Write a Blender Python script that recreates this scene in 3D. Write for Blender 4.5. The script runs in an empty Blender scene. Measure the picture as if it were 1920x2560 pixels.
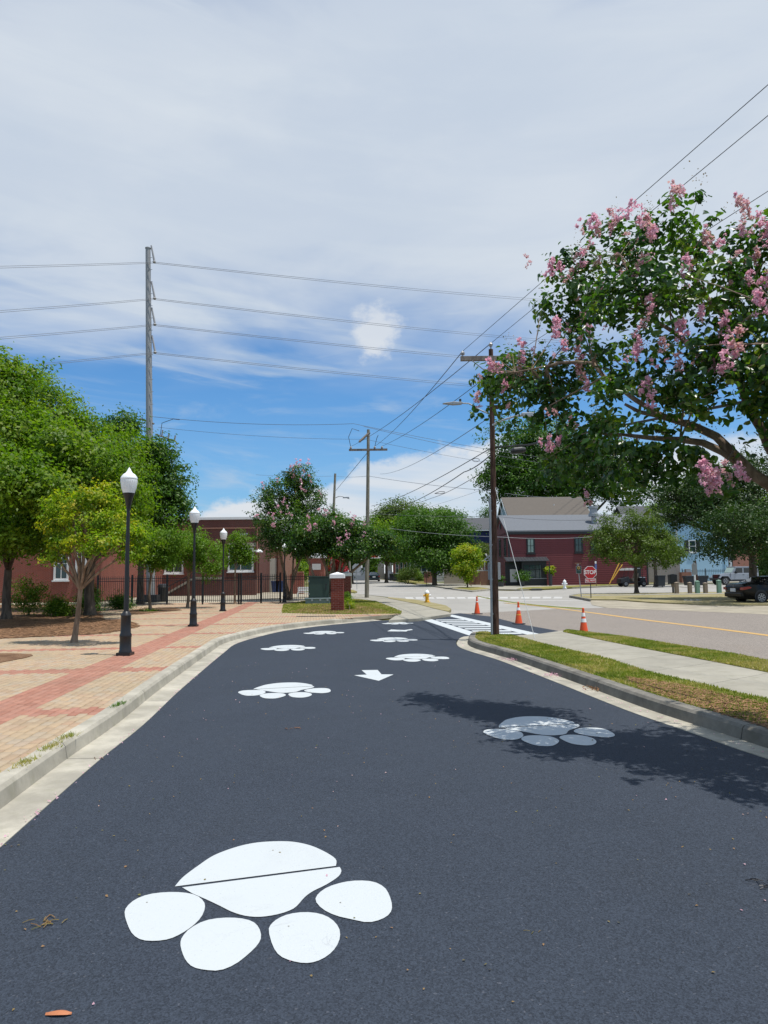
import bpy, math, random
import numpy as np
from mathutils import Vector, Matrix, Euler
from mathutils.geometry import tessellate_polygon

SC = bpy.context.scene
COL = SC.collection
rng = np.random.default_rng(7)
random.seed(7)

# ------------------------------------------------------------------ camera
FPX, CAMH, PITCH, ROLL, SLOPE, YCR = 1775.0, 1.65, math.radians(5.15), math.radians(-0.6), 0.012, 40.0
cam_d = bpy.data.cameras.new('camera')
cam = bpy.data.objects.new('camera', cam_d)
COL.objects.link(cam)
cam_d.sensor_fit = 'VERTICAL'
cam_d.sensor_height = 36.0
cam_d.lens = 36.0 * FPX / 2560.0
cam_d.clip_end = 5000
CM = Matrix.Rotation(math.pi / 2 + PITCH, 3, 'X') @ Matrix.Rotation(ROLL, 3, 'Z')
cam.matrix_world = Matrix.Translation((0, 0, CAMH)) @ CM.to_4x4()
SC.camera = cam

# ------------------------------------------------------------------ sky, sun, exposure
SUN_EL = math.radians(75.5)
SUN_DIR = Vector((0.935, -0.355, 0)).normalized() * math.cos(SUN_EL) + Vector((0, 0, math.sin(SUN_EL)))
w = bpy.data.worlds.new('World')
SC.world = w
w.use_nodes = True
wt = w.node_tree
wt.nodes.clear()


def nd(t, typ, **kw):
    n = t.nodes.new(typ)
    for k, v in kw.items():
        if k == 'props':
            for a, b in v.items():
                setattr(n, a, b)
        else:
            key = int(k[1:]) if k[0] == 'i' and k[1:].isdigit() else k.replace('_', ' ')
            s = n.inputs[key]
            if isinstance(v, bpy.types.NodeSocket):
                t.links.new(v, s)
            else:
                s.default_value = v
    return n


def mt(t, op, a, b=None, c=None, clamp=False):
    n = t.nodes.new('ShaderNodeMath')
    n.operation = op
    n.use_clamp = clamp
    for i, v in enumerate((a, b, c)):
        if v is None:
            continue
        if isinstance(v, bpy.types.NodeSocket):
            t.links.new(v, n.inputs[i])
        else:
            n.inputs[i].default_value = v
    return n.outputs[0]


def sstep(t, lo, hi, v):
    n = t.nodes.new('ShaderNodeMapRange')
    n.interpolation_type = 'SMOOTHSTEP'
    t.links.new(v, n.inputs[0])
    n.inputs[1].default_value = lo
    n.inputs[2].default_value = hi
    return n.outputs[0]


def mixc(t, f, a, b, blend='MIX'):
    n = t.nodes.new('ShaderNodeMix')
    n.data_type = 'RGBA'
    n.blend_type = blend
    for i, v in ((0, f), (6, a), (7, b)):
        if isinstance(v, bpy.types.NodeSocket):
            t.links.new(v, n.inputs[i])
        else:
            n.inputs[i].default_value = v if i == 0 else (*v, 1)[:4]
    return n.outputs[2]


def noise(t, vec, scale, detail=4, rough=.55, dist=0.0):
    n = t.nodes.new('ShaderNodeTexNoise')
    if vec is not None:
        t.links.new(vec, n.inputs['Vector'])
    n.inputs['Scale'].default_value = scale
    n.inputs['Detail'].default_value = detail
    n.inputs['Roughness'].default_value = rough
    n.inputs['Distortion'].default_value = dist
    return n.outputs[0]


def comb(t, x, y, z):
    return nd(t, 'ShaderNodeCombineXYZ', i0=x, i1=y, i2=z).outputs[0]


sky = wt.nodes.new('ShaderNodeTexSky')
sky.sky_type = 'NISHITA'
sky.sun_disc = False
sky.sun_elevation = SUN_EL
sky.sun_rotation = math.atan2(SUN_DIR.x, SUN_DIR.y)
sky.air_density = 1.0
sky.dust_density = 0.6
sky.ozone_density = 2.0
tc = wt.nodes.new('ShaderNodeTexCoord')
sep = nd(wt, 'ShaderNodeSeparateXYZ', i0=tc.outputs['Generated'])
sx, sy, sz = sep.outputs
az = mt(wt, 'ARCTAN2', sx, sy)
warp = noise(wt, comb(wt, mt(wt, 'MULTIPLY', sx, 1.6), mt(wt, 'MULTIPLY', sy, 1.6), mt(wt, 'MULTIPLY', sz, 5)), 1.6, 5, .55, .4)
warpc = mt(wt, 'SUBTRACT', warp, 0.5)
# high grey-white deck over the upper sky
deck = sstep(wt, .25, .41, mt(wt, 'ADD', sz, mt(wt, 'MULTIPLY', warpc, .24)))
# horizontal wisps in the blue band
wv = comb(wt, mt(wt, 'MULTIPLY', sx, 2.1), mt(wt, 'MULTIPLY', sy, 2.1),
          mt(wt, 'ADD', mt(wt, 'MULTIPLY', sz, 17.0), mt(wt, 'MULTIPLY', sx, 1.6)))
wisp = sstep(wt, .47, .70, noise(wt, wv, 1.25, 6, .56, .5))
wv2 = comb(wt, mt(wt, 'MULTIPLY', sx, 5.0), mt(wt, 'MULTIPLY', sy, 5.0), mt(wt, 'MULTIPLY', sz, 30.0))
wisp2 = mt(wt, 'MULTIPLY', sstep(wt, .5, .8, noise(wt, wv2, 1.1, 5, .6, .8)), .45)
wisps = mt(wt, 'MULTIPLY', mt(wt, 'MAXIMUM', wisp, wisp2), .85)
# low bank of cumulus to the right of the street
fl = noise(wt, comb(wt, mt(wt, 'MULTIPLY', sx, 7.0), mt(wt, 'MULTIPLY', sy, 7.0), mt(wt, 'MULTIPLY', sz, 11)), 1.6, 6, .6)
azd = mt(wt, 'SUBTRACT', az, .10)
left_drop = mt(wt, 'MULTIPLY', mt(wt, 'MAXIMUM', mt(wt, 'MULTIPLY', azd, -1), 0), .26)
right_drop = mt(wt, 'MULTIPLY', mt(wt, 'MAXIMUM', azd, 0), .05)
top = mt(wt, 'SUBTRACT', mt(wt, 'SUBTRACT', .192, left_drop), right_drop)
top = mt(wt, 'ADD', top, mt(wt, 'MULTIPLY', mt(wt, 'SUBTRACT', fl, .5), .11))
bank = sstep(wt, .0, .022, mt(wt, 'SUBTRACT', top, sz))
streak_gap = sstep(wt, .30, .62, noise(wt, wv, 1.7, 4, .5, .3))
bank = mt(wt, 'MULTIPLY', bank, mt(wt, 'ADD', .6, mt(wt, 'MULTIPLY', streak_gap, .4)))
# one small puff
pd = mt(wt, 'SQRT', mt(wt, 'ADD', mt(wt, 'POWER', mt(wt, 'SUBTRACT', az, -.008), 2),
                       mt(wt, 'POWER', mt(wt, 'MULTIPLY', mt(wt, 'SUBTRACT', sz, .338), 1.1), 2)))
puff = sstep(wt, .0, .026, mt(wt, 'SUBTRACT', mt(wt, 'ADD', .030, mt(wt, 'MULTIPLY', mt(wt, 'SUBTRACT', fl, .44), .15)), pd))
puff = mt(wt, 'MULTIPLY', puff, .9)
skyc = mixc(wt, 1.0, sky.outputs[0], (0.74, 1.30, 1.72), 'MULTIPLY')
low = sstep(wt, .30, .02, sz)
skyc = mixc(wt, mt(wt, 'MULTIPLY', low, .35), skyc, (3.6, 5.6, 8.0))
c = mixc(wt, wisps, skyc, (6.2, 7.4, 8.8))
c = mixc(wt, puff, c, (8.8, 9.2, 9.8))
c = mixc(wt, bank, c, (8.6, 9.1, 9.7))
# deck thinned overhead, out of view, to cut fill light; sharp sun implies gaps
break_ = sstep(wt, .60, .84, mt(wt, 'ADD', sz, mt(wt, 'MULTIPLY', warpc, .45)))
deck = mt(wt, 'MULTIPLY', deck, mt(wt, 'SUBTRACT', 1.0, mt(wt, 'MULTIPLY', break_, .85)))
grey = mixc(wt, sstep(wt, .30, .72, warp), (7.1, 8.0, 9.2), (8.3, 9.0, 9.8))
c = mixc(wt, mt(wt, 'MULTIPLY', deck, .93), c, grey)
bg = nd(wt, 'ShaderNodeBackground', Color=c, Strength=0.084)
wo = wt.nodes.new('ShaderNodeOutputWorld')
wt.links.new(bg.outputs[0], wo.inputs[0])

sun_d = bpy.data.lights.new('sun', 'SUN')
sun_d.energy = 5.0
sun_d.angle = math.radians(0.53)
sun_d.color = (1.0, .955, .89)
sun = bpy.data.objects.new('sun', sun_d)
COL.objects.link(sun)
sun.rotation_euler = SUN_DIR.to_track_quat('Z', 'Y').to_euler()
SC.view_settings.view_transform = 'Standard'
SC.view_settings.look = 'None'
SC.view_settings.exposure = 0.0
SC.view_settings.gamma = 1.0
SC.view_settings.use_curve_mapping = False
SC.cycles.max_bounces = 6
SC.cycles.transparent_max_bounces = 8


# ------------------------------------------------------------------ where a photo pixel meets the ground
def tz(y):
    return SLOPE * max(0.0, y - YCR)


def ray(px, py):
    return CM @ Vector(((px - 960) / FPX, (1280 - py) / FPX, -1.0))


def G(px, py, z=0.0):
    d = ray(px, py)
    t = (z - CAMH) / d.z if d.z < -1e-6 else 1e9
    if t * d.y > YCR:
        t = (z - CAMH - SLOPE * YCR) / (d.z - SLOPE * d.y)
    return Vector((0, 0, CAMH)) + d * t


def W(px, py, Y):
    d = ray(px, py)
    return Vector((0, 0, CAMH)) + d * (Y / d.y)


def pix(p):
    q = CM.transposed() @ (Vector(p) - Vector((0, 0, CAMH)))
    return (960 + FPX * q.x / -q.z, 1280 - FPX * q.y / -q.z, -q.z)


def at(px, Y, dz=0.0):
    p = W(px, 1440, Y)
    return Vector((p.x, Y, tz(Y) + dz))


# ------------------------------------------------------------------ object helpers
def tag(o, label=None, cat=None, group=None, kind=None):
    if label: o['label'] = label
    if cat: o['category'] = cat
    if group: o['group'] = group
    if kind: o['kind'] = kind
    return o


def empty(name, loc=(0, 0, 0), rz=0.0, label=None, cat=None, group=None, kind=None):
    o = bpy.data.objects.new(name, None)
    COL.objects.link(o)
    o.location = loc
    o.rotation_euler = (0, 0, rz)
    return tag(o, label, cat, group, kind)


def dup(o, parent=None):
    c = o.copy()
    COL.objects.link(c)
    if parent: c.parent = parent
    for ch in [k for k in KIDS.get(o.name, [])]:
        dup(ch, c)
    return c


KIDS = {}


def link_mesh(name, me, m, parent=None):
    o = bpy.data.objects.new(name, me)
    COL.objects.link(o)
    if m is not None and not me.materials:
        for mm in (m if isinstance(m, (list, tuple)) else [m]):
            me.materials.append(mm)
    if parent is not None:
        o.parent = parent
        KIDS.setdefault(parent.name, []).append(o)
    return o


class MB:
    def __init__(s):
        s.v, s.f = [], []

    def add(s, vs, fs):
        n = len(s.v)
        s.v += [tuple(v) for v in vs]
        s.f += [tuple(i + n for i in f) for f in fs]
        return s

    def box(s, a, b):
        (x0, y0, z0), (x1, y1, z1) = a, b
        return s.add([(x0, y0, z0), (x1, y0, z0), (x1, y1, z0), (x0, y1, z0), (x0, y0, z1), (x1, y0, z1), (x1, y1, z1), (x0, y1, z1)],
                     [(3, 2, 1, 0), (4, 5, 6, 7), (0, 1, 5, 4), (1, 2, 6, 5), (2, 3, 7, 6), (3, 0, 4, 7)])

    def cbox(s, c, d, ch=0.0):
        x, y, z = c
        a, b, e = d[0] / 2, d[1] / 2, d[2] / 2
        return s.box((x - a, y - b, z - e), (x + a, y + b, z + e))

    def lathe(s, prof, c=(0, 0, 0), n=16):
        vs, fs = [], []
        for r, z in prof:
            for i in range(n):
                t = 2 * math.pi * i / n
                vs.append((c[0] + r * math.cos(t), c[1] + r * math.sin(t), c[2] + z))
        for k in range(len(prof) - 1):
            for i in range(n):
                j = (i + 1) % n
                fs.append((k * n + i, k * n + j, (k + 1) * n + j, (k + 1) * n + i))
        fs.append(tuple(reversed(range(n))))
        fs.append(tuple(range((len(prof) - 1) * n, len(prof) * n)))
        return s.add(vs, fs)

    def tube(s, pts, rad, n=8):
        pts = [Vector(p) for p in pts]
        if not isinstance(rad, (list, tuple)): rad = [rad] * len(pts)
        vs, fs = [], []
        ref = None
        for i, p in enumerate(pts):
            t = (pts[min(i + 1, len(pts) - 1)] - pts[max(i - 1, 0)]).normalized()
            if ref is None:
                ref = Vector((1, 0, 0)) if abs(t.x) < .9 else Vector((0, 1, 0))
            ref = (ref - t * ref.dot(t)).normalized()
            b = t.cross(ref)
            for k in range(n):
                a = 2 * math.pi * k / n
                vs.append(p + (ref * math.cos(a) + b * math.sin(a)) * rad[i])
        for i in range(len(pts) - 1):
            for k in range(n):
                j = (k + 1) % n
                fs.append((i * n + k, i * n + j, (i + 1) * n + j, (i + 1) * n + k))
        fs.append(tuple(reversed(range(n))))
        fs.append(tuple(range((len(pts) - 1) * n, len(pts) * n)))
        return s.add(vs, fs)

    def prism(s, poly, ax, a, b):
        """poly of 2D points extruded along axis ax ('x','y','z') from a to b"""
        def P(u, v, t):
            return {'x': (t, u, v), 'y': (u, t, v), 'z': (u, v, t)}[ax]
        n = len(poly)
        vs = [P(u, v, a) for u, v in poly] + [P(u, v, b) for u, v in poly]
        fs = [tuple(range(n)), tuple(reversed(range(n, 2 * n)))]
        fs += [(i, i + n, (i + 1) % n + n, (i + 1) % n) for i in range(n)]
        return s.add(vs, fs)

    def mesh(s, name, smooth=None):
        me = bpy.data.meshes.new(name)
        me.from_pydata(s.v, [], s.f)
        me.validate()
        import bmesh
        bm = bmesh.new()
        bm.from_mesh(me)
        bmesh.ops.recalc_face_normals(bm, faces=bm.faces)
        bm.to_mesh(me)
        bm.free()
        if smooth:
            me.shade_smooth()
            try:
                me.set_sharp_from_angle(angle=math.radians(smooth))
            except Exception:
                pass
        return me

    def build(s, name, m, parent=None, smooth=None, bevel=None):
        o = link_mesh(name, s.mesh(name, smooth), m, parent)
        if bevel:
            b = o.modifiers.new('edge', 'BEVEL')
            b.width = bevel
            b.segments = 2
            b.limit_method = 'ANGLE'
        return o


def np_mesh(name, V, F):
    me = bpy.data.meshes.new(name)
    k = F.shape[1]
    me.vertices.add(len(V))
    me.vertices.foreach_set('co', V.astype(np.float32).ravel())
    me.loops.add(F.size)
    me.loops.foreach_set('vertex_index', F.astype(np.int32).ravel())
    me.polygons.add(len(F))
    me.polygons.foreach_set('loop_start', np.arange(0, F.size, k, dtype=np.int32))
    me.polygons.foreach_set('loop_total', np.full(len(F), k, dtype=np.int32))
    me.update()
    me.validate()
    return me


def smooth_line(pts, step=.35):
    pts = [Vector(p) for p in pts]
    P = [pts[0] * 2 - pts[1]] + pts + [pts[-1] * 2 - pts[-2]]
    out = []
    for i in range(1, len(P) - 2):
        p0, p1, p2, p3 = P[i - 1:i + 3]
        n = max(1, int((p2 - p1).length / step))
        for k in range(n):
            t = k / n
            out.append(.5 * ((2 * p1) + (p2 - p0) * t + (2 * p0 - 5 * p1 + 4 * p2 - p3) * t * t + (3 * p1 - p0 - 3 * p2 + p3) * t ** 3))
    out.append(P[-2])
    return out


def offset(line, d):
    """moves a line to its left by d"""
    out = []
    for i, p in enumerate(line):
        t = line[min(i + 1, len(line) - 1)] - line[max(i - 1, 0)]
        n = Vector((-t.y, t.x, 0)).normalized()
        out.append(p + n * d)
    return out


def sheet(name, pts, dz, m, thick=0.0, parent=None, kind='structure'):
    """a ground sheet: a polygon laid on the terrain, with a skirt when it is a raised slab"""
    import bmesh
    pts = [Vector((p[0], p[1], 0)) for p in pts]
    bm = bmesh.new()
    vs = [bm.verts.new(p) for p in pts]
    for tri in tessellate_polygon([pts]):
        try:
            bm.faces.new([vs[i] for i in tri])
        except ValueError:
            pass
    bmesh.ops.recalc_face_normals(bm, faces=bm.faces)
    for f in bm.faces:
        if f.normal.z < 0: f.normal_flip()
    bmesh.ops.bisect_plane(bm, geom=bm.verts[:] + bm.edges[:] + bm.faces[:], plane_co=(0, YCR, 0), plane_no=(0, 1, 0))
    if thick:
        be = [e for e in bm.edges if len(e.link_faces) == 1]
        r = bmesh.ops.extrude_edge_only(bm, edges=be)
        low_v = {v for v in r['geom'] if isinstance(v, bmesh.types.BMVert)}
    else:
        low_v = set()
    for v in bm.verts:
        v.co.z = tz(v.co.y) + dz - (thick if v in low_v else 0)
    me = bpy.data.meshes.new(name)
    bm.to_mesh(me)
    bm.free()
    o = link_mesh(name, me, m, parent)
    if parent is None and kind: o['kind'] = kind
    return o


def gp(lst, z=0.0):
    return [G(x, y, z) for x, y in lst]


# ------------------------------------------------------------------ materials
def material(name):
    m = bpy.data.materials.new(name)
    m.use_nodes = True
    t = m.node_tree
    return m, t, t.nodes['Principled BSDF']


def wpos(t):
    return t.nodes.new('ShaderNodeNewGeometry').outputs['Position']


def rnd(t):
    g = t.nodes.new('ShaderNodeNewGeometry').outputs['Random Per Island']
    o = t.nodes.new('ShaderNodeObjectInfo').outputs['Random']
    return mt(t, 'FRACT', mt(t, 'ADD', g, o))


def setc(t, b, c, key='Base Color'):
    if isinstance(c, bpy.types.NodeSocket):
        t.links.new(c, b.inputs[key])
    else:
        b.inputs[key].default_value = (*c, 1)[:4]


def bump(t, b, h, strength=.4, dist=.01):
    n = nd(t, 'ShaderNodeBump', Strength=strength, Distance=dist, Height=h)
    t.links.new(n.outputs[0], b.inputs['Normal'])


def plain(name, c, rough=.6, metal=0.0, var=.12, scale=6.0, bmp=0.0, spec=.5, bscale=60):
    m, t, b = material(name)
    tcn = t.nodes.new('ShaderNodeTexCoord').outputs['Object']
    n = noise(t, tcn, scale, 5, .6)
    k = mt(t, 'ADD', 1 - var, mt(t, 'MULTIPLY', n, 2 * var))
    col = nd(t, 'ShaderNodeVectorMath', props={'operation': 'SCALE'}, i0=c)
    t.links.new(k, col.inputs['Scale'])
    t.links.new(col.outputs[0], b.inputs['Base Color'])
    b.inputs['Roughness'].default_value = rough
    b.inputs['Metallic'].default_value = metal
    b.inputs['Specular IOR Level'].default_value = spec
    if bmp:
        bump(t, b, noise(t, tcn, bscale, 3), bmp, .01)
    return m


def asphalt(name, c1, c2, speck, rough=.6, stain=.25, fleck=(.25, .25, .27)):
    m, t, b = material(name)
    p = wpos(t)
    big = noise(t, p, .42, 7, .66, .8)
    mid = noise(t, p, 4.0, 5, .65)
    fine = t.nodes.new('ShaderNodeTexVoronoi')
    t.links.new(p, fine.inputs['Vector'])
    fine.inputs['Scale'].default_value = speck
    base = mixc(t, sstep(t, .3, .72, big), c1, c2)
    base = mixc(t, mt(t, 'MULTIPLY', sstep(t, .4, .75, mid), stain), base, [x * 1.35 for x in c2])
    base = mixc(t, mt(t, 'MULTIPLY', sstep(t, .52, .74, noise(t, p, .8, 5, .6, 1.0)), .38), base, [c1[0] * 1.15, c1[1] * .95, c1[2] * .72])
    grain = noise(t, p, speck * 1.3, 3, .7)
    g2 = mixc(t, sstep(t, .36, .66, grain), [x * .42 for x in c1], [x * 1.75 for x in c2])
    base = mixc(t, .5, base, g2)
    # single stones of the aggregate, each with its own tone
    cell = nd(t, 'ShaderNodeSeparateColor', i0=fine.outputs['Color']).outputs[1]
    stone = mixc(t, cell, [x * .25 for x in c1], [x * 2.1 for x in c2])
    base = mixc(t, .34, base, stone)
    fr = sstep(t, .990, .998, mt(t, 'FRACT', mt(t, 'MULTIPLY', nd(t, 'ShaderNodeSeparateColor', i0=fine.outputs['Color']).outputs[0], 1.0)))
    base = mixc(t, mt(t, 'MULTIPLY', fr, .16), base, fleck)
    setc(t, b, base)
    b.inputs['Roughness'].default_value = rough
    b.inputs['Specular IOR Level'].default_value = .22
    bump(t, b, mt(t, 'ADD', grain, fine.outputs['Distance']), .22, .008)
    return m


M = {}
M['drive'] = asphalt('drive_asphalt', (.0195, .0255, .0365), (.030, .038, .052), 115, .8, .36)
M['street'] = asphalt('street_asphalt', (.168, .145, .124), (.21, .184, .158), 60, .8, .25, (.45, .43, .4))


def concrete(name, c, dark=.7, scale=1.2, rough=.85, streak=False):
    m, t, b = material(name)
    p = wpos(t)
    n1 = noise(t, p, scale, 6, .65, .3)
    n2 = noise(t, p, 30, 4, .7)
    n3 = noise(t, p, 5, 5, .6)
    col = mixc(t, sstep(t, .32, .7, n1), [x * dark for x in c], c)
    col = mixc(t, mt(t, 'MULTIPLY', sstep(t, .45, .75, n2), .3), col, [x * .72 for x in c])
    col = mixc(t, mt(t, 'MULTIPLY', sstep(t, .50, .76, n3), .5), col, [c[0] * .58, c[1] * .6, c[2] * .52])
    k = mt(t, 'ADD', .93, mt(t, 'MULTIPLY', rnd(t), .12))
    sc = nd(t, 'ShaderNodeVectorMath', props={'operation': 'SCALE'}, i0=col)
    t.links.new(k, sc.inputs['Scale'])
    setc(t, b, sc.outputs[0])
    b.inputs['Roughness'].default_value = rough
    b.inputs['Specular IOR Level'].default_value = .25
    bump(t, b, n2, .3, .006)
    return m


M['concrete'] = concrete('pale_concrete', (.36, .335, .285), .8)
M['kerb'] = concrete('kerb_concrete', (.45, .42, .345), .62, 1.8)
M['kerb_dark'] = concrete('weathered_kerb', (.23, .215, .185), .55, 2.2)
M['walk'] = concrete('sidewalk_concrete', (.325, .305, .25), .8)
M['road'] = concrete('road_concrete', (.36, .345, .315), .85, .35)
M['sand'] = concrete('dirt', (.40, .355, .27), .65, .9)


def pavers(name, cols):
    m, t, b = material(name)
    r = rnd(t)
    cr = t.nodes.new('ShaderNodeValToRGB')
    el = cr.color_ramp.elements
    el[0].color = (*cols[0], 1)
    el[1].color = (*cols[-1], 1)
    for i, c in enumerate(cols[1:-1]):
        e = el.new((i + 1) / (len(cols) - 1))
        e.color = (*c, 1)
    t.links.new(r, cr.inputs[0])
    p = wpos(t)
    n = noise(t, p, 22, 5, .7)
    big = noise(t, p, .6, 4, .6)
    col = mixc(t, mt(t, 'MULTIPLY', sstep(t, .4, .8, n), .35), cr.outputs[0], [x * .7 for x in cols[0]])
    col = mixc(t, mt(t, 'MULTIPLY', sstep(t, .42, .72, big), .5), col, [cols[1][0] * .68, cols[1][1] * .8, cols[1][2] * .8])
    setc(t, b, col)
    b.inputs['Roughness'].default_value = .85
    b.inputs['Specular IOR Level'].default_value = .25
    bump(t, b, n, .3, .005)
    return m


M['tan'] = pavers('tan_paver', [(.335, .24, .158), (.39, .29, .19), (.41, .30, .19), (.36, .295, .22), (.38, .255, .165)])
M['redp'] = pavers('red_paver', [(.30, .14, .098), (.35, .165, .115), (.38, .19, .135), (.33, .17, .125)])
M['redbrick'] = pavers('red_brick', [(.15, .035, .025), (.20, .045, .03), (.24, .06, .04), (.18, .05, .035)])


def brickwall(name, c1, c2, mortar, sc=1.0, bw=.21, rh=.07):
    m, t, b = material(name)
    tcn = t.nodes.new('ShaderNodeTexCoord').outputs['Object']
    s = nd(t, 'ShaderNodeSeparateXYZ', i0=tcn).outputs
    v = comb(t, mt(t, 'ADD', s[0], s[1]), s[2], 0.0)
    br = t.nodes.new('ShaderNodeTexBrick')
    t.links.new(v, br.inputs['Vector'])
    br.inputs['Scale'].default_value = 1
    br.inputs['Brick Width'].default_value = bw
    br.inputs['Row Height'].default_value = rh
    br.inputs['Mortar Size'].default_value = .007
    br.inputs['Color1'].default_value = (*c1, 1)
    br.inputs['Color2'].default_value = (*c2, 1)
    br.inputs['Mortar'].default_value = (*mortar, 1)
    n = noise(t, tcn, .5, 5, .6)
    col = mixc(t, mt(t, 'MULTIPLY', sstep(t, .4, .75, n), .35), br.outputs['Color'], [x * .7 for x in c1])
    setc(t, b, col)
    b.inputs['Roughness'].default_value = .85
    b.inputs['Specular IOR Level'].default_value = .2
    bump(t, b, br.outputs['Fac'], -.5, .01)
    return m


M['brick'] = brickwall('school_brick', (.26, .062, .040), (.20, .050, .035), (.30, .22, .18))
M['brick_dark'] = brickwall('dark_patterned_brick', (.15, .045, .035), (.10, .038, .032), (.20, .15, .13))
M['brick_brown'] = brickwall('brown_brick', (.28, .12, .08), (.24, .10, .07), (.32, .25, .2))
M['stucco'] = plain('salmon_stucco', (.48, .22, .16), .9)

M['white'] = plain('white_paint', (.78, .80, .80), .55, var=.05)
M['trimw'] = plain('white_trim', (.72, .73, .72), .5, var=.05)
M['black'] = plain('black_iron', (.012, .012, .014), .38, var=.2, spec=.5)
M['blackp'] = plain('black_plastic', (.018, .02, .024), .5, var=.2)
M['rubber'] = plain('tyre_rubber', (.015, .015, .016), .85)
M['galv'] = plain('galvanised_steel', (.32, .34, .36), .55, .35, var=.12)
M['steelpole'] = plain('steel_pole_grey', (.27, .28, .29), .6, .2, var=.1)
M['alu'] = plain('aluminium_back', (.40, .42, .45), .5, .3)
M['orange'] = plain('orange_plastic', (.75, .085, .015), .45, var=.08)
M['reflect'] = plain('white_collar', (.80, .80, .78), .4, var=.05)
M['yellow'] = plain('yellow_paint', (.72, .40, .02), .45, var=.1)
M['guard'] = plain('yellow_guard', (.75, .42, .06), .5)
M['red'] = plain('sign_red', (.48, .012, .016), .4, var=.04)
M['signwhite'] = plain('sign_white', (.82, .80, .79), .4, var=.03)
M['green_box'] = plain('cabinet_green', (.022, .05, .042), .5, var=.15, scale=2)
M['plinth'] = plain('blue_grey_plinth', (.17, .22, .225), .8, var=.15)
M['glass'] = plain('window_glass', (.025, .05, .05), .08, var=.3, scale=.8, spec=.8)
M['glass_pale'] = plain('pale_blind_glass', (.32, .42, .38), .15, var=.2, scale=1.5, spec=.7)
M['glass_car'] = plain('car_glass', (.01, .012, .014), .05, spec=.8)
M['carblack'] = plain('black_car_paint', (.005, .005, .006), .22, var=.05, spec=.3)
M['carteal'] = plain('dark_teal_car_paint', (.008, .02, .028), .2, var=.05, spec=.6)
M['silver'] = plain('silver_car_paint', (.34, .36, .40), .3, .5, var=.05, scale=1.5)
M['rim_and_shade'] = plain('alloy_rim', (.38, .38, .39), .35, .7)
M['tail'] = plain('tail_lamp_red', (.30, .008, .01), .15, var=.1, spec=.8)
M['lampclear'] = plain('headlamp_clear', (.6, .62, .65), .1, spec=.8)
M['navy'] = plain('navy_siding', (.012, .022, .10), .6)
M['blueh'] = plain('light_blue_render', (.33, .53, .68), .85, var=.08, scale=.6)
M['gableblue'] = plain('pale_blue_siding', (.24, .33, .37), .8)
M['siding'] = plain('dark_red_clapboard', (.150, .027, .030), .6, var=.12, scale=1.2)
M['siding_trim'] = plain('black_trim', (.012, .015, .017), .5)
M['roof_grey'] = plain('grey_shingles', (.125, .135, .15), .9, var=.18, scale=5, bmp=.4, bscale=18)
M['roof_brown'] = plain('brown_shingles', (.108, .092, .076), .9, var=.14, scale=3, bmp=.4, bscale=18)
M['roof_dark'] = plain('dark_shingles', (.07, .073, .08), .9, var=.15, scale=4)
M['metal_roof'] = plain('metal_awning', (.05, .055, .062), .4, .3)
M['woodgrey'] = plain('weathered_planks', (.27, .25, .225), .85, var=.2, scale=4)
M['woodbrown'] = plain('brown_planks', (.20, .105, .065), .85, var=.2, scale=4)
M['cream'] = plain('cream_panel', (.55, .52, .44), .7)
M['stone'] = plain('beige_wall', (.36, .33, .28), .85)
M['bin'] = plain('dark_bin_plastic', (.016, .020, .024), .45)
M['binblue'] = plain('blue_bin', (.02, .05, .16), .45)
M['posttan'] = plain('tan_marker_post', (.24, .19, .14), .8)
M['postgreen'] = plain('green_marker_post', (.17, .30, .22), .6)
M['wire'] = plain('black_wire', (.02, .02, .022), .6)
M['wire_al'] = plain('grey_wire', (.10, .11, .125), .6)
M['guywhite'] = plain('guy_wire_cover', (.62, .62, .60), .5)
M['tape'] = plain('caution_tape', (.82, .80, .16), .45)
M['porcelain'] = plain('insulator_porcelain', (.30, .30, .31), .25)
M['lens'] = plain('acrylic_globe', (.80, .82, .83), .22, var=.03)
M['paper'] = plain('paper_notice', (.50, .50, .48), .8)
M['markerplaque'] = plain('grey_plaque', (.24, .245, .25), .6, .2)
M['signgreen'] = plain('dark_green_sign', (.012, .055, .045), .4)
M['signblue'] = plain('blue_sign', (.10, .14, .34), .4)
M['drain'] = plain('drain_iron', (.05, .055, .052), .6)
M['paintline'] = None


def worn_paint(name, c, wear=.5):
    m, t, b = material(name)
    p = wpos(t)
    n = noise(t, p, 2.2, 6, .62, .7)
    cr = noise(t, p, 45, 4, .75)
    col = mixc(t, mt(t, 'MULTIPLY', sstep(t, .50, .8, n), wear), c, [x * .82 for x in c])
    crack = sstep(t, .012, .002, mt(t, 'ABSOLUTE', mt(t, 'SUBTRACT', noise(t, p, 3.2, 7, .62, .9), .5)))
    patch = sstep(t, .52, .66, noise(t, p, 1.1, 3, .5))
    col = mixc(t, mt(t, 'MULTIPLY', mt(t, 'MULTIPLY', crack, patch), .5), col, (.28, .29, .30))
    spot = sstep(t, .70, .76, cr)
    col = mixc(t, mt(t, 'MULTIPLY', spot, wear * .8), col, (.35, .36, .37))
    pit = sstep(t, .66, .74, noise(t, p, 95, 2, .6))
    col = mixc(t, mt(t, 'MULTIPLY', pit, .30), col, (.12, .13, .15))
    setc(t, b, col)
    b.inputs['Roughness'].default_value = .6
    bump(t, b, noise(t, p, 110, 3, .7), .3, .006)
    return m


M['paint'] = worn_paint('fresh_white_marking', (.47, .50, .505), .3)
M['paint_old'] = worn_paint('worn_white_marking', (.46, .45, .425), 1.0)
M['paint_yellow'] = worn_paint('yellow_marking', (.50, .30, .085), .6)


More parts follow.
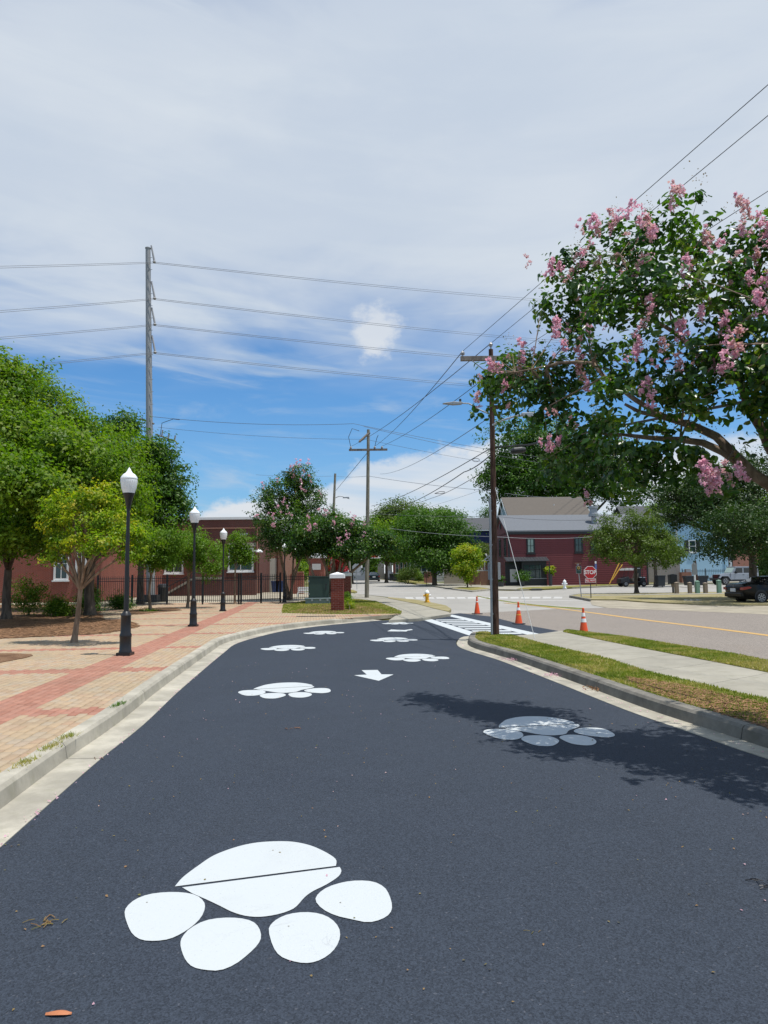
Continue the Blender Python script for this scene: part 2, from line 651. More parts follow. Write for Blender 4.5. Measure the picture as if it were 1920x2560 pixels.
def grass_mat(name, a, b_, c, scale=2.0):
    m, t, b = material(name)
    p = wpos(t)
    n1 = noise(t, p, scale * .45, 5, .65, .5)
    n2 = noise(t, p, scale * 16, 4, .7)
    col = mixc(t, sstep(t, .38, .62, n1), a, b_)
    col = mixc(t, mt(t, 'MULTIPLY', sstep(t, .42, .68, n2), .6), col, c)
    setc(t, b, col)
    b.inputs['Roughness'].default_value = .95
    b.inputs['Specular IOR Level'].default_value = .1
    bump(t, b, n2, .8, .03)
    return m


M['grass'] = grass_mat('lawn', (.15, .165, .035), (.31, .25, .11), (.12, .125, .03))
M['grass_dry'] = grass_mat('dry_lawn', (.25, .215, .10), (.33, .28, .175), (.17, .175, .065))
M['mulch'] = grass_mat('bark_mulch', (.15, .085, .05), (.26, .16, .095), (.07, .04, .025), 5)
M['ground'] = grass_mat('ground_cover', (.09, .11, .03), (.18, .15, .06), (.06, .08, .02), .5)


def leaf_mat(name, cols, trans=.32, rough=.5, spec=.3, tint=(1.5, 1.7, .6), tone=True):
    m, t, b = material(name)
    if tone:
        at_ = t.nodes.new('ShaderNodeAttribute')
        at_.attribute_name = 'tone'
        ob = t.nodes.new('ShaderNodeObjectInfo').outputs['Random']
        # leaves that are objects of their own carry no attribute and take the object's random number
        no = mt(t, 'LESS_THAN', at_.outputs['Fac'], .0005)
        r = mt(t, 'ADD', at_.outputs['Fac'], mt(t, 'MULTIPLY', no, ob))
    else:
        r = rnd(t)
    cr = t.nodes.new('ShaderNodeValToRGB')
    el = cr.color_ramp.elements
    el[0].color = (*cols[0], 1)
    el[1].color = (*cols[-1], 1)
    for i, c in enumerate(cols[1:-1]):
        e = el.new((i + 1) / (len(cols) - 1))
        e.color = (*c, 1)
    t.links.new(r, cr.inputs[0])
    setc(t, b, cr.outputs[0])
    if name == 'grass_blade':
        g_ = noise(t, wpos(t), 1.1, 5, .62, .5)
        t.links.new(mt(t, 'ADD', mt(t, 'MULTIPLY', r, .45), mt(t, 'MULTIPLY', sstep(t, .36, .66, g_), .6)), cr.inputs[0])
    b.inputs['Roughness'].default_value = rough
    b.inputs['Specular IOR Level'].default_value = spec
    tr = nd(t, 'ShaderNodeBsdfTranslucent')
    tcol = mixc(t, 1.0, cr.outputs[0], tint, 'MULTIPLY')
    t.links.new(tcol, tr.inputs['Color'])
    mx = nd(t, 'ShaderNodeMixShader', i0=trans, i1=b.outputs[0], i2=tr.outputs[0])
    t.links.new(mx.outputs[0], t.nodes['Material Output'].inputs[0])
    return m


M['lf_crape'] = leaf_mat('crape_leaf', [(.016, .050, .012), (.024, .068, .014), (.042, .105, .016), (.075, .15, .018), (.16, .20, .024)], .38, .34, .45)
M['lf_mid'] = leaf_mat('mid_green_leaf', [(.050, .115, .008), (.085, .17, .010), (.14, .225, .012), (.20, .255, .016)], .44)
M['lf_dark'] = leaf_mat('dark_green_leaf', [(.030, .082, .010), (.052, .125, .012), (.09, .175, .014)], .34)
M['lf_shaded'] = leaf_mat('shaded_green_leaf', [(.016, .042, .009), (.026, .062, .010), (.045, .09, .012)], .2)  # leaf colour darkened to stand for shade from the upper crown
M['lf_bright'] = leaf_mat('bright_green_leaf', [(.065, .15, .008), (.095, .19, .010), (.135, .22, .014)], .4)
M['lf_yellow'] = leaf_mat('yellow_green_leaf', [(.08, .17, .010), (.12, .23, .010), (.20, .29, .012), (.32, .35, .015), (.48, .38, .02)], .42)
M['lf_olive'] = leaf_mat('olive_leaf', [(.055, .10, .014), (.08, .13, .018), (.11, .155, .024)], .32)
M['lf_red'] = leaf_mat('red_blossom', [(.40, .012, .03), (.50, .02, .05), (.30, .015, .02), (.09, .05, .015)], .3, tint=(1.1, 1, 1))
M['pink'] = leaf_mat('pink_petal', [(.78, .38, .50), (.83, .50, .60), (.86, .60, .68), (.80, .42, .54)], .45, .6, .2, (1.1, 1.0, 1.05), False)
M['pale_pink'] = leaf_mat('pale_pink_petal', [(.74, .42, .50), (.80, .54, .60), (.66, .44, .36), (.72, .48, .50)], .45, .6, .2, (1.1, 1, 1), False)
M['bud'] = leaf_mat('seed_bud', [(.20, .17, .06), (.28, .16, .08), (.14, .15, .04)], .2, .7, .2, tone=False)
M['blade'] = leaf_mat('grass_blade', [(.12, .18, .022), (.17, .22, .03), (.26, .27, .055), (.38, .33, .12), (.46, .37, .18)], .3, .6, .2, tone=False)
M['straw'] = leaf_mat('pine_straw', [(.24, .13, .07), (.34, .20, .11), (.16, .085, .05)], .05, .8, .1, tone=False)


def bark(name, a, b_, sc=6):
    m, t, b = material(name)
    p = t.nodes.new('ShaderNodeTexCoord').outputs['Object']
    s = nd(t, 'ShaderNodeSeparateXYZ', i0=p).outputs
    n = noise(t, comb(t, s[0], s[1], mt(t, 'MULTIPLY', s[2], .22)), sc, 5, .62, .4)
    setc(t, b, mixc(t, sstep(t, .36, .66, n), a, b_))
    b.inputs['Roughness'].default_value = .85
    b.inputs['Specular IOR Level'].default_value = .2
    bump(t, b, n, .5, .02)
    return m


M['bark'] = bark('smooth_tan_bark', (.16, .11, .075), (.30, .22, .16), 9)
M['bark_dark'] = bark('dark_bark', (.07, .055, .042), (.14, .11, .085), 9)
M['polewood'] = bark('dark_pole_wood', (.045, .024, .017), (.11, .062, .045), 14)
M['polegrey'] = bark('grey_pole_wood', (.17, .155, .12), (.27, .25, .20), 10)
M['armwood'] = bark('crossarm_wood', (.15, .125, .11), (.24, .21, .185), 14)

# ================================================================== GROUND
sheet('ground', [(-700, -60), (700, -60), (700, 1600), (-700, 1600)], -.035, M['ground'])

# road of pale concrete through the crossing
road_px = [(1100, 1535), (1120, 1520), (1043, 1499), (970, 1492), (922, 1487), (869, 1481), (893, 1478.5), (880, 1474), (860, 1470), (862, 1453),
           (872, 1450), (905, 1446), (935, 1446.5), (975, 1451), (1014, 1457.5), (1040, 1462), (1084, 1467), (1131, 1474), (1181, 1479.5), (1224, 1475.5),
           (1275, 1477), (1350, 1475.5), (1480, 1469), (1640, 1462), (1780, 1459.5), (1920, 1457), (2300, 1450), (2300, 1474), (1920, 1479.5),
           (1700, 1483), (1450, 1487), (1424, 1491), (1475, 1501), (1480, 1512), (1520, 1520), (1785, 1531), (1920, 1537), (2400, 1572), (2400, 1700), (1850, 1640), (1419, 1582), (1300, 1570)]
sheet('road_concrete', gp(road_px), -.016, M['road'])
cross_left = [G(869, 1481), G(869, 1497), G(820, 1497), (-60, 60), (-60, 85), G(862, 1453), G(860, 1470), G(893, 1478.5)]
street_px = [(1127, 1540), (1127, 1534), (1151, 1533.5), (1231, 1530), (1400, 1521.5), (1520, 1519), (1785, 1529), (1920, 1535), (2400, 1570),
             (3200, 1900), (2400, 1790), (1920, 1661), (1846, 1644), (1707, 1622), (1568, 1599), (1419, 1581), (1330, 1570), (1200, 1550)]
sheet('street_asphalt', gp(street_px), -.008, M['street'])

# the dark loop drive
L_px = [(0, 2120), (105, 2027), (253, 1897), (359, 1812), (443, 1732), (506, 1677), (561, 1631), (592, 1609), (655, 1590), (719, 1576), (803, 1565), (887, 1557), (955, 1551)]
lw = gp(L_px)
lw = [Vector((-1.75, -6, 0)), Vector((-2.05, 1.5, 0))] + lw
left_edge = smooth_line(lw, .3)
R_px = [(1141, 1602), (1150, 1619), (1250, 1652), (1382, 1703), (1568, 1777), (1730, 1833), (1846, 1874), (1920, 1898)]
rw = gp(R_px)
rw = rw + [Vector((4.15, 3.0, 0)), Vector((5.2, -1.5, 0)), Vector((6.6, -6, 0))]
right_edge = smooth_line(rw, .3)
drive = left_edge + gp([(1048, 1546), (1127, 1535), (1151, 1533), (1226, 1541), (1300, 1560), (1405, 1579), (1340, 1592), (1200, 1592), (1162, 1592)]) + right_edge
sheet('drive_asphalt', drive, 0.0, M['drive'])

# ---- left kerb and gutter, poured in lengths
LW = .155          # height of the paved plaza
gut_w, face_w, top_w = .30, .045, .135


def lengths(line, lens):
    """split a polyline into runs of about the given length"""
    out, cur, acc = [], [line[0]], 0.0
    for a, b in zip(line, line[1:]):
        acc += (b - a).length
        cur.append(b)
        if acc >= lens and b is not line[-1]:
            out.append(cur)
            cur, acc = [b], 0.0
    if len(cur) > 1: out.append(cur)
    return out


def kerb_run(edge, side, h, gw, fw, tw, mk, mg, label, run=3.0, gap=.012, taper_end=False):
    """side +1: the raised side lies to the left of the line"""
    kerb = empty('kerb', kind='structure')
    offs = {d: offset(edge, side * d) for d in (0, gw, gw + fw * .45, gw + fw, gw + fw + tw)}
    idx = {id(p): i for i, p in enumerate(edge)}
    N = len(edge)
    hs = [h if not taper_end else max(.02, h * min(1, (N - 1 - i) / 7.0)) for i in range(N)]
    for run_pts in lengths(edge, run):
        i0, i1 = idx[id(run_pts[0])], idx[id(run_pts[-1])]
        for name, prof, mat in (('gutter', [(0, -.05, 0), (0, .006, 0), (gw, .012, 0), (gw, -.05, 0)], mg),
                                ('kerb_stone', [(gw, -.05, 0), (gw, .010, 0), (gw + fw * .45, 0, .80), (gw + fw, 0, 1.0), (gw + fw + tw, 0, 1.02), (gw + fw + tw, -.05, 0)], mk)):
            mb = MB()
            vs, fs = [], []
            n = len(prof)
            for i in range(i0, i1 + 1):
                for (d, z, k) in prof:
                    p = offs[d][i].copy()
                    if i == i1 and i1 < N - 1:
                        p += (offs[d][i - 1] - p).normalized() * gap
                    vs.append((p.x, p.y, tz(p.y) + z + k * hs[i]))
            for i in range(i1 - i0):
                for k in range(n - 1):
                    fs.append((i * n + k, i * n + k + 1, (i + 1) * n + k + 1, (i + 1) * n + k))
            fs.append(tuple(range(n)))
            fs.append(tuple(reversed(range((i1 - i0) * n, (i1 - i0 + 1) * n))))
            mb.add(vs, fs)
            mb.build(name, mat, kerb)
    return kerb


kl = kerb_run(left_edge, 1, LW, gut_w, face_w, top_w, M['kerb'], M['kerb'], 'left', 3.05, taper_end=True)
kerb_back = offset(left_edge, gut_w + face_w + top_w - .01)

# ---- right island kerb: wraps round its tip
tip = gp([(1243, 1588), (1196, 1589.5), (1170, 1594), (1159, 1603)], .0)
kr_edge = smooth_line(gp([(1185, 1590), (1160, 1592), (1146, 1600), (1150, 1619), (1250, 1652), (1382, 1703), (1568, 1777), (1730, 1833), (1846, 1874), (1920, 1898)])
                      + rw[-3:], .3)
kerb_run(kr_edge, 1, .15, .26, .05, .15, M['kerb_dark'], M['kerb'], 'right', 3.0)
kr_back = offset(kr_edge, .26 + .05 + .14)

# ---- plaza bed (joint sand) and its pavers
VZ = .14
island_px = [(704, 1532), (800, 1535), (900, 1535.5), (1000, 1534), (1004, 1529), (970, 1515), (942, 1504), (900, 1499), (868, 1497), (815, 1497), (765, 1502), (708, 1512)]
plaza = kerb_back + gp([(1000, 1534), (704, 1532), (708, 1512), (765, 1502), (815, 1498)], LW) + [Vector((-3.5, 60, 0)), Vector((-60, 60, 0)), Vector((-60, -6, 0))]
sheet('plaza_bed', plaza, LW - .012, M['sand'], thick=.14)

lampA, lampB = G(313, 1637, LW), G(483, 1566, LW)
AX = (lampB - lampA).xy.normalized()
CRX = Vector((AX.y, -AX.x))
bandA = (G(250, 1776, LW).xy - lampA.xy).dot(AX)


def loc2(p):
    d = Vector((p[0], p[1])) - lampA.xy
    return d.dot(CRX), d.dot(AX)


def world2(s, t):
    return lampA.xy + CRX * s + AX * t


poly_pl = [loc2(p) for p in plaza]
px_, py_ = np.array([p[0] for p in poly_pl]), np.array([p[1] for p in poly_pl])


def inside(s, t):
    ins = np.zeros(s.shape, bool)
    j = len(px_) - 1
    for i in range(len(px_)):
        cnd = ((py_[i] > t) != (py_[j] > t)) & (s < (px_[j] - px_[i]) * (t - py_[i]) / (py_[j] - py_[i] + 1e-12) + px_[i])
        ins ^= cnd
        j = i
    return ins


# all pavers as (s, t, width across, length along, red?)
rows = []
PWID, PLEN = .105, .205
cols_s = np.arange(-12, 12, PWID)
for k, s0 in enumerate(cols_s):
    ts = np.arange(-13, 30, PLEN) + (k % 2) * PLEN / 2
    rows.append(np.stack([np.full_like(ts, s0), ts], 1))
pv = np.concatenate(rows)
S_, T_ = pv[:, 0], pv[:, 1]
wob = lambda t: t
band_k = (T_ - bandA + .22) % 3.75
red = ((S_ > -.20) & (S_ < .40)) | (band_k < .44)
ok = inside(S_, T_)
wx = lampA.x + CRX.x * S_ + AX.x * T_
wy = lampA.y + CRX.y * S_ + AX.y * T_
ok &= (wy > 3.0) & (wy < 42.5) & (np.abs(wx) < wy * .62 + 2.0)
pv, red, wx, wy = pv[ok], red[ok], wx[ok], wy[ok]
dist = np.hypot(wx, wy)
in_view = (np.abs(wx) < wy * .535) & (wy > 4.6)
order = np.argsort(np.where(in_view, dist, dist + 100))
near = order[:300]
rest = order[300:]
hang = math.atan2(AX.y, AX.x) - math.pi / 2


def paver_verts(s, t, z, tilt):
    n = len(s)
    hw, hl, ch = PWID / 2 - .0035, PLEN / 2 - .0035, .006
    base = np.array([(-hw, -hl, -.03), (hw, -hl, -.03), (hw, hl, -.03), (-hw, hl, -.03),
                     (-hw, -hl, -ch), (hw, -hl, -ch), (hw, hl, -ch), (-hw, hl, -ch),
                     (-hw + ch, -hl + ch, 0), (hw - ch, -hl + ch, 0), (hw - ch, hl - ch, 0), (-hw + ch, hl - ch, 0)])
    L = np.repeat(base[None], n, 0)
    L[:, :, 2] += L[:, :, 0] * tilt[:, :1] + L[:, :, 1] * tilt[:, 1:]
    sx_ = s[:, None] + L[:, :, 0]
    ty_ = t[:, None] + L[:, :, 1]
    X = lampA.x + CRX.x * sx_ + AX.x * ty_
    Y = lampA.y + CRX.y * sx_ + AX.y * ty_
    Z = L[:, :, 2] + z[:, None] + SLOPE * np.maximum(0, Y - YCR)
    return np.stack([X, Y, Z], 2).reshape(-1, 3)


pf = np.array([(0, 1, 5, 4), (1, 2, 6, 5), (2, 3, 7, 6), (3, 0, 4, 7), (4, 5, 9, 8), (5, 6, 10, 9), (6, 7, 11, 10), (7, 4, 8, 11), (8, 9, 10, 11)])
paving = empty('paving', kind='structure')
for isred, mname in ((False, 'tan'), (True, 'redp')):
    ids = rest[red[rest] == isred]
    V = paver_verts(pv[ids, 0], pv[ids, 1], LW - .001 + rng.normal(0, .0012, len(ids)), rng.normal(0, .010, (len(ids), 2)))
    F = (pf[None] + (np.arange(len(ids)) * 12)[:, None, None]).reshape(-1, 4)
    o = link_mesh('red_bricks' if isred else 'tan_bricks', np_mesh('bricks', V, F), M[mname], paving)
    o['kind'] = 'stuff'
pm = {}
for isred, mname in ((False, 'tan'), (True, 'redp')):
    L0 = paver_verts(np.zeros(1), np.zeros(1), np.zeros(1), np.zeros((1, 2)))
    L0[:, 0] -= lampA.x
    L0[:, 1] -= lampA.y
    pm[isred] = np_mesh('paver', L0, pf)
    pm[isred].materials.append(M[mname])
for i in near:
    q = world2(pv[i, 0], pv[i, 1])
    o = bpy.data.objects.new('brick', pm[bool(red[i])])
    COL.objects.link(o)
    o.parent = paving
    o.location = (q.x, q.y, LW - .001 + rng.normal(0, .0012))
    o.rotation_euler = (rng.normal(0, .009), rng.normal(0, .009), rng.normal(0, .006))

# pale paving beyond the iron fence
# ---- mulch beds and lawns on the left
ML = LW + .012
bed = gp([(-300, 1600), (0, 1596), (80, 1592), (170, 1588), (260, 1584), (330, 1572), (350, 1562), (300, 1550), (255, 1546), (245, 1512)], LW)
bed = [q + Vector((rng.normal() * .10, rng.normal() * .12, 0)) for q in smooth_line(bed, .35)]
sheet('mulch_bed', bed + [Vector((-40, 46, 0)), Vector((-40, 20, 0))], ML, M['mulch'], thick=.03)
sheet('mulch_bed', gp([(330, 1537), (455, 1526), (440, 1520), (360, 1521), (310, 1528)], LW), ML, M['mulch'], thick=.03)
sheet('mulch_bed', [q + Vector((rng.normal() * .06, rng.normal() * .08, 0)) for q in smooth_line(gp([(-60, 1660), (0, 1657), (55, 1650), (78, 1640), (60, 1633), (-60, 1636)], LW), .25)], ML, M['mulch'], thick=.03)
sheet('lawn', gp(island_px, LW), LW + .004, M['grass'], thick=.16)
sheet('mulch_bed', gp([(722, 1531), (760, 1518), (810, 1512), (880, 1511), (930, 1518), (975, 1530), (900, 1534.5), (800, 1534)], LW), LW + .018, M['mulch'], thick=.02)
walk_px = [(972, 1550.5), (1048, 1546), (1127, 1534.5), (1120, 1528), (1090, 1521), (1040, 1508), (970, 1494.5), (922, 1488), (869, 1481), (869, 1497), (900, 1499), (942, 1504), (970, 1515), (1004, 1529)]
swl = empty('sidewalk', kind='structure')
sheet('slab', gp([(972, 1550.5), (1048, 1546), (1060, 1541), (1004, 1529)], .10), .10, M['walk'], thick=.12, parent=swl)
sheet('slab', gp([(1048.6, 1545.9), (1127, 1534.5), (1120, 1528), (1090, 1521), (1010, 1530), (1060.4, 1540.6)], .10), .10, M['walk'], thick=.12, parent=swl)
sheet('slab', gp([(1004, 1528.6), (1009, 1529.7), (1089, 1520.7), (1040, 1508), (965, 1513)], .10), .10, M['walk'], thick=.12, parent=swl)
sheet('slab', gp([(965, 1512.6), (1039, 1507.6), (970, 1494.5), (930, 1501.5)], .10), .10, M['walk'], thick=.12, parent=swl)
sheet('slab', gp([(929.5, 1501.2), (969.5, 1494.3), (922, 1488), (869, 1481), (869, 1497), (900, 1499)], .10), .10, M['walk'], thick=.12, parent=swl)
sheet('lawn', gp([(970, 1492.5), (1043, 1499.5), (1085, 1507), (1115, 1513.5), (1128, 1522), (1121, 1528.5), (1090, 1521.5), (1040, 1508.5), (970, 1495)], .12), .12, M['grass_dry'], thick=.16)
sheet('lawn', gp([(868, 1481), (893, 1478.7), (884, 1475), (868, 1472), (800, 1474), (800, 1482)], .10), .10, M['grass'], thick=.14)

# ---- right verge, sidewalk and strip
lo = smooth_line(gp([(1280, 1590), (1359, 1612), (1428, 1628), (1521, 1650), (1614, 1681), (1730, 1708), (1846, 1736), (1920, 1752), (2300, 1850), (3000, 2070)], .12), .6)
hi_ = smooth_line(gp([(1408, 1581), (1521, 1605), (1637, 1628), (1753, 1650), (1920, 1683), (2300, 1766), (3000, 1925)], .12), .6)
out_ = smooth_line(gp([(1417, 1578), (1568, 1597), (1707, 1620), (1846, 1642), (1920, 1658), (2300, 1735), (3000, 1880)], .1), .6)
verge = kr_back + [Vector((lo[-1].x, lo[-1].y, 0))] + list(reversed(lo)) + gp([(1243, 1589)], .12)
verge = list(kr_back) + list(reversed(lo)) + gp([(1243, 1588.5)], .12)
sheet('lawn', verge, .145, M['grass'], thick=.16)


def resample(line, n):
    L = [0.0]
    for a, b in zip(line, line[1:]): L.append(L[-1] + (b - a).length)
    out = []
    for k in range(n):
        d = L[-1] * k / (n - 1)
        j = max(i for i in range(len(L)) if L[i] <= d + 1e-9)
        j = min(j, len(line) - 2)
        f = (d - L[j]) / max(1e-9, L[j + 1] - L[j])
        out.append(line[j].lerp(line[j + 1], f))
    return out


sw = empty('sidewalk', kind='structure')
a_, b_ = resample(lo, 11), resample(hi_, 11)
for i in range(10):
    g = .004
    e0 = a_[i].lerp(a_[i + 1], g), b_[i].lerp(b_[i + 1], g)
    e1 = a_[i].lerp(a_[i + 1], 1 - g), b_[i].lerp(b_[i + 1], 1 - g)
    sheet('slab', [e0[0], a_[i].lerp(a_[i + 1], .5), e1[0], e1[1], b_[i].lerp(b_[i + 1], .5), e0[1]], .13, M['walk'], thick=.14, parent=sw)
sheet('slab', gp([(1262, 1591), (1330, 1590.5), (1405, 1580.5), (1416, 1578.5), (1400, 1577.5), (1335, 1587)], .03), .035, M['walk'], thick=.05, parent=sw)
sheet('lawn', list(hi_) + list(reversed(out_)), .14, M['grass'], thick=.2)

# ---- far corners
sheet('lawn', gp([(1424, 1490.5), (1450, 1487), (1700, 1483), (1920, 1479.5), (2300, 1474), (2300, 1500), (1920, 1514), (1780, 1514), (1640, 1508), (1540, 1501), (1475, 1500.5)]), .06, M['grass_dry'], thick=.1)
sheet('dirt_lot', gp([(1475, 1500.5), (1540, 1500), (1640, 1504), (1780, 1508), (1920, 1508), (2300, 1495), (2400, 1570), (1920, 1536), (1785, 1530), (1520, 1520), (1480, 1512)]), -.004, M['sand'])
sheet('sidewalk_far', gp([(1450, 1488.4), (1700, 1484.4), (1920, 1481), (1920, 1483), (1700, 1486.6), (1454, 1489.8)], .06), .075, M['walk'], thick=.1)
sheet('sidewalk_far', gp([(1040, 1462), (1084, 1466.6), (1131, 1473.4), (1224, 1474.8), (1300, 1476), (1480, 1468.4), (1640, 1461), (1780, 1458.5), (1920, 1456), (2300, 1448), (2300, 1438), (1640, 1455), (1480, 1461), (1265, 1466.5), (1150, 1460.5), (1060, 1458)]), .08, M['walk'], thick=.1)
sheet('lawn', gp([(1131, 1473.2), (1181, 1478.6), (1224, 1474.4), (1195, 1470.5), (1150, 1470.5)]), .12, M['grass'], thick=.14)
sheet('lawn', gp([(1292, 1475.4), (1360, 1474.6), (1480, 1467.6), (1640, 1460.4), (1640, 1458.3), (1480, 1464.2), (1310, 1471.5)]), .11, M['grass'], thick=.1)
sheet('lawn', gp([(1014, 1457), (1050, 1461.6), (1078, 1463), (1060, 1458.5), (1020, 1452), (985, 1449.5)]), .12, M['grass'], thick=.12)
sheet('kerb_far', gp([(1423, 1491.5), (1474, 1501), (1478, 1500.2), (1428, 1490.6)], .05), .12, M['kerb_dark'], thick=.16)
sheet('kerb_far', gp([(1131, 1474.2), (1181, 1480), (1225, 1475.4), (1224, 1474.6), (1181, 1478.8), (1132, 1473.2)]), .10, M['kerb'], thick=.12)
sheet('drain_inlet', gp([(1327, 1476.3), (1355, 1476), (1355, 1474.4), (1330, 1474.6)]), .125, M['drain'], thick=.1)

# ================================================================== PAINT ON THE ROADS
PZ = .004


def flat_px(name, px, m, dz=PZ, parent=None, label=None, cat=None, group=None):
    o = sheet(name, gp(px), dz, m, parent=parent, kind=None)
    return tag(o, label, cat, group)


def zx(lst):
    return [(250 + x * .4822, 2050 + y * .4822) for x, y in lst]


paw_src = {
    'upper_pad': [(388, 348), (430, 300), (505, 243), (590, 187), (700, 145), (800, 122), (900, 114), (1000, 116), (1090, 135), (1160, 165), (1210, 195), (1226, 215), (1223, 241)],
    'lower_pad': [(426, 353), (1243, 247), (1251, 262), (1247, 282), (1225, 305), (1170, 340), (1105, 372), (1060, 405), (1020, 450), (985, 472), (920, 493), (830, 506), (750, 500), (680, 478), (620, 448), (550, 415), (480, 385)],
    'toe_a': [(125, 490), (135, 455), (180, 415), (250, 388), (340, 377), (430, 378), (500, 392), (540, 425), (546, 460), (525, 510), (480, 555), (420, 595), (360, 622), (290, 632), (215, 628), (170, 600), (145, 555)],
    'toe_b': [(415, 645), (425, 610), (465, 565), (540, 525), (630, 510), (720, 511), (790, 527), (825, 560), (838, 610), (820, 650), (770, 700), (700, 755), (620, 787), (540, 782), (480, 768), (445, 735), (425, 690)],
    'toe_c': [(872, 575), (885, 545), (920, 515), (980, 490), (1060, 480), (1140, 488), (1200, 515), (1240, 560), (1247, 610), (1225, 665), (1180, 710), (1120, 740), (1060, 748), (990, 735), (930, 710), (895, 660)],
    'toe_d': [(1113, 420), (1130, 385), (1180, 350), (1260, 325), (1340, 316), (1420, 322), (1475, 350), (1500, 390), (1517, 450), (1505, 490), (1460, 520), (1390, 537), (1310, 520), (1220, 500), (1150, 465)]}
paw_c = G(635, 2280)


def chaikin(p):
    out = []
    for i in range(len(p)):
        a, b = p[i], p[(i + 1) % len(p)]
        out += [a.lerp(b, .25), a.lerp(b, .75)]
    return out


def paw(center, label, rot=0.0, sc=1.0, first=False):
    root = empty('paw_print', center, rot, label, 'road marking', 'white paw prints painted on the drive')
    for k, src in paw_src.items():
        pts = [(p - paw_c) * sc for p in gp(zx(src))]
        if k.startswith('toe'):
            pts = chaikin(pts)
        elif k == 'upper_pad':
            pts = smooth_line(pts, .025)
        else:
            pts = [pts[0]] + smooth_line(pts[1:], .025)
        o = sheet('pad' if 'pad' in k else 'toe', [(p.x, p.y) for p in pts], PZ, M['paint'], parent=root)
    return root


def rot2(p, a):
    return p


paw(paw_c, 'large white paw print nearest the camera with fine cracks in its heel pad')
paw(G(707, 1731), 'white paw print left of the near straight arrow')
paw(G(1368, 1836), 'white paw print lying half in the dappled tree shadow', -.10)
paw(G(718, 1622), 'white paw print nearest the bend of the left kerb', .04, .95)
paw(G(1042, 1647), 'white paw print between the straight arrow and the grassy island tip', -.03, .95)
paw(G(983, 1601), 'white paw print just this side of the flattened far arrow', -.04, .92)
paw(G(808, 1583), 'white paw print below the brick pillar by the far kerb curve', .02, .9)
paw(G(993, 1559), 'white paw print farthest off, beyond the flattened arrow', -.02, .82)
flat_px('arrow_marking', [(947, 1702.5), (885, 1688.6), (917, 1687), (904, 1676), (944, 1675.3), (954, 1686.4), (984, 1686.6)], M['paint'],
        label='straight white arrow pointing down the drive between paw prints', cat='road marking')
flat_px('arrow_marking', [(968, 1578.5), (978, 1574), (1011.5, 1575.4), (1028, 1573), (1032.5, 1575), (1019, 1576.8), (1016, 1579)], M['paint'],
        label='flattened white arrow between the two farthest paw prints', cat='road marking')

# near crosswalk
A0, A1, B0, B1 = G(1047, 1546.5), G(1176, 1590), G(1132, 1537), G(1362, 1588)
cw = empty('crosswalk', (0, 0, 0), 0, 'freshly painted white ladder crosswalk beside the dark utility pole', 'crosswalk')


def strip(a, b, wd, name, m, parent=None, dz=PZ, side=1):
    n = Vector((-(b - a).y, (b - a).x, 0)).normalized() * wd * side
    return sheet(name, [a, b, b + n, a + n], dz, m, parent=parent, kind=None)


strip(A0, A1, .40, 'border_line', M['paint'], cw)
strip(B0, B1, .40, 'border_line', M['paint'], cw, side=-1)
for k in range(8):
    y0 = A1.y + .50 + k * (A0.y - A1.y - .9) / 8
    fa = (y0 - A0.y) / (A1.y - A0.y)
    fb = (y0 - B0.y) / (B1.y - B0.y)
    if fb < 0: fb = 0
    xa, xb = A0.lerp(A1, fa).x + .43, B0.lerp(B1, fb).x - .45
    sheet('bar', [(xa, y0), (xb, y0 - .05), (xb, y0 + .47), (xa, y0 + .50)], PZ, M['paint'], parent=cw, kind=None)

# worn far crosswalk
cf = empty('crosswalk', (0, 0, 0), 0, 'worn white crosswalk of many bars across the far junction', 'crosswalk')
P0, P1 = G(1008, 1497.0), G(1405, 1496.0)
Q0, Q1 = G(1000, 1493.0), G(1400, 1491.8)
strip(P0, P1, .22, 'border_line', M['paint_old'], cf, dz=-.010)
strip(Q0, Q1, .22, 'border_line', M['paint_old'], cf, dz=-.010)
for k in range(15):
    f = (k + .3) / 15
    p, q = P0.lerp(P1, f), Q0.lerp(Q1, min(1, f + .012))
    e = (P1 - P0).normalized() * .55
    n = Vector((0, .26, 0))
    sheet('bar', [p + n, p + e + n, q + e, q], -.010, M['paint_old'], parent=cf, kind=None)
tag(strip(G(1245, 1502.6), G(1460, 1501.2), .5, 'stop_line', M['paint_old'], dz=-.010), 'faded white stop line this side of the far crosswalk', 'road marking')
tag(strip(G(885, 1484), G(1075, 1480), .35, 'stop_line', M['paint_old'], dz=-.010), 'faint white line across the street behind the yellow hydrant', 'road marking')
yl = [G(1262, 1507), G(1340, 1514), G(1475, 1531), G(1600, 1548), G(1755, 1567), G(1920, 1588), G(2400, 1650)]
ya, yb = offset(smooth_line(yl, 1.0), -.13), offset(smooth_line(yl, 1.0), .13)
tag(sheet('centre_line', ya + list(reversed(yb)), -.003, M['paint_yellow'], kind=None), 'yellow centre line down the brownish street', 'road marking')

# the trench drain in the plaza
dr = empty('trench_drain', G(790, 1541, LW), 0, 'dark iron trench drain set in the brick paving', 'drain')
p0, p1 = G(750, 1540, LW), G(829, 1542, LW)
L = (p1 - p0).length
fr = MB().box((-L / 2, -.16, -.02), (L / 2, -.12, .012)).box((-L / 2, .12, -.02), (L / 2, .16, .012))
fr.build('frame', M['drain'], dr)
for k in range(24):
    x = -L / 2 + L * (k + .5) / 24
    MB().box((x - .016, -.12, -.02), (x + .016, .12, .008)).build('slat', M['drain'], dr)

# ================================================================== BUILDINGS
def frame_obj(name, org, ang, label, cat, group=None):
    return empty(name, org, ang, label, cat, group)


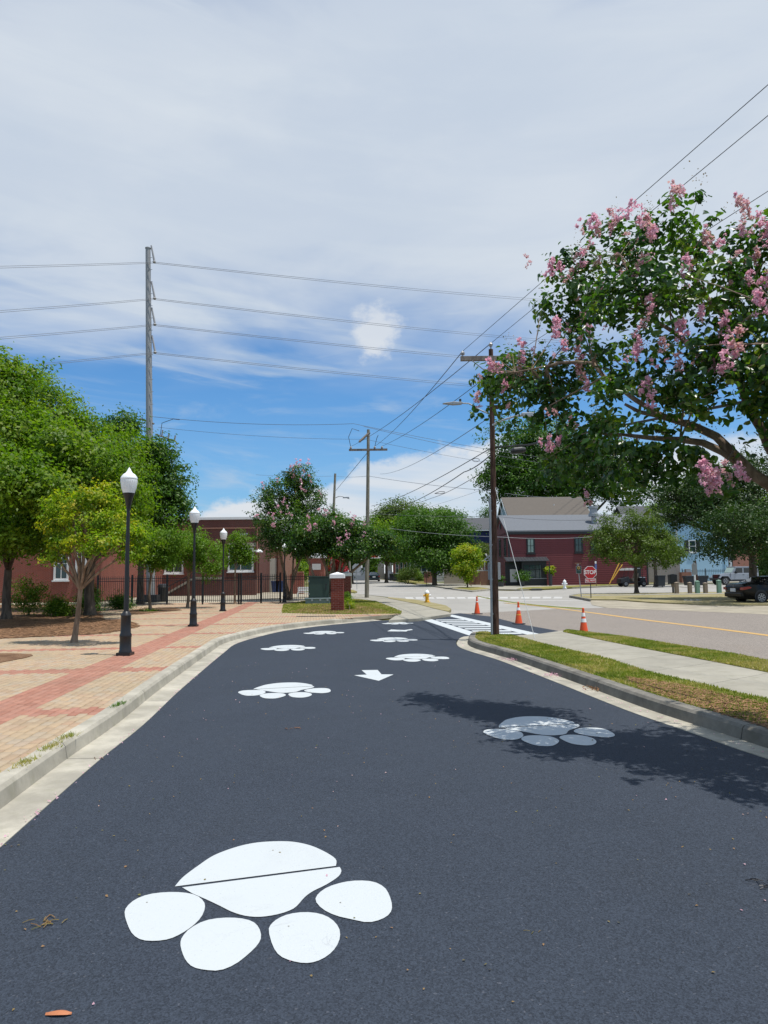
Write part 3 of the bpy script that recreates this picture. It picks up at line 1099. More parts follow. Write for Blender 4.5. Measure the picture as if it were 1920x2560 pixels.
def window(parent, u0, u1, z0, z1, v, fm, pm_, mull=(1, 1), fw=.09, sill=True, depth=.06, fname='window'):
    """window on a wall whose outer face is at local y = v, looking towards -y"""
    mb = MB()
    y0, y1 = v - depth, v + .01
    mb.box((u0 - fw, y0, z0 - fw), (u0, y1, z1 + fw)).box((u1, y0, z0 - fw), (u1 + fw, y1, z1 + fw))
    mb.box((u0, y0, z1), (u1, y1, z1 + fw)).box((u0, y0, z0 - fw), (u1, y1, z0))
    f = mb.build(fname, fm, parent)
    nx, nz = mull
    w_, h_ = (u1 - u0) / nx, (z1 - z0) / nz
    for i in range(nx):
        for j in range(nz):
            MB().box((u0 + i * w_ + .02, v - .02, z0 + j * h_ + .02), (u0 + (i + 1) * w_ - .02, v - .008, z0 + (j + 1) * h_ - .02)).build('pane', pm_, f)
    if nx > 1 or nz > 1:
        b = MB()
        for i in range(1, nx): b.box((u0 + i * w_ - .022, y0 + .012, z0), (u0 + i * w_ + .022, y1, z1))
        for j in range(1, nz): b.box((u0, y0 + .014, z0 + j * h_ - .022), (u1, y1, z0 + j * h_ + .022))
        b.build('glazing_bar', fm, f)
    if sill:
        MB().box((u0 - fw - .06, v - .14, z0 - fw - .09), (u1 + fw + .06, v + .01, z0 - fw - .002)).build('sill', fm, f)
    return f


def gable_roof(mb, u0, u1, v0, v1, ze, zr, th=.14, ov=.35):
    vm = (v0 + v1) / 2
    k = (zr - ze) / (vm - v0)
    a, b = v0 - ov, v1 + ov
    zo = ze - ov * k
    mb.prism([(a, zo), (vm, zr), (vm, zr + th), (a, zo + th)], 'x', u0 - ov, u1 + ov)
    mb.prism([(vm, zr), (b, zo), (b, zo + th), (vm, zr + th)], 'x', u0 - ov, u1 + ov)
    return mb


def gable_wall(mb, u, v0, v1, z0, ze, zr, th=.2):
    vm = (v0 + v1) / 2
    return mb.prism([(v0, z0), (v1, z0), (v1, ze), (vm, zr), (v0, ze)], 'x', u, u + th)


# ---- the school: long brick building at the left
sb = empty('brick_building', (0, 0, 0), 0, 'long red brick building with flat roof behind the trees at left', 'building')
XW = W(246, 1440, 45).x


def wallbox(name, a, b, m, parent=sb):
    return MB().box(a, b).build(name, m, parent)


wallbox('wall', (-48, 45.0, -.2), (XW, 58.4, 6.5), M['brick'])
wallbox('coping', (-48, 44.9, 6.5), (XW + .1, 58.5, 6.75), M['trimw'])
x48, x65 = W(482, 1440, 58).x, W(650, 1440, 58).x
wallbox('wall', (XW, 58.0, -.2), (x48, 70, 6.35), M['brick'])
wallbox('coping', (XW + .1, 57.9, 6.35), (x48, 70, 6.55), M['trimw'])
wallbox('dark_wall', (x48, 57.6, -.2), (x65, 70, 6.35), M['brick_dark'])
wallbox('coping', (x48, 57.5, 6.35), (x65 + .1, 70, 6.55), M['trimw'])
wallbox('cornice', (x48, 57.52, 5.6), (x65 + .08, 57.6, 5.72), M['brick_brown'])
# recessed wing with a pale panel
xr = W(712, 1440, 64).x
wallbox('wing_wall', (x65, 63.0, -.2), (xr, 72, 4.6), M['brick_brown'])
for q in (655, 663, 702):
    xx = W(q, 1440, 63).x
    wallbox('pilaster', (xx - .22, 62.82, -.2), (xx + .22, 63.0, 4.55), M['brick_brown'])
xa, xb = W(672, 1440, 63).x, W(691, 1440, 63).x
wallbox('panel', (xa, 62.93, .3), (xb, 63.0, W(680, 1396, 63).z), M['cream'])
# windows, left wing
for px0, px1, py0, py1 in ((139, 169, 1372, 1446), (193, 214, 1366, 1444)):
    a, b = W(px0, py1, 45), W(px1, py0, 45)
    window(sb, a.x, b.x, a.z, b.z, 45.0, M['trimw'], M['glass'], (2, 2), .12)
a, b = W(255, 1436, 58), W(346, 1385, 58)
window(sb, a.x, b.x, a.z, b.z, 58.0, M['trimw'], M['glass'], (3, 1), .14)
a, b = W(415, 1430, 58), W(455, 1392, 58)
window(sb, a.x, b.x, a.z, b.z, 58.0, M['trimw'], M['glass'], (2, 1), .14)
a, b = W(574, 1425, 57.6), W(630, 1374, 57.6)
window(sb, a.x, b.x, a.z, b.z, 57.6, M['trimw'], M['glass'], (2, 1), .14)
MB().box((a.x - .1, 57.5, b.z + .25), (b.x + .4, 57.6, b.z + .55)).build('lintel', M['stone'], sb)
mm = MB()
for k in range(4):
    q = W(600 + k * 5.6, 1335.5, 57.5)
    mm.cbox((q.x, 57.56, q.z), (.12, .08, .2))
mm.build('emblem', M['galv'], sb)
q = W(523, 1320, 58)
MB().box((q.x - .14, 57.85, q.z - .12), (q.x + .14, 58, q.z + .12)).box((q.x - .06, 57.8, q.z - .22), (q.x + .06, 57.86, q.z - .12)).build('wall_lamp', M['trimw'], sb)
q = W(649, 1380, 57.4)
MB().lathe([(.05, .25), (.28, .02), (.28, -.03)], (q.x, 57.3, q.z)).box((q.x - .5, 57.25, q.z + .05), (q.x + .02, 57.35, q.z + .17)).build('wall_lamp', M['trimw'], sb)
MB().tube([(x65 - .15, 57.45, 0), (x65 - .15, 57.45, 6.2)], .06).build('downpipe', M['brick_brown'], sb)

# ramp in front of it
rp = empty('ramp_wall', (0, 0, 0), 0, 'low brick ramp wall with pale coping rising past the school windows', 'wall')
p = [W(420, 1487, 54), W(486, 1448, 54), W(555, 1448, 54), W(640, 1448, 54)]
g0 = tz(54)
MB().prism([(p[0].x, g0), (p[0].x, p[0].z), (p[1].x, p[1].z), (p[3].x, p[3].z), (p[3].x, g0)], 'y', 54, 54.35).build('wall', M['brick_dark'], rp)
MB().prism([(p[0].x - .1, p[0].z), (p[1].x, p[1].z), (p[2].x, p[2].z), (p[2].x, p[2].z + .16), (p[1].x - .03, p[1].z + .16), (p[0].x - .1, p[0].z + .16)], 'y', 53.9, 54.45).build('coping', M['stone'], rp)

# ---- low round brick enclosure, gate pillar, bench, blue bins behind the fence
rb = empty('brick_enclosure', at(742, 56), 0, 'low rounded brick wall behind the iron fence', 'wall')
h = W(742, 1432, 56).z - tz(56)
vs = []
wv_ = (W(760, 1440, 56).x - W(727, 1440, 56).x) / 2
MB().prism([(-wv_, 0), (wv_, 0), (wv_, h - .1), (wv_ - .1, h), (-wv_ * .6, h), (-wv_, h - .2)], 'y', -.3, .5).build('wall', M['brick'], rb)
MB().box((-wv_ * .7, -.36, h), (wv_, .56, h + .1)).build('coping', M['brick_brown'], rb)
gp_ = empty('gate_pillar', at(793, 58), 0, 'tall brick gate pillar with stepped white cap behind the crape trunks', 'pillar')
h = W(793, 1396, 58).z - tz(58)
MB().box((-.62, -.62, 0), (.62, .62, h)).build('shaft', M['brick'], gp_)
MB().box((-.72, -.72, h), (.72, .72, h + .22)).box((-.5, -.5, h + .22), (.5, .5, h + .4)).build('cap', M['trimw'], gp_)
q = W(791, 1416, 58).z - tz(58)
MB().box((-.35, -.68, q - .28), (.35, -.62, q + .2)).build('plaque', M['paper'], gp_)
bn = empty('bench', at(760, 50), 0, 'small white slatted bench seen through the iron fence', 'bench')
for k in range(4):
    MB().box((-.45, -.22 + k * .115, .42), (.45, -.13 + k * .115, .45)).build('slat', M['trimw'], bn)
for k in range(3):
    MB().box((-.45, .24, .52 + k * .11), (.45, .27, .60 + k * .11)).build('slat', M['trimw'], bn)
for sx_ in (-1, 1):
    MB().box((sx_ * .42 - .03, -.22, 0), (sx_ * .42 + .03, -.16, .42)).box((sx_ * .42 - .03, .2, 0), (sx_ * .42 + .03, .26, .82)).build('leg', M['trimw'], bn)
for k, q in enumerate((689, 700)):
    o = empty('wheelie_bin', at(q, 60.5), 0, ['blue wheeled bin against the brown wing, left one', 'blue wheeled bin against the brown wing, right one'][k], 'bin', 'blue bins by the school wing')
    MB().prism([(-.25, .1), (.25, .1), (.32, 1.0), (-.32, 1.0)], 'y', -.3, .3).build('body', M['binblue'], o)
    MB().box((-.35, -.36, 1.0), (.35, .34, 1.08)).build('lid', M['binblue'], o)
    for s_ in (-1, 1):
        MB().tube([(s_ * .22, .25, .1), (s_ * .28, .25, .1)], .1, 10).build('wheel', M['rubber'], o)

# ---- the dark red clapboard house
HA = math.atan2(.02, 1)
HO = at(1273, 75)
HO.z = tz(75)
hs = empty('clapboard_house', HO, HA, 'dark red clapboard house with black storefront bay at the crossing', 'building')
HL, HD, HE, HR = 14.7, 8.6, 5.75, 7.7
MB().box((.02, .02, 0), (HL - .02, HD, HE)).build('wall', M['siding'], hs)
mb = MB()
gable_wall(mb, .02, .02, HD - .02, 0, HE, HR, .15)
mb.build('gable', M['siding'], hs)
nb = 24
bh = (HE - .28) / nb
wedge = [(0.016, 0), (-.046, 0), (-.006, bh * 1.02), (.016, bh * 1.02)]
bm_f = MB().prism(wedge, 'x', 0, HL).mesh('clapboard')
bm_f.materials.append(M['siding'])
for k in range(nb):
    o = link_mesh('clapboard', bm_f, None, hs)
    o.location = (0, 0, .05 + k * bh)
bm_g = MB().prism([(-v, z) for v, z in wedge], 'y', 0, HD).mesh('clapboard')
bm_g = MB().prism(wedge, 'y', 0, HD).mesh('clapboard')
bm_g.materials.append(M['siding'])
for k in range(nb):
    o = link_mesh('clapboard', bm_g, None, hs)
    o.location = (0, 0, .05 + k * bh)
gable_roof(MB(), 0, HL, 0, HD, HE + .06, HR, .16, .26).build('roof', M['roof_grey'], hs)
MB().box((-.26, -.25, HE - .30), (HL + .26, -.18, HE - .04)).box((0, -.18, HE - .24), (HL, -.02, HE - .20)).build('fascia', M['siding_trim'], hs)
MB().box((-.05, -.05, .02), (.12, -.01, HE - .2)).build('corner_board', M['siding_trim'], hs)
MB().box((HL - .12, -.05, .02), (HL + .05, -.01, HE - .2)).build('corner_board', M['siding_trim'], hs)


def hx(px, py):
    """local (u, z) on the facade of the red house"""
    d = ray(px, py)
    o = Vector((0, 0, CAMH))
    n = Vector((math.sin(HA), -math.cos(HA), 0))
    t = (Vector(HO) - o).dot(n) / d.dot(n)
    p = o + d * t - Vector(HO)
    return p.x * math.cos(HA) + p.y * math.sin(HA), p.z


for (x0, y0, x1, y1, gm, mu) in ((1318.5, 1348, 1334, 1381, M['glass_pale'], (2, 2)), (1438, 1346, 1454, 1379, M['glass'], (2, 2)), (1478, 1358, 1492, 1379, M['glass'], (1, 2))):
    u0, z1 = hx(x0, y0)
    u1, z0 = hx(x1, y1)
    window(hs, u0, u1, z0, z1, -.05, M['siding_trim'], gm, mu, .13)
# gable-end windows (local x = 0 plane): turned frames
for v0 in (1.2, 4.2):
    f = MB().box((-.09, v0 - .12, 3.2), (-.02, v0, 5.2)).box((-.09, v0 + .8, 3.2), (-.02, v0 + .92, 5.2)).box((-.09, v0, 5.08), (-.02, v0 + .8, 5.2)).box((-.09, v0, 3.2), (-.02, v0 + .8, 3.32)).box((-.085, v0, 4.18), (-.02, v0 + .8, 4.24)).build('window', M['siding_trim'], hs)
    MB().box((-.05, v0, 3.32), (-.035, v0 + .8, 5.08)).build('pane', M['glass'], f)
MB().box((-.08, 4.0, 6.3), (-.02, 4.5, 6.9)).build('vent', M['siding_trim'], hs)
# storefront bay
u0, _ = hx(1263, 1440)
u1, _ = hx(1361, 1440)
um, _ = hx(1300, 1440)
zt = hx(1310, 1404)[1]
bay = MB().box((um, -1.0, 0), (u1, -.05, .85)).box((um, -1.0, zt - .35), (u1, -.05, zt)).box((um, -1.0, .85), (um + .18, -.05, zt - .35)).box((u1 - .5, -1.0, .85), (u1, -.05, zt - .35)).build('storefront', M['siding_trim'], hs)
MB().box((um + .18, -.9, .85), (u1 - .5, -.2, zt - .35)).build('shop_interior', M['blackp'], bay)
nx, nz = 3, 2
a, b, c0, c1 = um + .2, u1 - .52, .88, zt - .38
for i in range(nx):
    for j in range(nz):
        ua, ub = a + (b - a) * i / nx + .03, a + (b - a) * (i + 1) / nx - .03
        za, zb = (c0, c0 + (c1 - c0) * .62) if j == 0 else (c0 + (c1 - c0) * .66, c1)
        MB().box((ua, -.955, za), (ub, -.94, zb)).build('pane', M['glass'], bay)
mb = MB()
for i in range(1, nx): mb.box((a + (b - a) * i / nx - .03, -.985, c0), (a + (b - a) * i / nx + .03, -.93, c1))
mb.box((a, -.98, c0 + (c1 - c0) * .62), (b, -.932, c0 + (c1 - c0) * .66))
mb.build('glazing_bar', M['siding_trim'], bay)
for q, zz in ((.35, 1.9), (1.0, 1.95)):
    MB().box((a + q, -.935, c0 + .9), (a + q + .32, -.925, c0 + 1.25)).build('notice', M['paper'], bay)
MB().box((um, -1.02, .78), (u1, -.99, .84)).build('bay_sill', M['galv'], bay)
MB().prism([(-1.35, zt), (-.04, zt + .42), (-.04, zt + .48), (-1.35, zt + .05)], 'x', u0 - .1, u1 + .25).build('awning', M['metal_roof'], hs)
seam = MB()
for k in range(14):
    x = u0 + (u1 + .1 - u0) * k / 13
    seam.prism([(-1.34, zt + .055), (-.05, zt + .485), (-.05, zt + .51), (-1.34, zt + .08)], 'x', x - .02, x + .02)
seam.build('awning_seam', M['metal_roof'], hs)
MB().box((u0, -.10, 0), (um, -.045, zt)).build('entry_panel', M['siding_trim'], hs)
d0, _ = hx(1272, 1440)
d1, _ = hx(1294, 1440)
dr_ = MB().box((d0, -.16, .05), (d1, -.105, 2.25)).build('door', M['siding_trim'], hs)
MB().box((d0 + .1, -.175, .45), (d1 - .1, -.163, hx(1280, 1423)[1])).build('notice', M['paper'], dr_)
MB().box((d0 + .05, -.14, 2.35), (d1 - .05, -.108, zt - .15)).build('transom', M['glass'], hs)
MB().box((hx(1547, 1440)[0], -.2, hx(1547, 1426)[1]), (hx(1583, 1440)[0], -.06, hx(1547, 1423)[1])).build('door_canopy', M['trimw'], hs)
MB().box((hx(1586, 1440)[0], -.09, .05), (hx(1602, 1440)[0], -.05, 2.6)).build('side_door', M['siding_trim'], hs)
# roof vent
q = hx(1497, 1305)
vt = empty('roof_vent', HO + Vector((q[0], 2.0, 0)), HA)
MB().lathe([(.25, 6.4), (.25, 7.4), (.55, 7.45), (.55, 7.75), (.42, 7.8), (.42, 8.25), (.5, 8.3), (.5, 8.55), (.05, 8.6)], (0, 0, 0), 12).build('shaft', M['galv'], vt)
tag(vt, 'galvanised exhaust vent on the grey roof of the red house', 'roof vent')

# ---- brown roofed house behind
o = at(1277, 97)
bh_ = empty('brown_roof_house', o, HA, 'house with brown shingle roof and pale blue gable behind the red one', 'building')
ze = W(1277, 1288, 97).z - o.z
zr = W(1255, 1246, 101).z - o.z
LB = W(1478, 1440, 97).x - o.x
MB().box((.1, .1, 0), (LB - .1, 7.9, ze)).build('wall', M['gableblue'], bh_)
mb = MB()
gable_wall(mb, 0, 0, 8.0, 0, ze, zr, .2)
mb.build('gable', M['gableblue'], bh_)
gable_roof(MB(), 0, LB, 0, 8, ze + .02, zr, .14, .3).build('roof', M['roof_brown'], bh_)
MB().box((-.3, -.38, ze - .42), (LB + .3, -.31, ze - .12)).build('fascia', M['trimw'], bh_)
k_ = (zr - ze) / 4
MB().prism([(-.3, ze - .5), (4, zr - .22), (4, zr + .0), (-.3, ze - .28)], 'x', -.36, -.31).prism([(4, zr - .22), (8.3, ze - .5), (8.3, ze - .28), (4, zr)], 'x', -.36, -.31).build('bargeboard', M['trimw'], bh_)
MB().box((-.05, 3.7, zr - 1.6), (-.01, 4.1, zr - .7)).build('gable_vent', M['trimw'], bh_)
q = W(1388, 1266, 98.5)
MB().tube([(q.x - o.x, 2, q.z - o.z - .3), (q.x - o.x, 2, q.z - o.z + .35)], .09).build('vent_pipe', M['trimw'], bh_)

# ---- navy house
o = at(1158, 104)
nv = empty('navy_house', o, HA, 'navy blue sided house with grey roof left of the dark pole', 'building')
LN = W(1240, 1440, 104).x - o.x
zc, z1_, z2_ = W(1190, 1358, 104).z - o.z, W(1190, 1325, 104).z - o.z, W(1190, 1297, 108).z - o.z
MB().box((0, 0, zc), (LN, 8, z1_)).build('upper_wall', M['navy'], nv)
MB().box((.05, .05, 0), (LN - .05, 7.9, zc)).build('lower_wall', M['brick_brown'], nv)
gable_roof(MB(), 0, LN, 0, 8, z1_ + .1, z2_, .15, .35).build('roof', M['roof_dark'], nv)
MB().box((-.35, -.42, z1_ - .14), (LN + .3, -.36, z1_ + .02)).build('fascia', M['trimw'], nv)
for k in range(5):
    MB().box((.5 + k * .9, -.03, zc + .05), (.53 + k * .9, -.005, z1_ - .2)).build('batten', M['navy'], nv)

# ---- white stair landing between the navy and the red house
o = at(1213, 84)
ws = empty('outside_stair', o, 0, 'white painted outside stair with slanted braces beside the red house', 'stair')
z0 = W(1213, 1425, 84).z - o.z
MB().box((-.9, -.6, z0 - .12), (1.2, .6, z0)).build('landing', M['white'], ws)
mb = MB()
for x in (-.9, -.1, 1.1): mb.box((x - .05, -.6, z0), (x + .05, -.5, z0 + 1.1))
mb.box((-.9, -.6, z0 + 1.05), (1.1, -.5, z0 + 1.15))
mb.build('railing', M['white'], ws)
MB().tube([(-.9, -.55, z0 + 1.0), (-.4, -.55, z0)], .06).tube([(0, -.55, z0 + 1.9), (1.1, -.55, z0 + .2)], .09).tube([(-.2, -.5, z0 + 1.1), (1.2, -.5, z0 + 2.2)], .07).build('brace', M['white'], ws)
for x in (-.8, 1.1): MB().box((x - .06, -.5, 0), (x + .06, -.38, z0 - .12)).build('post', M['white'], ws)

# ---- blue house at the right with fence and shutters
o = at(1695, 86)
bl = empty('blue_house', o, .05, 'light blue house wall with dark shuttered window behind the silver car', 'building')
LB2 = W(1826, 1440, 86).x - o.x
MB().box((0, 0, 0), (LB2, 9, 7.4)).build('wall', M['blueh'], bl)
MB().box((-.06, -.05, 0), (.14, 0, 7.3)).build('corner_board', M['trimw'], bl)
gable_roof(MB(), 0, LB2, 0, 9, 7.4, 8.6, .15, .3).build('roof', M['roof_grey'], bl)
a, b = W(1725, 1379, 86), W(1738, 1352, 86)
window(bl, a.x - o.x, b.x - o.x, a.z - o.z, b.z - o.z, 0, M['trimw'], M['glass'], (1, 2), .1)
for u in (a.x - o.x - .62, b.x - o.x + .13):
    MB().box((u, -.06, a.z - o.z - .05), (u + .48, -.01, b.z - o.z + .08)).build('shutter', M['siding_trim'], bl)
MB().tube([(LB2 * .93, -.08, .1), (LB2 * .93, -.08, 6.8)], .06).build('downpipe', M['blueh'], bl)
o = at(1826, 90)
sm = empty('salmon_building', o, .05, 'salmon coloured wall with white corner trim right of the blue house', 'building')
LS = W(1990, 1440, 90).x - o.x
MB().box((0, 0, 0), (LS, 9, 4.6)).build('wall', M['stucco'], sm)
MB().box((-.3, -.4, 4.6), (LS + .3, 9.2, 4.9)).build('roof', M['roof_dark'], sm)
MB().box((-.05, -.06, 0), (.3, 0, 4.6)).build('corner_board', M['trimw'], sm)
window(sm, 4.6, 5.6, 1.6, 3.2, 0, M['trimw'], M['glass'], (1, 2), .12)
hd = empty('garden_wall', at(1905, 80), .05, 'low brick garden wall beyond the rear of the silver car', 'wall')
MB().box((-1.2, 0, 0), (6, .3, 1.5)).build('wall', M['brick_brown'], hd)
MB().box((-1.25, -.05, 1.5), (6, .35, 1.62)).build('coping', M['stone'], hd)

# ---- grey-roofed building between
o = at(1585, 96)
gb = empty('grey_roof_building', o, HA, 'building with plain dark grey roof mostly behind the small oak', 'building')
ze, zr = W(1600, 1330, 96).z - o.z, W(1600, 1268, 101).z - o.z
MB().box((0, 0, 0), (7.5, 9.6, ze)).build('wall', M['gableblue'], gb)
gable_roof(MB(), 0, 7.5, 0, 9.6, ze, zr, .15, .3).build('roof', M['roof_dark'], gb)

# ---- plank fence right of the red house
def plank_fence(name, pxa, pxb, Y, py_top, m, label, wd=.15, rail=True):
    A, B = at(pxa, Y), at(pxb, Y)
    o = empty(name, A, 0, label, 'fence')
    Lf = B.x - A.x
    hh = W((pxa + pxb) / 2, py_top, Y).z - tz(Y)
    n = int(Lf / wd)
    for k in range(n):
        h2 = hh * (1 + rng.normal(0, .008))
        dy = rng.normal(0, .006)
        MB().box((k * wd + .006, -.02 + dy, .04), ((k + 1) * wd - .006, .004 + dy, h2)).build('plank', m, o)
    for z in (.35, hh - .35):
        MB().box((0, .015, z), (Lf, .06, z + .09)).build('rail', m, o)
    return o


plank_fence('plank_fence', 1621, 1703, 80, 1398, M['woodgrey'], 'weathered grey plank fence right of the red house')
plank_fence('plank_fence', 1201, 1228, 78, 1428, M['woodbrown'], 'weathered brown plank fence left of the red house')
o = at(1110, 86)
hw = empty('beige_garden_wall', o, 0, 'beige rendered garden wall behind the light green sapling', 'wall')
L1 = W(1160, 1440, 86).x - o.x
MB().box((0, 0, 0), (L1, .35, W(1130, 1426, 86).z - o.z)).build('wall', M['stone'], hw)
MB().box((-.08, -.06, W(1130, 1426, 86).z - o.z), (L1, .41, W(1130, 1423, 86).z - o.z)).build('coping', M['stone'], hw)
o = at(1172, 80)
rw_ = empty('brown_fence_panel', o, 0, 'plain red brown boarded fence beside the sapling', 'fence')
L1 = W(1201, 1440, 80).x - o.x
for k in range(int(L1 / .14)):
    MB().box((k * .14 + .004, 0, 0), ((k + 1) * .14 - .004, .03, W(1185, 1431, 80).z - o.z)).build('board', M['woodbrown'], rw_)
MB().box((0, .03, .4), (L1, .08, .5)).build('rail', M['woodbrown'], rw_)
o = at(1060, 92)
lw2 = empty('pink_garden_wall', o, 0, 'low dusty pink wall left of the white gate', 'wall')
MB().box((0, 0, 0), (W(1090, 1440, 92).x - o.x, .3, W(1075, 1430, 92).z - o.z)).build('wall', M['brick_brown'], lw2)
MB().box((-.05, -.04, W(1075, 1430, 92).z - o.z), (W(1090, 1440, 92).x - o.x + .05, .34, W(1075, 1428, 92).z - o.z)).build('coping', M['stone'], lw2)
o = at(1092, 92)
wg = empty('white_gate', o, 0, 'small white picket gate between two garden walls', 'gate')
L1 = W(1111, 1440, 92).x - o.x
h = W(1100, 1434, 92).z - o.z
for k in range(8):
    MB().box((L1 * (k + .25) / 8, 0, .1), (L1 * (k + .7) / 8, .03, h)).build('picket', M['white'], wg)
for z in (.25, h - .15): MB().box((0, .03, z), (L1, .06, z + .1)).build('rail', M['white'], wg)

# ---- houses down the street
o = at(985, 118)
fh = empty('brick_house', o, 0, 'small red brick house with tall white windows down the street', 'building')
L1 = W(1022, 1440, 118).x - o.x
h = W(1000, 1398, 118).z - o.z
MB().box((0, 0, 0), (L1, 10, h)).build('wall', M['brick'], fh)
MB().prism([(-.3, h), (L1 / 2, h + 1.6), (L1 + .3, h)], 'y', -.3, 10).build('roof', M['roof_dark'], fh)
for k in range(3): window(fh, .35 + k * .7, .7 + k * .7, 1.2, h - .6, 0, M['trimw'], M['glass'], (1, 2), .06)
o = at(1024, 112)
ph = empty('porch_house', o, 0, 'dark house with white porch rail under the big street tree', 'building')
MB().box((0, 2, 0), (8.0, 10, 4.4)).build('wall', M['navy'], ph)
MB().prism([(-.4, 4.4), (4, 6.6), (8.4, 4.4)], 'y', -.4, 10).build('roof', M['roof_dark'], ph)
MB().box((0, 0, .2), (8, 2, .45)).build('porch_floor', M['stone'], ph)
for x in (.1, 2.7, 5.3, 7.9): MB().box((x - .08, 0, .45), (x + .08, .16, 4.2)).build('post', M['white'], ph)
MB().box((0, .02, 1.3), (8, .1, 1.42)).build('rail', M['white'], ph)
for k in range(40): MB().box((.1 + k * .195, .04, .5), (.14 + k * .195, .08, 1.3)).build('baluster', M['white'], ph)
window(ph, 1.0, 1.9, 1.5, 3.4, 2, M['trimw'], M['glass'], (1, 2), .1)
window(ph, 5.8, 6.7, 1.5, 3.4, 2, M['trimw'], M['glass'], (1, 2), .1)
o = at(944, 128)
st = empty('stair_house', o, 0, 'grey house front with white entrance steps far down the street', 'building')
MB().box((0, 3, 0), (5.2, 11, 4.6)).build('wall', M['stone'], st)
MB().prism([(-.4, 4.6), (2.6, 6.6), (5.6, 4.6)], 'y', 2.6, 11).build('roof', M['roof_dark'], st)
for k in range(7): MB().box((1.4, k * .3, 0), (2.6, 3, .2 + k * .22)).build('step', M['galv'], st)
MB().tube([(1.3, 0, 1.0), (1.3, 2.1, 2.6)], .08).tube([(2.7, 0, 1.0), (2.7, 2.1, 2.6)], .08).build('handrail', M['white'], st)
window(st, 3.4, 4.3, 1.8, 3.4, 3, M['trimw'], M['glass'], (1, 2), .1)
o = at(852, 120)
gh = empty('far_grey_house', o, 0, 'dim grey house behind the back of the stop sign', 'building')
MB().box((0, 0, 0), (4.4, 9, 3.6)).build('wall', M['galv'], gh)
MB().prism([(-.4, 3.6), (2.2, 5.4), (4.8, 3.6)], 'y', -.4, 9).build('roof', M['roof_dark'], gh)
window(gh, 1.2, 2.2, 1.2, 2.6, 0, M['trimw'], M['glass'], (1, 2), .1)

# ================================================================== TREES
def unit(v):
    return v / np.maximum(1e-9, np.linalg.norm(v, axis=1, keepdims=True))


def leaf_cards(P, Nn, size, aspect=.5, fold=.18, shape='leaf'):
    """one folded leaf (six vertices, two quads) at every point"""
    n = len(P)
    a = unit(np.cross(Nn, rng.normal(size=(n, 3))))
    b = np.cross(Nn, a)
    s = (size * (0.7 + .6 * rng.random(n)))[:, None]
    base, tip = P - a * s * .5, P + a * s * .5 - Nn * s * .08
    if shape == 'leaf':
        l1 = P - a * s * .1 + b * s * aspect * .5 + Nn * s * fold
        r1 = P - a * s * .1 - b * s * aspect * .5 + Nn * s * fold
        V = np.stack([base, r1, tip, l1], 1).reshape(-1, 3)
        F = np.arange(n * 4).reshape(-1, 4)
        return V, F
    l1 = P - a * s * .2 + b * s * aspect * .5 + Nn * s * fold
    r1 = P - a * s * .2 - b * s * aspect * .5 + Nn * s * fold
    l2 = P + a * s * .2 + b * s * aspect * .42 + Nn * s * fold * .8
    r2 = P + a * s * .2 - b * s * aspect * .42 + Nn * s * fold * .8
    V = np.stack([base, r1, r2, tip, l2, l1], 1).reshape(-1, 3)
    k = (np.arange(n) * 6)[:, None]
    F = np.concatenate([k + np.array([[0, 1, 2, 3]]), k + np.array([[0, 3, 4, 5]])], 1).reshape(-1, 4)
    return V, F


def sample_crown(lobes, nclump, per, spread, inner=.45, flat=.7, jit=.10):
    """points in leafy clumps spread through ellipsoid lobes; returns points, outward normals, clump centres"""
    vol = np.array([(r[0] * r[1] * r[2]) ** (2 / 3) for _, r in lobes])
    pick = rng.choice(len(lobes), nclump, p=vol / vol.sum())
    cen = np.array([c for c, _ in lobes])[pick]
    rad = np.array([r for _, r in lobes])[pick]
    d = unit(rng.normal(size=(nclump, 3)))
    rr = (inner + (1 - inner) * rng.random(nclump) ** .6)[:, None] * (1 + jit * rng.normal(size=(nclump, 1)))
    cc = cen + d * rad * rr
    sp = spread * (0.55 + .9 * rng.random(nclump))
    cnt = np.maximum(4, (per * (sp / spread) ** 1.6).astype(int))
    k = rng.random(nclump) < .16
    cc[k] += d[k] * rad[k] * (.10 + .22 * rng.random((k.sum(), 1)))
    cnt[k] = np.maximum(4, (cnt[k] * .55).astype(int))
    sp[k] *= .75
    idx = np.repeat(np.arange(nclump), cnt)
    global TONE
    TONE = np.clip(.62 * rng.random(nclump)[idx] + .38 * rng.random(len(idx)), .002, 1)
    off = rng.normal(size=(len(idx), 3)) * .55
    off[:, 2] *= flat
    P = cc[idx] + off * sp[idx][:, None]
    out = unit(unit(off) * .5 + d[idx] * .6 + np.array([0, 0, .55]) + rng.normal(size=(len(idx), 3)) * .55)
    return P, out, cc


def set_tone(me, tone):
    a = me.attributes.new('tone', 'FLOAT', 'FACE')
    k = len(me.polygons) // len(tone)
    a.data.foreach_set('value', np.repeat(tone, k).astype(np.float32))


def lob(px, py, Y, rx, ry, rd=None):
    p = W(px, py, Y)
    k = Y / FPX
    return (np.array(p), np.array([rx * k, (rd if rd is not None else (rx + ry) / 2 * k), ry * k]))


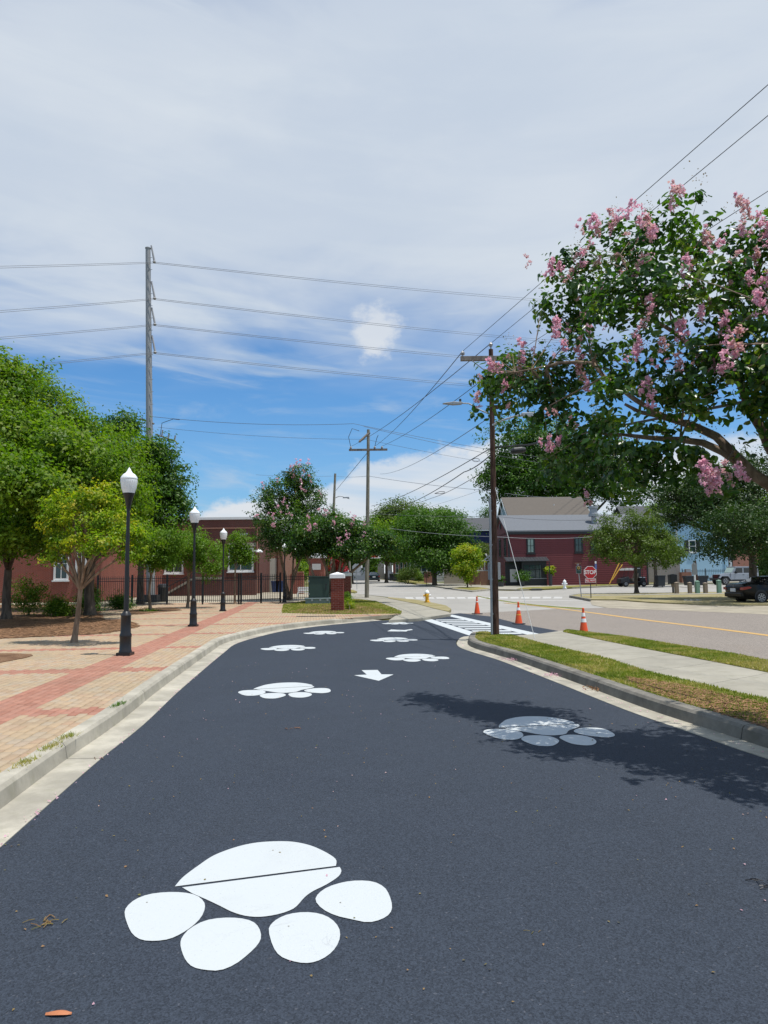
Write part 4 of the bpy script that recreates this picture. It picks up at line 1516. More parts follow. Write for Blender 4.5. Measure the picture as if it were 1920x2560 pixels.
def limbs(mb, base, fork_h, r0, targets, lean=(0, 0), nlimb=5, wig=.12, stems=1, twig=14, ends=None):
    base = Vector(base)
    tg = [Vector(t) for t in targets]
    if stems == 1:
        top = base + Vector((lean[0], lean[1], fork_h))
        mid = base.lerp(top, .5) + Vector((rng.normal() * wig * .4, rng.normal() * wig * .4, 0))
        mb.tube([base - Vector((0, 0, .05)), base + Vector((0, 0, .02)), base.lerp(mid, .3), mid, top], [r0 * 1.75, r0 * 1.45, r0 * 1.08, r0 * .95, r0 * .82], 10)
        roots = [(top, r0 * .62)] * len(tg)
    else:
        roots = []
        for i in range(len(tg)):
            a = 2 * math.pi * i / len(tg)
            roots.append((base + Vector((math.cos(a) * r0 * 1.2, math.sin(a) * r0 * 1.2, -.05)), r0 * .55))
    for (s, r), t in zip(roots, tg):
        L = (t - s).length
        m1 = s.lerp(t, .35) + Vector((rng.normal() * wig * L * .25, rng.normal() * wig * L * .25, L * .07))
        m2 = s.lerp(t, .7) + Vector((rng.normal() * wig * L * .25, rng.normal() * wig * L * .25, L * .04))
        mb.tube([s, m1, m2, t], [r, r * .75, r * .5, r * .16], 7)
        if ends is not None:
            e = sorted(ends, key=lambda q: (Vector(q) - t).length)[:twig]
            for q in e:
                q = Vector(q)
                s2 = m1.lerp(m2, rng.random()) if rng.random() < .5 else m2.lerp(t, rng.random() * .8)
                mm_ = s2.lerp(q, .5) + Vector((rng.normal() * .06, rng.normal() * .06, rng.random() * .08)) * L * .5
                mb.tube([s2, mm_, q], [r * .26, r * .17, r * .05], 5)


def tree(name, label, cat, base, r0, fork, lobes, nleaf, leaf, lm, bm_, clump=None, stems=1, per=55, group=None, lean=(0, 0), targets=None, twig=10, inner=.45, asp=.5, flat=.7, flowers=None):
    base = Vector(base)
    root = empty(name, base, 0, label, cat, group)
    nclump = max(6, int(nleaf / per))
    mean_r = np.mean([np.mean(r) for _, r in lobes])
    sp = clump if clump else mean_r * .30
    P, Nn, cc = sample_crown(lobes, nclump, per, sp, inner, flat, .16)
    tone = TONE
    if targets is None:
        targets = [c + np.array([0, 0, r[2] * .25]) for c, r in lobes]
    mb = MB()
    ends = [tuple(np.array(c) - np.array(base)) for c in cc]
    limbs(mb, (0, 0, 0), fork, r0, [np.array(t) - np.array(base) for t in targets], lean, stems=stems, twig=twig, ends=ends)
    mb.build('trunk', bm_, root, smooth=60)
    V, F = leaf_cards(P, Nn, leaf, asp)
    V = V - np.array(base)
    o = link_mesh('crown', np_mesh('crown', V, F), lm, root)
    set_tone(o.data, tone)
    o['kind'] = 'stuff'
    if flowers:
        col, nfl, fs = flowers
        # blossom heads on the upper outer clumps
        k = np.argsort(-(cc[:, 2] * .6 - cc[:, 1] * .8 + rng.random(len(cc)) * 3.2 * mean_r))[:nfl]
        for i in k:
            flower_head(Vector(cc[i]) + Vector((rng.normal() * .1, -.2, .25)), fs, col, root, base, 46)
    return root


def flower_head(c, size, mat, root, base, n=150, lean=None):
    """one blossom head: crinkled petals massed on a cone-shaped panicle"""
    d = Vector((rng.normal() * .35, rng.normal() * .35 - .1, 1)).normalized() if lean is None else Vector(lean).normalized()
    u = rng.random(n)
    ang = rng.random(n) * 2 * math.pi
    rr = size * .42 * (1 - u * .72) * np.sqrt(rng.random(n))
    e1 = d.orthogonal().normalized()
    e2 = d.cross(e1)
    D, E1, E2 = np.array(d), np.array(e1), np.array(e2)
    rad = E1 * np.cos(ang)[:, None] + E2 * np.sin(ang)[:, None]
    # petals sit in tight balls along the panicle
    k = max(5, n // 11)
    ub = rng.random(k)
    ab = rng.random(k) * 6.28
    rb = size * .40 * (1 - ub * .75) * (0.5 + .5 * rng.random(k))
    balls = D * ((ub - .3) * size * 1.25)[:, None] + (E1 * np.cos(ab)[:, None] + E2 * np.sin(ab)[:, None]) * rb[:, None]
    j = rng.integers(0, k, n)
    P = balls[j] + rng.normal(size=(n, 3)) * size * .085
    Nn = unit(rad * .5 + rng.normal(size=(n, 3)) * .7 + np.array([0, -.2, .4]))
    V, F = leaf_cards(P, Nn, size * .17, .95, .22)
    V = V + np.array(c) - np.array(base)
    return link_mesh('flower_head', np_mesh('flower_head', V, F), mat, root)


# ---- large trees at the left
tree('shade_tree', 'tall shade tree with forked dark trunk at the left edge', 'tree', G(16, 1548, LW), .16, 1.9,
     [lob(-60, 1010, 27, 150, 150), lob(40, 1120, 26, 120, 110), lob(60, 1240, 25, 110, 80), lob(-50, 1260, 26, 130, 110), lob(20, 960, 28, 70, 70), lob(100, 1180, 26, 70, 60), lob(60, 1330, 24, 100, 55, 1.6), lob(-40, 1340, 23, 90, 60, 1.6), lob(20, 1200, 22, 80, 80, 1.5)],
     42000, 0.165, M['lf_mid'], M['bark_dark'], .42, inner=.35)
tree('shade_tree', 'broad shade tree standing between the left edge and the grey steel pole', 'tree', at(228, 29.5, LW), .2, 2.2,
     [lob(115, 1010, 36, 80, 65), lob(190, 1075, 35, 60, 65), lob(180, 1130, 35, 120, 90), lob(270, 1170, 35, 100, 90), lob(210, 1240, 34, 130, 70), lob(90, 1090, 35, 90, 90), lob(300, 1260, 34, 80, 60), lob(240, 1320, 30, 100, 45, 2.0), lob(130, 1330, 29, 90, 45, 2.0), lob(330, 1340, 30, 60, 40, 1.6), lob(240, 1180, 25, 80, 60, 1.5), lob(160, 1130, 25, 80, 60, 1.5), lob(120, 1230, 23, 90, 60, 1.5), lob(300, 1240, 26, 60, 50, 1.5)],
     66000, 0.165, M['lf_mid'], M['bark_dark'], .5, inner=.35)
tree('shade_tree', 'dark leafy tree nearest the grey steel pole, in front of the school', 'tree', at(352, 41.5, LW), .2, 2.4,
     [lob(300, 1070, 42, 50, 42), lob(350, 1150, 40, 70, 55), lob(418, 1205, 41, 56, 50), lob(405, 1275, 41, 75, 56), lob(345, 1240, 39.5, 75, 65), lob(385, 1135, 40.5, 40, 38)],
     26000, 0.19, M['lf_dark'], M['bark_dark'], .5, inner=.35)
# ---- young crape myrtles in the paving
tree('crape_myrtle', 'young crape myrtle turning yellow, in the paving by the nearest lamp', 'tree', G(185, 1606, LW), .062, 1.25,
     [lob(185, 1255, 17, 60, 34), lob(250, 1245, 17, 55, 32), lob(140, 1300, 17, 42, 34), lob(215, 1305, 16.6, 60, 30), lob(290, 1300, 16.8, 50, 32), lob(325, 1345, 16.6, 44, 26), lob(250, 1360, 16.2, 60, 22), lob(150, 1365, 17, 40, 22), lob(180, 1345, 16.4, 40, 24), lob(128, 1392, 16.8, 28, 16), lob(330, 1388, 16.6, 34, 16), lob(275, 1270, 17.2, 44, 26)],
     9500, 0.082, M['lf_yellow'], M['bark'], .15, inner=.3, per=42, lean=(.12, 0))
tree('crape_myrtle', 'small green crape myrtle with a tuft at its foot, left of the second lamp', 'tree', G(376, 1525, LW), .07, 1.6,
     [lob(360, 1370, 33, 60, 40), lob(420, 1350, 33, 55, 40), lob(395, 1400, 33, 70, 30)],
     8500, 0.11, M['lf_bright'], M['bark'], .3, inner=.3)
tree('crape_myrtle', 'slim bright green crape myrtle between the second and third lamps', 'tree', G(469, 1519, LW), .07, 1.7,
     [lob(480, 1365, 36, 55, 38), lob(520, 1380, 36, 45, 40), lob(450, 1390, 36, 50, 30), lob(525, 1418, 35.5, 35, 24)],
     9500, 0.11, M['lf_bright'], M['bark'], .3, inner=.3)
tree('crape_myrtle', 'bright green drooping crape myrtle right of the third lamp', 'tree', at(588, 40.6, LW), .06, 1.9,
     [lob(600, 1360, 41, 32, 34), lob(585, 1392, 41, 40, 20), lob(618, 1395, 41, 20, 16)],
     6000, 0.11, M['lf_bright'], M['bark'], .3, inner=.3)
# ---- crapes at the corner
tree('crape_myrtle', 'tall pink flowering crape myrtle above the iron gate', 'tree', at(722, 45, LW), .13, 2.6,
     [lob(745, 1200, 45, 42, 34), lob(700, 1245, 45, 62, 45), lob(770, 1255, 45, 45, 48), lob(720, 1310, 44, 80, 52), lob(690, 1350, 44, 48, 38), lob(790, 1330, 45, 40, 40)],
     26000, 0.14, M['lf_crape'], M['bark'], .36, inner=.3, stems=4, flowers=(M['pink'], 26, .42), targets=None)
tree('crape_myrtle', 'wide spreading pink crape myrtle with many stems behind the green cabinet', 'tree', at(818, 41, LW), .2, 1.8,
     [lob(790, 1340, 41, 60, 36), lob(850, 1330, 41, 60, 36), lob(910, 1350, 41, 60, 34), lob(965, 1360, 41, 36, 28), lob(760, 1370, 41, 45, 25), lob(868, 1372, 40.5, 70, 24), lob(835, 1305, 42, 20, 30)],
     40000, 0.14, M['lf_crape'], M['bark'], .34, inner=.3, stems=7, flowers=(M['pink'], 22, .36))
tree('flowering_shrub', 'red flowering shrub beside the second brick pillar', 'shrub', at(848, 44, LW), .05, .7,
     [lob(845, 1400, 44, 18, 18), lob(838, 1425, 44, 20, 12), lob(858, 1428, 44, 14, 16)],
     2400, 0.085, M['lf_red'], M['bark'], .22, stems=4, inner=.3)
# ---- street trees beyond the crossing
tree('street_tree', 'big dark street tree casting shade beyond the crossing', 'tree', at(1086, 80), .26, 2.0,
     [lob(1070, 1330, 80, 75, 48), lob(1120, 1340, 80, 60, 48), lob(1030, 1350, 80, 55, 45), lob(1090, 1395, 79, 75, 38), lob(1140, 1385, 80, 45, 35), lob(1050, 1300, 82, 40, 32), lob(1100, 1300, 82, 38, 26)],
     28000, 0.27, M['lf_dark'], M['bark_dark'], .8, inner=.4)
tree('street_tree', 'rounded street tree arching over the parked dark car', 'tree', at(966, 100), .22, 2.2,
     [lob(940, 1345, 100, 50, 40), lob(990, 1345, 100, 52, 42), lob(1000, 1375, 100, 40, 30), lob(950, 1385, 100, 45, 25)],
     14000, 0.32, M['lf_mid'], M['bark_dark'], .9, inner=.4)
tree('street_tree', 'leafy tree with pale blossom behind the back of the stop sign', 'tree', at(880, 96), .2, 2.2,
     [lob(880, 1355, 96, 50, 40), lob(875, 1395, 96, 42, 26), lob(905, 1390, 96, 30, 24)],
     12000, 0.3, M['lf_dark'], M['bark_dark'], .9, inner=.4, flowers=(M['white'], 6, .6))
tree('street_tree', 'rounded tree crown rising farthest behind the street', 'tree', at(1010, 135), .4, 4.0,
     [lob(1005, 1280, 135, 48, 32), lob(975, 1310, 135, 50, 35), lob(1040, 1305, 135, 40, 30), lob(950, 1330, 135, 40, 35)],
     15000, 0.42, M['lf_olive'], M['bark_dark'], 1.2, inner=.5)
tree('street_tree', 'low dark tree line crown above the navy house', 'tree', at(1130, 140), .4, 3.5,
     [lob(1095, 1295, 140, 30, 22), lob(1125, 1300, 140, 34, 20), lob(1160, 1302, 140, 24, 14), lob(1110, 1325, 140, 60, 25)],
     10000, 0.4, M['lf_dark'], M['bark_dark'], 1.1, inner=.5)
tree('street_tree', 'distant tree just left of the blue gabled house', 'tree', at(1222, 140), .3, 3.5,
     [lob(1222, 1290, 140, 18, 22), lob(1235, 1310, 140, 20, 20)], 3500, .30, M['lf_dark'], M['bark_dark'], 1.0, inner=.5)
tree('sapling', 'light green sapling on the corner lawn left of the pole', 'tree', at(1168, 69), .07, 1.4,
     [lob(1150, 1390, 69, 24, 20), lob(1172, 1378, 69, 24, 16), lob(1185, 1405, 69, 22, 22), lob(1160, 1420, 68.5, 26, 18), lob(1172, 1438, 68.5, 18, 12)],
     7000, .19, M['lf_yellow'], M['bark_dark'], .42, inner=.3)
tree('shrub', 'rounded oleander shrub at the kerb down the street', 'shrub', at(1020, 92), .08, .6,
     [lob(1018, 1436, 92, 22, 18), lob(1030, 1425, 92, 16, 12), lob(1005, 1445, 92, 12, 10)], 4500, .15, M['lf_olive'], M['bark_dark'], .5, stems=4, inner=.3)
tree('shrub', 'low green shrub beside the dusty pink wall', 'shrub', at(1048, 94), .06, .4,
     [lob(1050, 1443, 94, 14, 8), lob(1042, 1436, 94, 10, 8)], 1600, .15, M['lf_mid'], M['bark_dark'], .4, stems=3, inner=.3)
tree('shrub', 'climbing shrub between the navy house and the dark pole', 'shrub', at(1205, 88), .06, .6,
     [lob(1200, 1375, 90, 26, 24), lob(1215, 1395, 90, 20, 20), lob(1180, 1380, 92, 22, 18)], 4500, .17, M['lf_olive'], M['bark_dark'], .5, stems=3, inner=.3)
tree('background_tree', 'leafy tree behind the brown wing, seen under the tall crape myrtle', 'tree', at(745, 82), .25, 1.5,
     [lob(700, 1405, 80, 50, 30), lob(755, 1395, 80, 55, 36), lob(735, 1428, 78, 60, 18), lob(640, 1400, 84, 40, 30), lob(660, 1430, 80, 40, 16)],
     16000, .26, M['lf_mid'], M['bark_dark'], .8, inner=.3)
tree('background_tree', 'dark tree filling the gap behind the red flowering shrub', 'tree', at(822, 100), .25, 1.5,
     [lob(815, 1395, 98, 45, 36), lob(850, 1405, 98, 45, 32), lob(830, 1432, 96, 50, 16)], 12000, .30, M['lf_dark'], M['bark_dark'], .9, inner=.3)
tree('background_tree', 'hazy green tree closing the end of the far street', 'tree', at(925, 160), .3, 2.5,
     [lob(905, 1415, 160, 40, 26), lob(945, 1412, 160, 42, 28), lob(925, 1385, 162, 60, 30), lob(985, 1420, 158, 40, 20)], 9000, .42, M['lf_mid'], M['bark_dark'], 1.3, inner=.3)
# ---- right hand trees
tree('tall_tree', 'very tall broad tree rising behind the red house', 'tree', at(1430, 122), .5, 6.0,
     [lob(1290, 1130, 122, 80, 70), lob(1250, 1190, 122, 50, 45), lob(1370, 1130, 122, 90, 85), lob(1330, 1210, 120, 120, 50), lob(1480, 1160, 122, 110, 85), lob(1560, 1220, 122, 70, 55), lob(1440, 1230, 120, 110, 40)],
     42000, 0.5, M['lf_dark'], M['bark_dark'], 1.3, inner=.4)
tree('small_oak', 'small spreading oak on the dry lawn right of the stop sign', 'tree', at(1590, 53.5, .06), .14, 1.9,
     [lob(1560, 1310, 53, 60, 42), lob(1620, 1320, 53, 60, 42), lob(1520, 1350, 53, 52, 36), lob(1590, 1370, 52, 90, 38), lob(1655, 1365, 53, 50, 40), lob(1525, 1390, 53, 35, 22), lob(1660, 1400, 53, 34, 18)],
     17000, 0.16, M['lf_olive'], M['bark_dark'], .36, inner=.5, per=42)
tree('street_tree', 'slim tree by the weathered plank fence', 'tree', at(1638, 69, .05), .16, 2.6,
     [lob(1640, 1360, 69, 45, 40), lob(1680, 1385, 69, 36, 26)], 8000, 0.2, M['lf_olive'], M['bark_dark'], .55, inner=.35)
tree('shade_tree', 'dark shade tree above the black saloon and silver car', 'tree', at(1884, 43), .24, 2.6,
     [lob(1800, 1230, 42, 110, 70), lob(1880, 1250, 42, 100, 90), lob(1800, 1280, 42, 62, 40), lob(1850, 1330, 38, 110, 60, 2.2), lob(1940, 1330, 38, 90, 80, 2.4), lob(1835, 1305, 36, 60, 42, 2.0), lob(1900, 1170, 43, 90, 60), lob(1810, 1375, 41, 60, 24), lob(1690, 1250, 43, 48, 34), lob(1680, 1302, 43, 34, 24), lob(1735, 1283, 42, 42, 32), lob(1650, 1240, 44, 40, 30), lob(1760, 1190, 43, 70, 50), lob(2010, 1230, 42, 80, 90)],
     46000, 0.15, M['lf_shaded'], M['bark_dark'], .45, inner=.35)
tree('shade_tree', 'leafy tree between the small oak and the light blue house', 'tree', at(1740, 97), .3, 3.5,
     [lob(1690, 1270, 92, 65, 50), lob(1740, 1230, 92, 60, 60), lob(1800, 1280, 92, 70, 50), lob(1880, 1290, 92, 90, 60)],
     20000, 0.3, M['lf_mid'], M['bark_dark'], .8, inner=.4)
tree('shade_tree', 'dense green tree at the far right behind the garden wall', 'tree', at(1915, 76), .2, 1.8,
     [lob(1920, 1390, 76, 40, 40), lob(1960, 1350, 76, 60, 60), lob(1905, 1425, 76, 24, 22)], 10000, 0.22, M['lf_dark'], M['bark_dark'], .6, inner=.35)

# ---- shrubs in the mulch bed
for (px, py, Y, rx, ry, lm, lb) in (
        (75, 1490, 30, 62, 48, 'lf_mid', 'rounded green shrub below the school wall beside the forked tree'),
        (145, 1520, 29, 40, 26, 'lf_mid', 'low spreading shrub at the front of the mulch bed'),
        (225, 1500, 33, 40, 40, 'lf_dark', 'dark evergreen shrub in the shade right of the school windows'),
        (300, 1510, 35, 30, 26, 'lf_dark', 'loose dark shrub against the end of the iron fence')):
    tree('shrub', lb, 'shrub', at(px, Y, LW), .04, .35, [lob(px - rx * .3, py, Y, rx * .6, ry * .8), lob(px + rx * .35, py + 4, Y, rx * .6, ry * .75), lob(px, py - ry * .3, Y, rx * .5, ry * .6)],
         4200, .075, M[lm], M['bark_dark'], .24, stems=5, inner=.25)
tree('shrub', 'leafy tuft round the foot of the small green crape myrtle', 'shrub', G(372, 1530, LW), .02, .2,
     [lob(372, 1532, 32.5, 22, 11)], 1100, .07, M['lf_bright'], M['bark_dark'], .18, stems=3, inner=.2)
tree('shrub', 'yellow leaved shrub at the foot of the white capped pillar', 'shrub', G(874, 1526, LW), .02, .15,
     [lob(874, 1515, 32.5, 11, 12), lob(873, 1503, 32.6, 8, 8)], 1500, .055, M['lf_yellow'], M['bark_dark'], .14, stems=3, inner=.2)
tree('shrub', 'green shrub just behind the yellow leaved one', 'shrub', at(864, 35, LW), .02, .2,
     [lob(866, 1496, 35, 12, 12), lob(872, 1488, 35, 8, 8)], 1300, .06, M['lf_bright'], M['bark_dark'], .15, stems=3, inner=.2)

# ---- the big crape myrtle whose crown fills the right of the view
cb = Vector((5.45, 7.0, .15))
crape = empty('crape_myrtle', cb, 0, 'big pink flowering crape myrtle overhanging the drive at right', 'tree')
lobes = [lob(1245, 960, 8.6, 62, 72, .38), lob(1300, 930, 8.4, 60, 50, .35), lob(1440, 760, 7.9, 100, 85, .5), lob(1420, 690, 8.0, 55, 55, .35), lob(1550, 620, 7.6, 80, 70, .42), lob(1690, 580, 7.4, 72, 95, .42),
         lob(1885, 640, 7.2, 90, 80, .5), lob(1620, 760, 7.4, 120, 100, .6), lob(1470, 920, 7.6, 120, 95, .6), lob(1400, 980, 7.8, 90, 75, .5), lob(1580, 1020, 7.3, 130, 100, .6), lob(1480, 1100, 7.4, 100, 75, .5), lob(1350, 1010, 8.0, 75, 70, .45), lob(1420, 1160, 7.6, 75, 50, .45), lob(1520, 1180, 7.4, 80, 50, .45), lob(1660, 1130, 7.2, 70, 60, .45), lob(1590, 1150, 7.2, 80, 60, .45),
         lob(1790, 800, 7.0, 120, 120, .7), lob(1820, 980, 6.8, 110, 100, .6), lob(1900, 880, 6.4, 100, 110, .6), lob(1760, 1130, 6.9, 70, 55, .45), lob(1790, 1185, 6.9, 75, 45, .4), lob(1700, 930, 7.2, 90, 90, .6),
         lob(2060, 660, 6.8, 140, 130, .8), lob(2100, 880, 6.2, 150, 140, .8), lob(2080, 1080, 6.2, 120, 100, .7), lob(2300, 780, 6.6, 160, 170, .8), lob(2300, 1000, 5.8, 140, 120, .7), lob(1980, 780, 6.1, 110, 100, .6), lob(2080, 940, 5.7, 120, 100, .6), lob(2150, 820, 5.1, 90, 80, .45)]
lobes = [(c * 1.0 + ((np.array(W(*pix(c)[:2], c[1] + .75)) - c) if pix(c)[0] < 1560 else (np.array(W(*pix(c)[:2], c[1] - .45)) - c) if pix(c)[0] < 1930 else 0), r) for c, r in lobes]
P, Nn, cc = sample_crown(lobes, 600, 37, .145, .45, .85, .22)
tone = TONE
# twigs and limbs
limb_px = [(1935, 1255), (1860, 1165), (1790, 1090), (1690, 1050), (1560, 1010)], [(1920, 1240), (1760, 1105), (1640, 1095), (1520, 1085)]
qq = (P - np.array([0, 0, CAMH])) @ np.array(CM)
uu, vv, dd_ = 960 + FPX * qq[:, 0] / -qq[:, 2], 1280 - FPX * qq[:, 1] / -qq[:, 2], -qq[:, 2]
keep = np.ones(len(P), bool)
for li, (line_, wd_) in enumerate(zip(limb_px, (30, 15))):
    for (xa, ya), (xb, yb) in zip(line_, line_[1:]):
        f = np.clip(((uu - xa) * (xb - xa) + (vv - ya) * (yb - ya)) / ((xb - xa) ** 2 + (yb - ya) ** 2), 0, 1)
        keep &= ~((np.hypot(uu - xa - f * (xb - xa), vv - ya - f * (yb - ya)) < wd_) & (dd_ < 7.25) & (rng.random(len(P)) < .9))
P, Nn, tone = P[keep], Nn[keep], tone[keep]
tw = MB()
fork = Vector(W(2120, 1380, 6.9)) - cb
elbow = Vector(W(1860, 1165, 7.0)) - cb
tw.tube([(0, 0, -.1), (-.05, 0, .25), fork.lerp(Vector((0, 0, 0)), .45) + Vector((.1, 0, .1)), fork], [.16, .13, .115, .105], 12)
main = [(fork, elbow, W(1790, 1090, 7.1), W(1690, 1050, 7.3), W(1560, 1010, 7.5)),
        (fork, W(1980, 1200, 7.0), W(1900, 1080, 7.0), W(1850, 960, 7.0), W(1800, 780, 7.1)),
        (elbow, W(1760, 1105, 7.1), W(1640, 1095, 7.2), W(1500, 1085, 7.4)),
        (fork, W(2100, 1150, 6.6), W(2120, 950, 6.3), W(2150, 750, 6.3)),
        (fork, W(2200, 1200, 6.3), W(2280, 1020, 5.8), W(2320, 850, 5.6)),
        (W(1690, 1050, 7.3), W(1590, 1000, 7.5), W(1480, 915, 7.7), W(1400, 905, 8.0), W(1290, 935, 8.4)),
        (W(1850, 960, 7.0), W(1760, 900, 7.1), W(1640, 800, 7.4), W(1500, 740, 7.7)),
        (W(1800, 780, 7.1), W(1740, 700, 7.3), W(1700, 600, 7.4)),
        (W(1800, 780, 7.1), W(1850, 700, 7.1), W(1870, 620, 7.1)),
        (W(1640, 800, 7.4), W(1590, 720, 7.5), W(1550, 640, 7.6)),
        (elbow, W(1830, 1130, 6.9), W(1800, 1180, 6.9)),
        (W(2120, 950, 6.3), W(2000, 860, 5.8), W(1960, 780, 5.7))]
rads = [(.085, .07, .05, .038, .015), (.08, .065, .05, .036, .014), (.045, .035, .024, .010), (.075, .06, .04, .012), (.075, .055, .035, .012),
        (.03, .026, .02, .014, .006), (.032, .026, .018, .007), (.028, .02, .007), (.028, .02, .007), (.02, .015, .006), (.03, .02, .008), (.035, .025, .01)]
allpts = []
for pts, rr in zip(main, rads):
    pts = [(Vector(q) - cb if (Vector(q) - cb).length < 99 and q not in (fork, elbow) else Vector(q)) for q in pts]
    sm_ = smooth_line(pts, .18)
    n = len(sm_)
    rl = [float(np.interp(i / (n - 1), np.linspace(0, 1, len(rr)), rr)) for i in range(n)]
    sm_ = [q + Vector((rng.normal(), rng.normal(), rng.normal())) * .012 for q in sm_]
    tw.tube(sm_, rl, 9)
    allpts += list(zip(sm_, rl))
ap = np.array([tuple(q) for q, _ in allpts])
def by_limb(q):
    u, v, _ = pix(q)
    for line_ in limb_px:
        for (xa, ya), (xb, yb) in zip(line_, line_[1:]):
            f = min(1, max(0, ((u - xa) * (xb - xa) + (v - ya) * (yb - ya)) / ((xb - xa) ** 2 + (yb - ya) ** 2)))
            if math.hypot(u - xa - f * (xb - xa), v - ya - f * (yb - ya)) < 60: return True
    return False


for q in cc[::2]:
    if by_limb(q): continue
    q = np.array(q) - np.array(cb)
    dd = np.linalg.norm(ap - q, axis=1) + rng.random(len(ap)) * .25
    i = int(np.argmin(dd))
    s2, q2 = Vector(ap[i]), Vector(q)
    L = (q2 - s2).length
    if L < .03: continue
    mid = s2.lerp(q2, .5) + Vector((rng.normal(), rng.normal(), rng.random())) * L * .12
    r_ = min(.012, allpts[i][1] * .6)
    tw.tube([s2, mid, q2], [r_, r_ * .7, r_ * .3], 5)
tw.build('trunk', M['bark'], crape, smooth=60)
# the nearest leaves in view are pieces of their own
prj = CM.transposed()
Pm = np.array(prj)
q = (P - np.array([0, 0, CAMH])) @ Pm.T
dep = -q[:, 2]
u_, v_ = 960 + FPX * q[:, 0] / dep, 1280 - FPX * q[:, 1] / dep
vis = (u_ > 0) & (u_ < 1915) & (v_ > 0)
near_i = np.argsort(np.where(vis, dep, 1e6))[:300]
mask = np.ones(len(P), bool)
mask[near_i] = False
V, F = leaf_cards(P[mask], Nn[mask], .080, .56, .10, 'six')
o = link_mesh('crown', np_mesh('crown', V - np.array(cb), F), M['lf_crape'], crape)
set_tone(o.data, tone[mask])
o['kind'] = 'stuff'
lv = MB()
xs = [-.5, -.32, -.1, .15, .36, .5]
wd = [0, .18, .27, .25, .13, 0]
vs = []
for x, y in zip(xs, wd):
    zc_ = -.10 * (x + .1) ** 2
    vs += [(x, -y, zc_ + y * .22), (x, 0, zc_), (x, y, zc_ + y * .22)]
fs = []
for i in range(5):
    fs += [(i * 3, i * 3 + 1, i * 3 + 4, i * 3 + 3), (i * 3 + 1, i * 3 + 2, i * 3 + 5, i * 3 + 4)]
lme = lv.add([(x * .072, y * .072, z * .072) for x, y, z in vs], fs).mesh('leaf', 60)
lme.materials.append(M['lf_crape'])
for i in near_i:
    z = Vector(Nn[i])
    x = z.orthogonal().normalized()
    x = (x * math.cos(i) + z.cross(x) * math.sin(i)).normalized()
    y = z.cross(x)
    o = bpy.data.objects.new('leaf', lme)
    COL.objects.link(o)
    o.parent = crape
    s_ = .8 + .5 * rng.random()
    p = Vector(P[i]) - cb
    o.matrix_local = Matrix(((x.x * s_, y.x * s_, z.x * s_, p.x), (x.y * s_, y.y * s_, z.y * s_, p.y), (x.z * s_, y.z * s_, z.z * s_, p.z), (0, 0, 0, 1)))
fl_px = [(730, 230), (740, 290), (720, 255), (840, 200), (815, 225), (900, 175), (960, 230), (1010, 240), (980, 320), (1035, 270), (1160, 60), (1150, 130), (1500, 120), (1540, 180), (1620, 230), (1530, 290), (1340, 330), (1400, 340),
         (480, 490), (580, 520), (550, 480), (660, 440), (740, 450), (745, 590), (690, 775), (705, 830), (530, 800), (515, 830), (640, 900), (650, 950), (560, 900), (200, 1010), (165, 1015), (330, 980), (320, 1040), (345, 900), (245, 1120), (80, 1180), (1020, 670), (1180, 830), (1090, 900), (935, 940),
         (960, 880), (660, 1050), (680, 1120), (1010, 1130), (1180, 1000), (480, 1430), (525, 1420), (610, 1320), (1320, 1590), (1385, 1630), (1365, 1660), (1560, 540), (1640, 575), (1490, 885), (1620, 690), (1430, 800), (860, 440), (1215, 480), (980, 485),
         (690, 1730), (1510, 1590), (1640, 300), (1580, 420), (1420, 1000), (1350, 1010), (880, 520), (1300, 720)]
LC = np.array([c for c, _ in lobes])
for k, (a, b) in enumerate(fl_px):
    px, py = 1150 + a * .4641, 450 + b * .4641
    d = [abs(pix(c)[0] - px) + abs(pix(c)[1] - py) for c in LC]
    Y = LC[int(np.argmin(d))][1] - .42
    if k in (50, 51, 52, 26, 53, 54): Y -= .2
    mat = M['pale_pink'] if (k % 3 == 1 or b < 160) else M['pink']
    sz_ = (.13 + .10 * rng.random()) * (.85 if b < 160 else 1)
    flower_head(W(px, py, Y), sz_ * .78, mat, crape, cb, 150)
    flower_head(W(px + rng.normal() * 26, py + rng.normal() * 24, Y + rng.normal() * .12), sz_ * (.42 + .25 * rng.random()), M['pale_pink'] if rng.random() < .5 else M['pink'], crape, cb, 80)
# dry seed heads and buds at branch ends
bi = rng.choice(len(cc), 150)
Pb = cc[bi][:, None, :] + rng.normal(size=(150, 26, 3)) * np.array([.055, .055, .09]) + np.array([0, 0, .15])
Pb = Pb.reshape(-1, 3)
V, F = leaf_cards(Pb, unit(rng.normal(size=Pb.shape)), .018, .8, .2)
o = link_mesh('seed_heads', np_mesh('seed_heads', V - np.array(cb), F), M['bud'], crape)
o['kind'] = 'stuff'

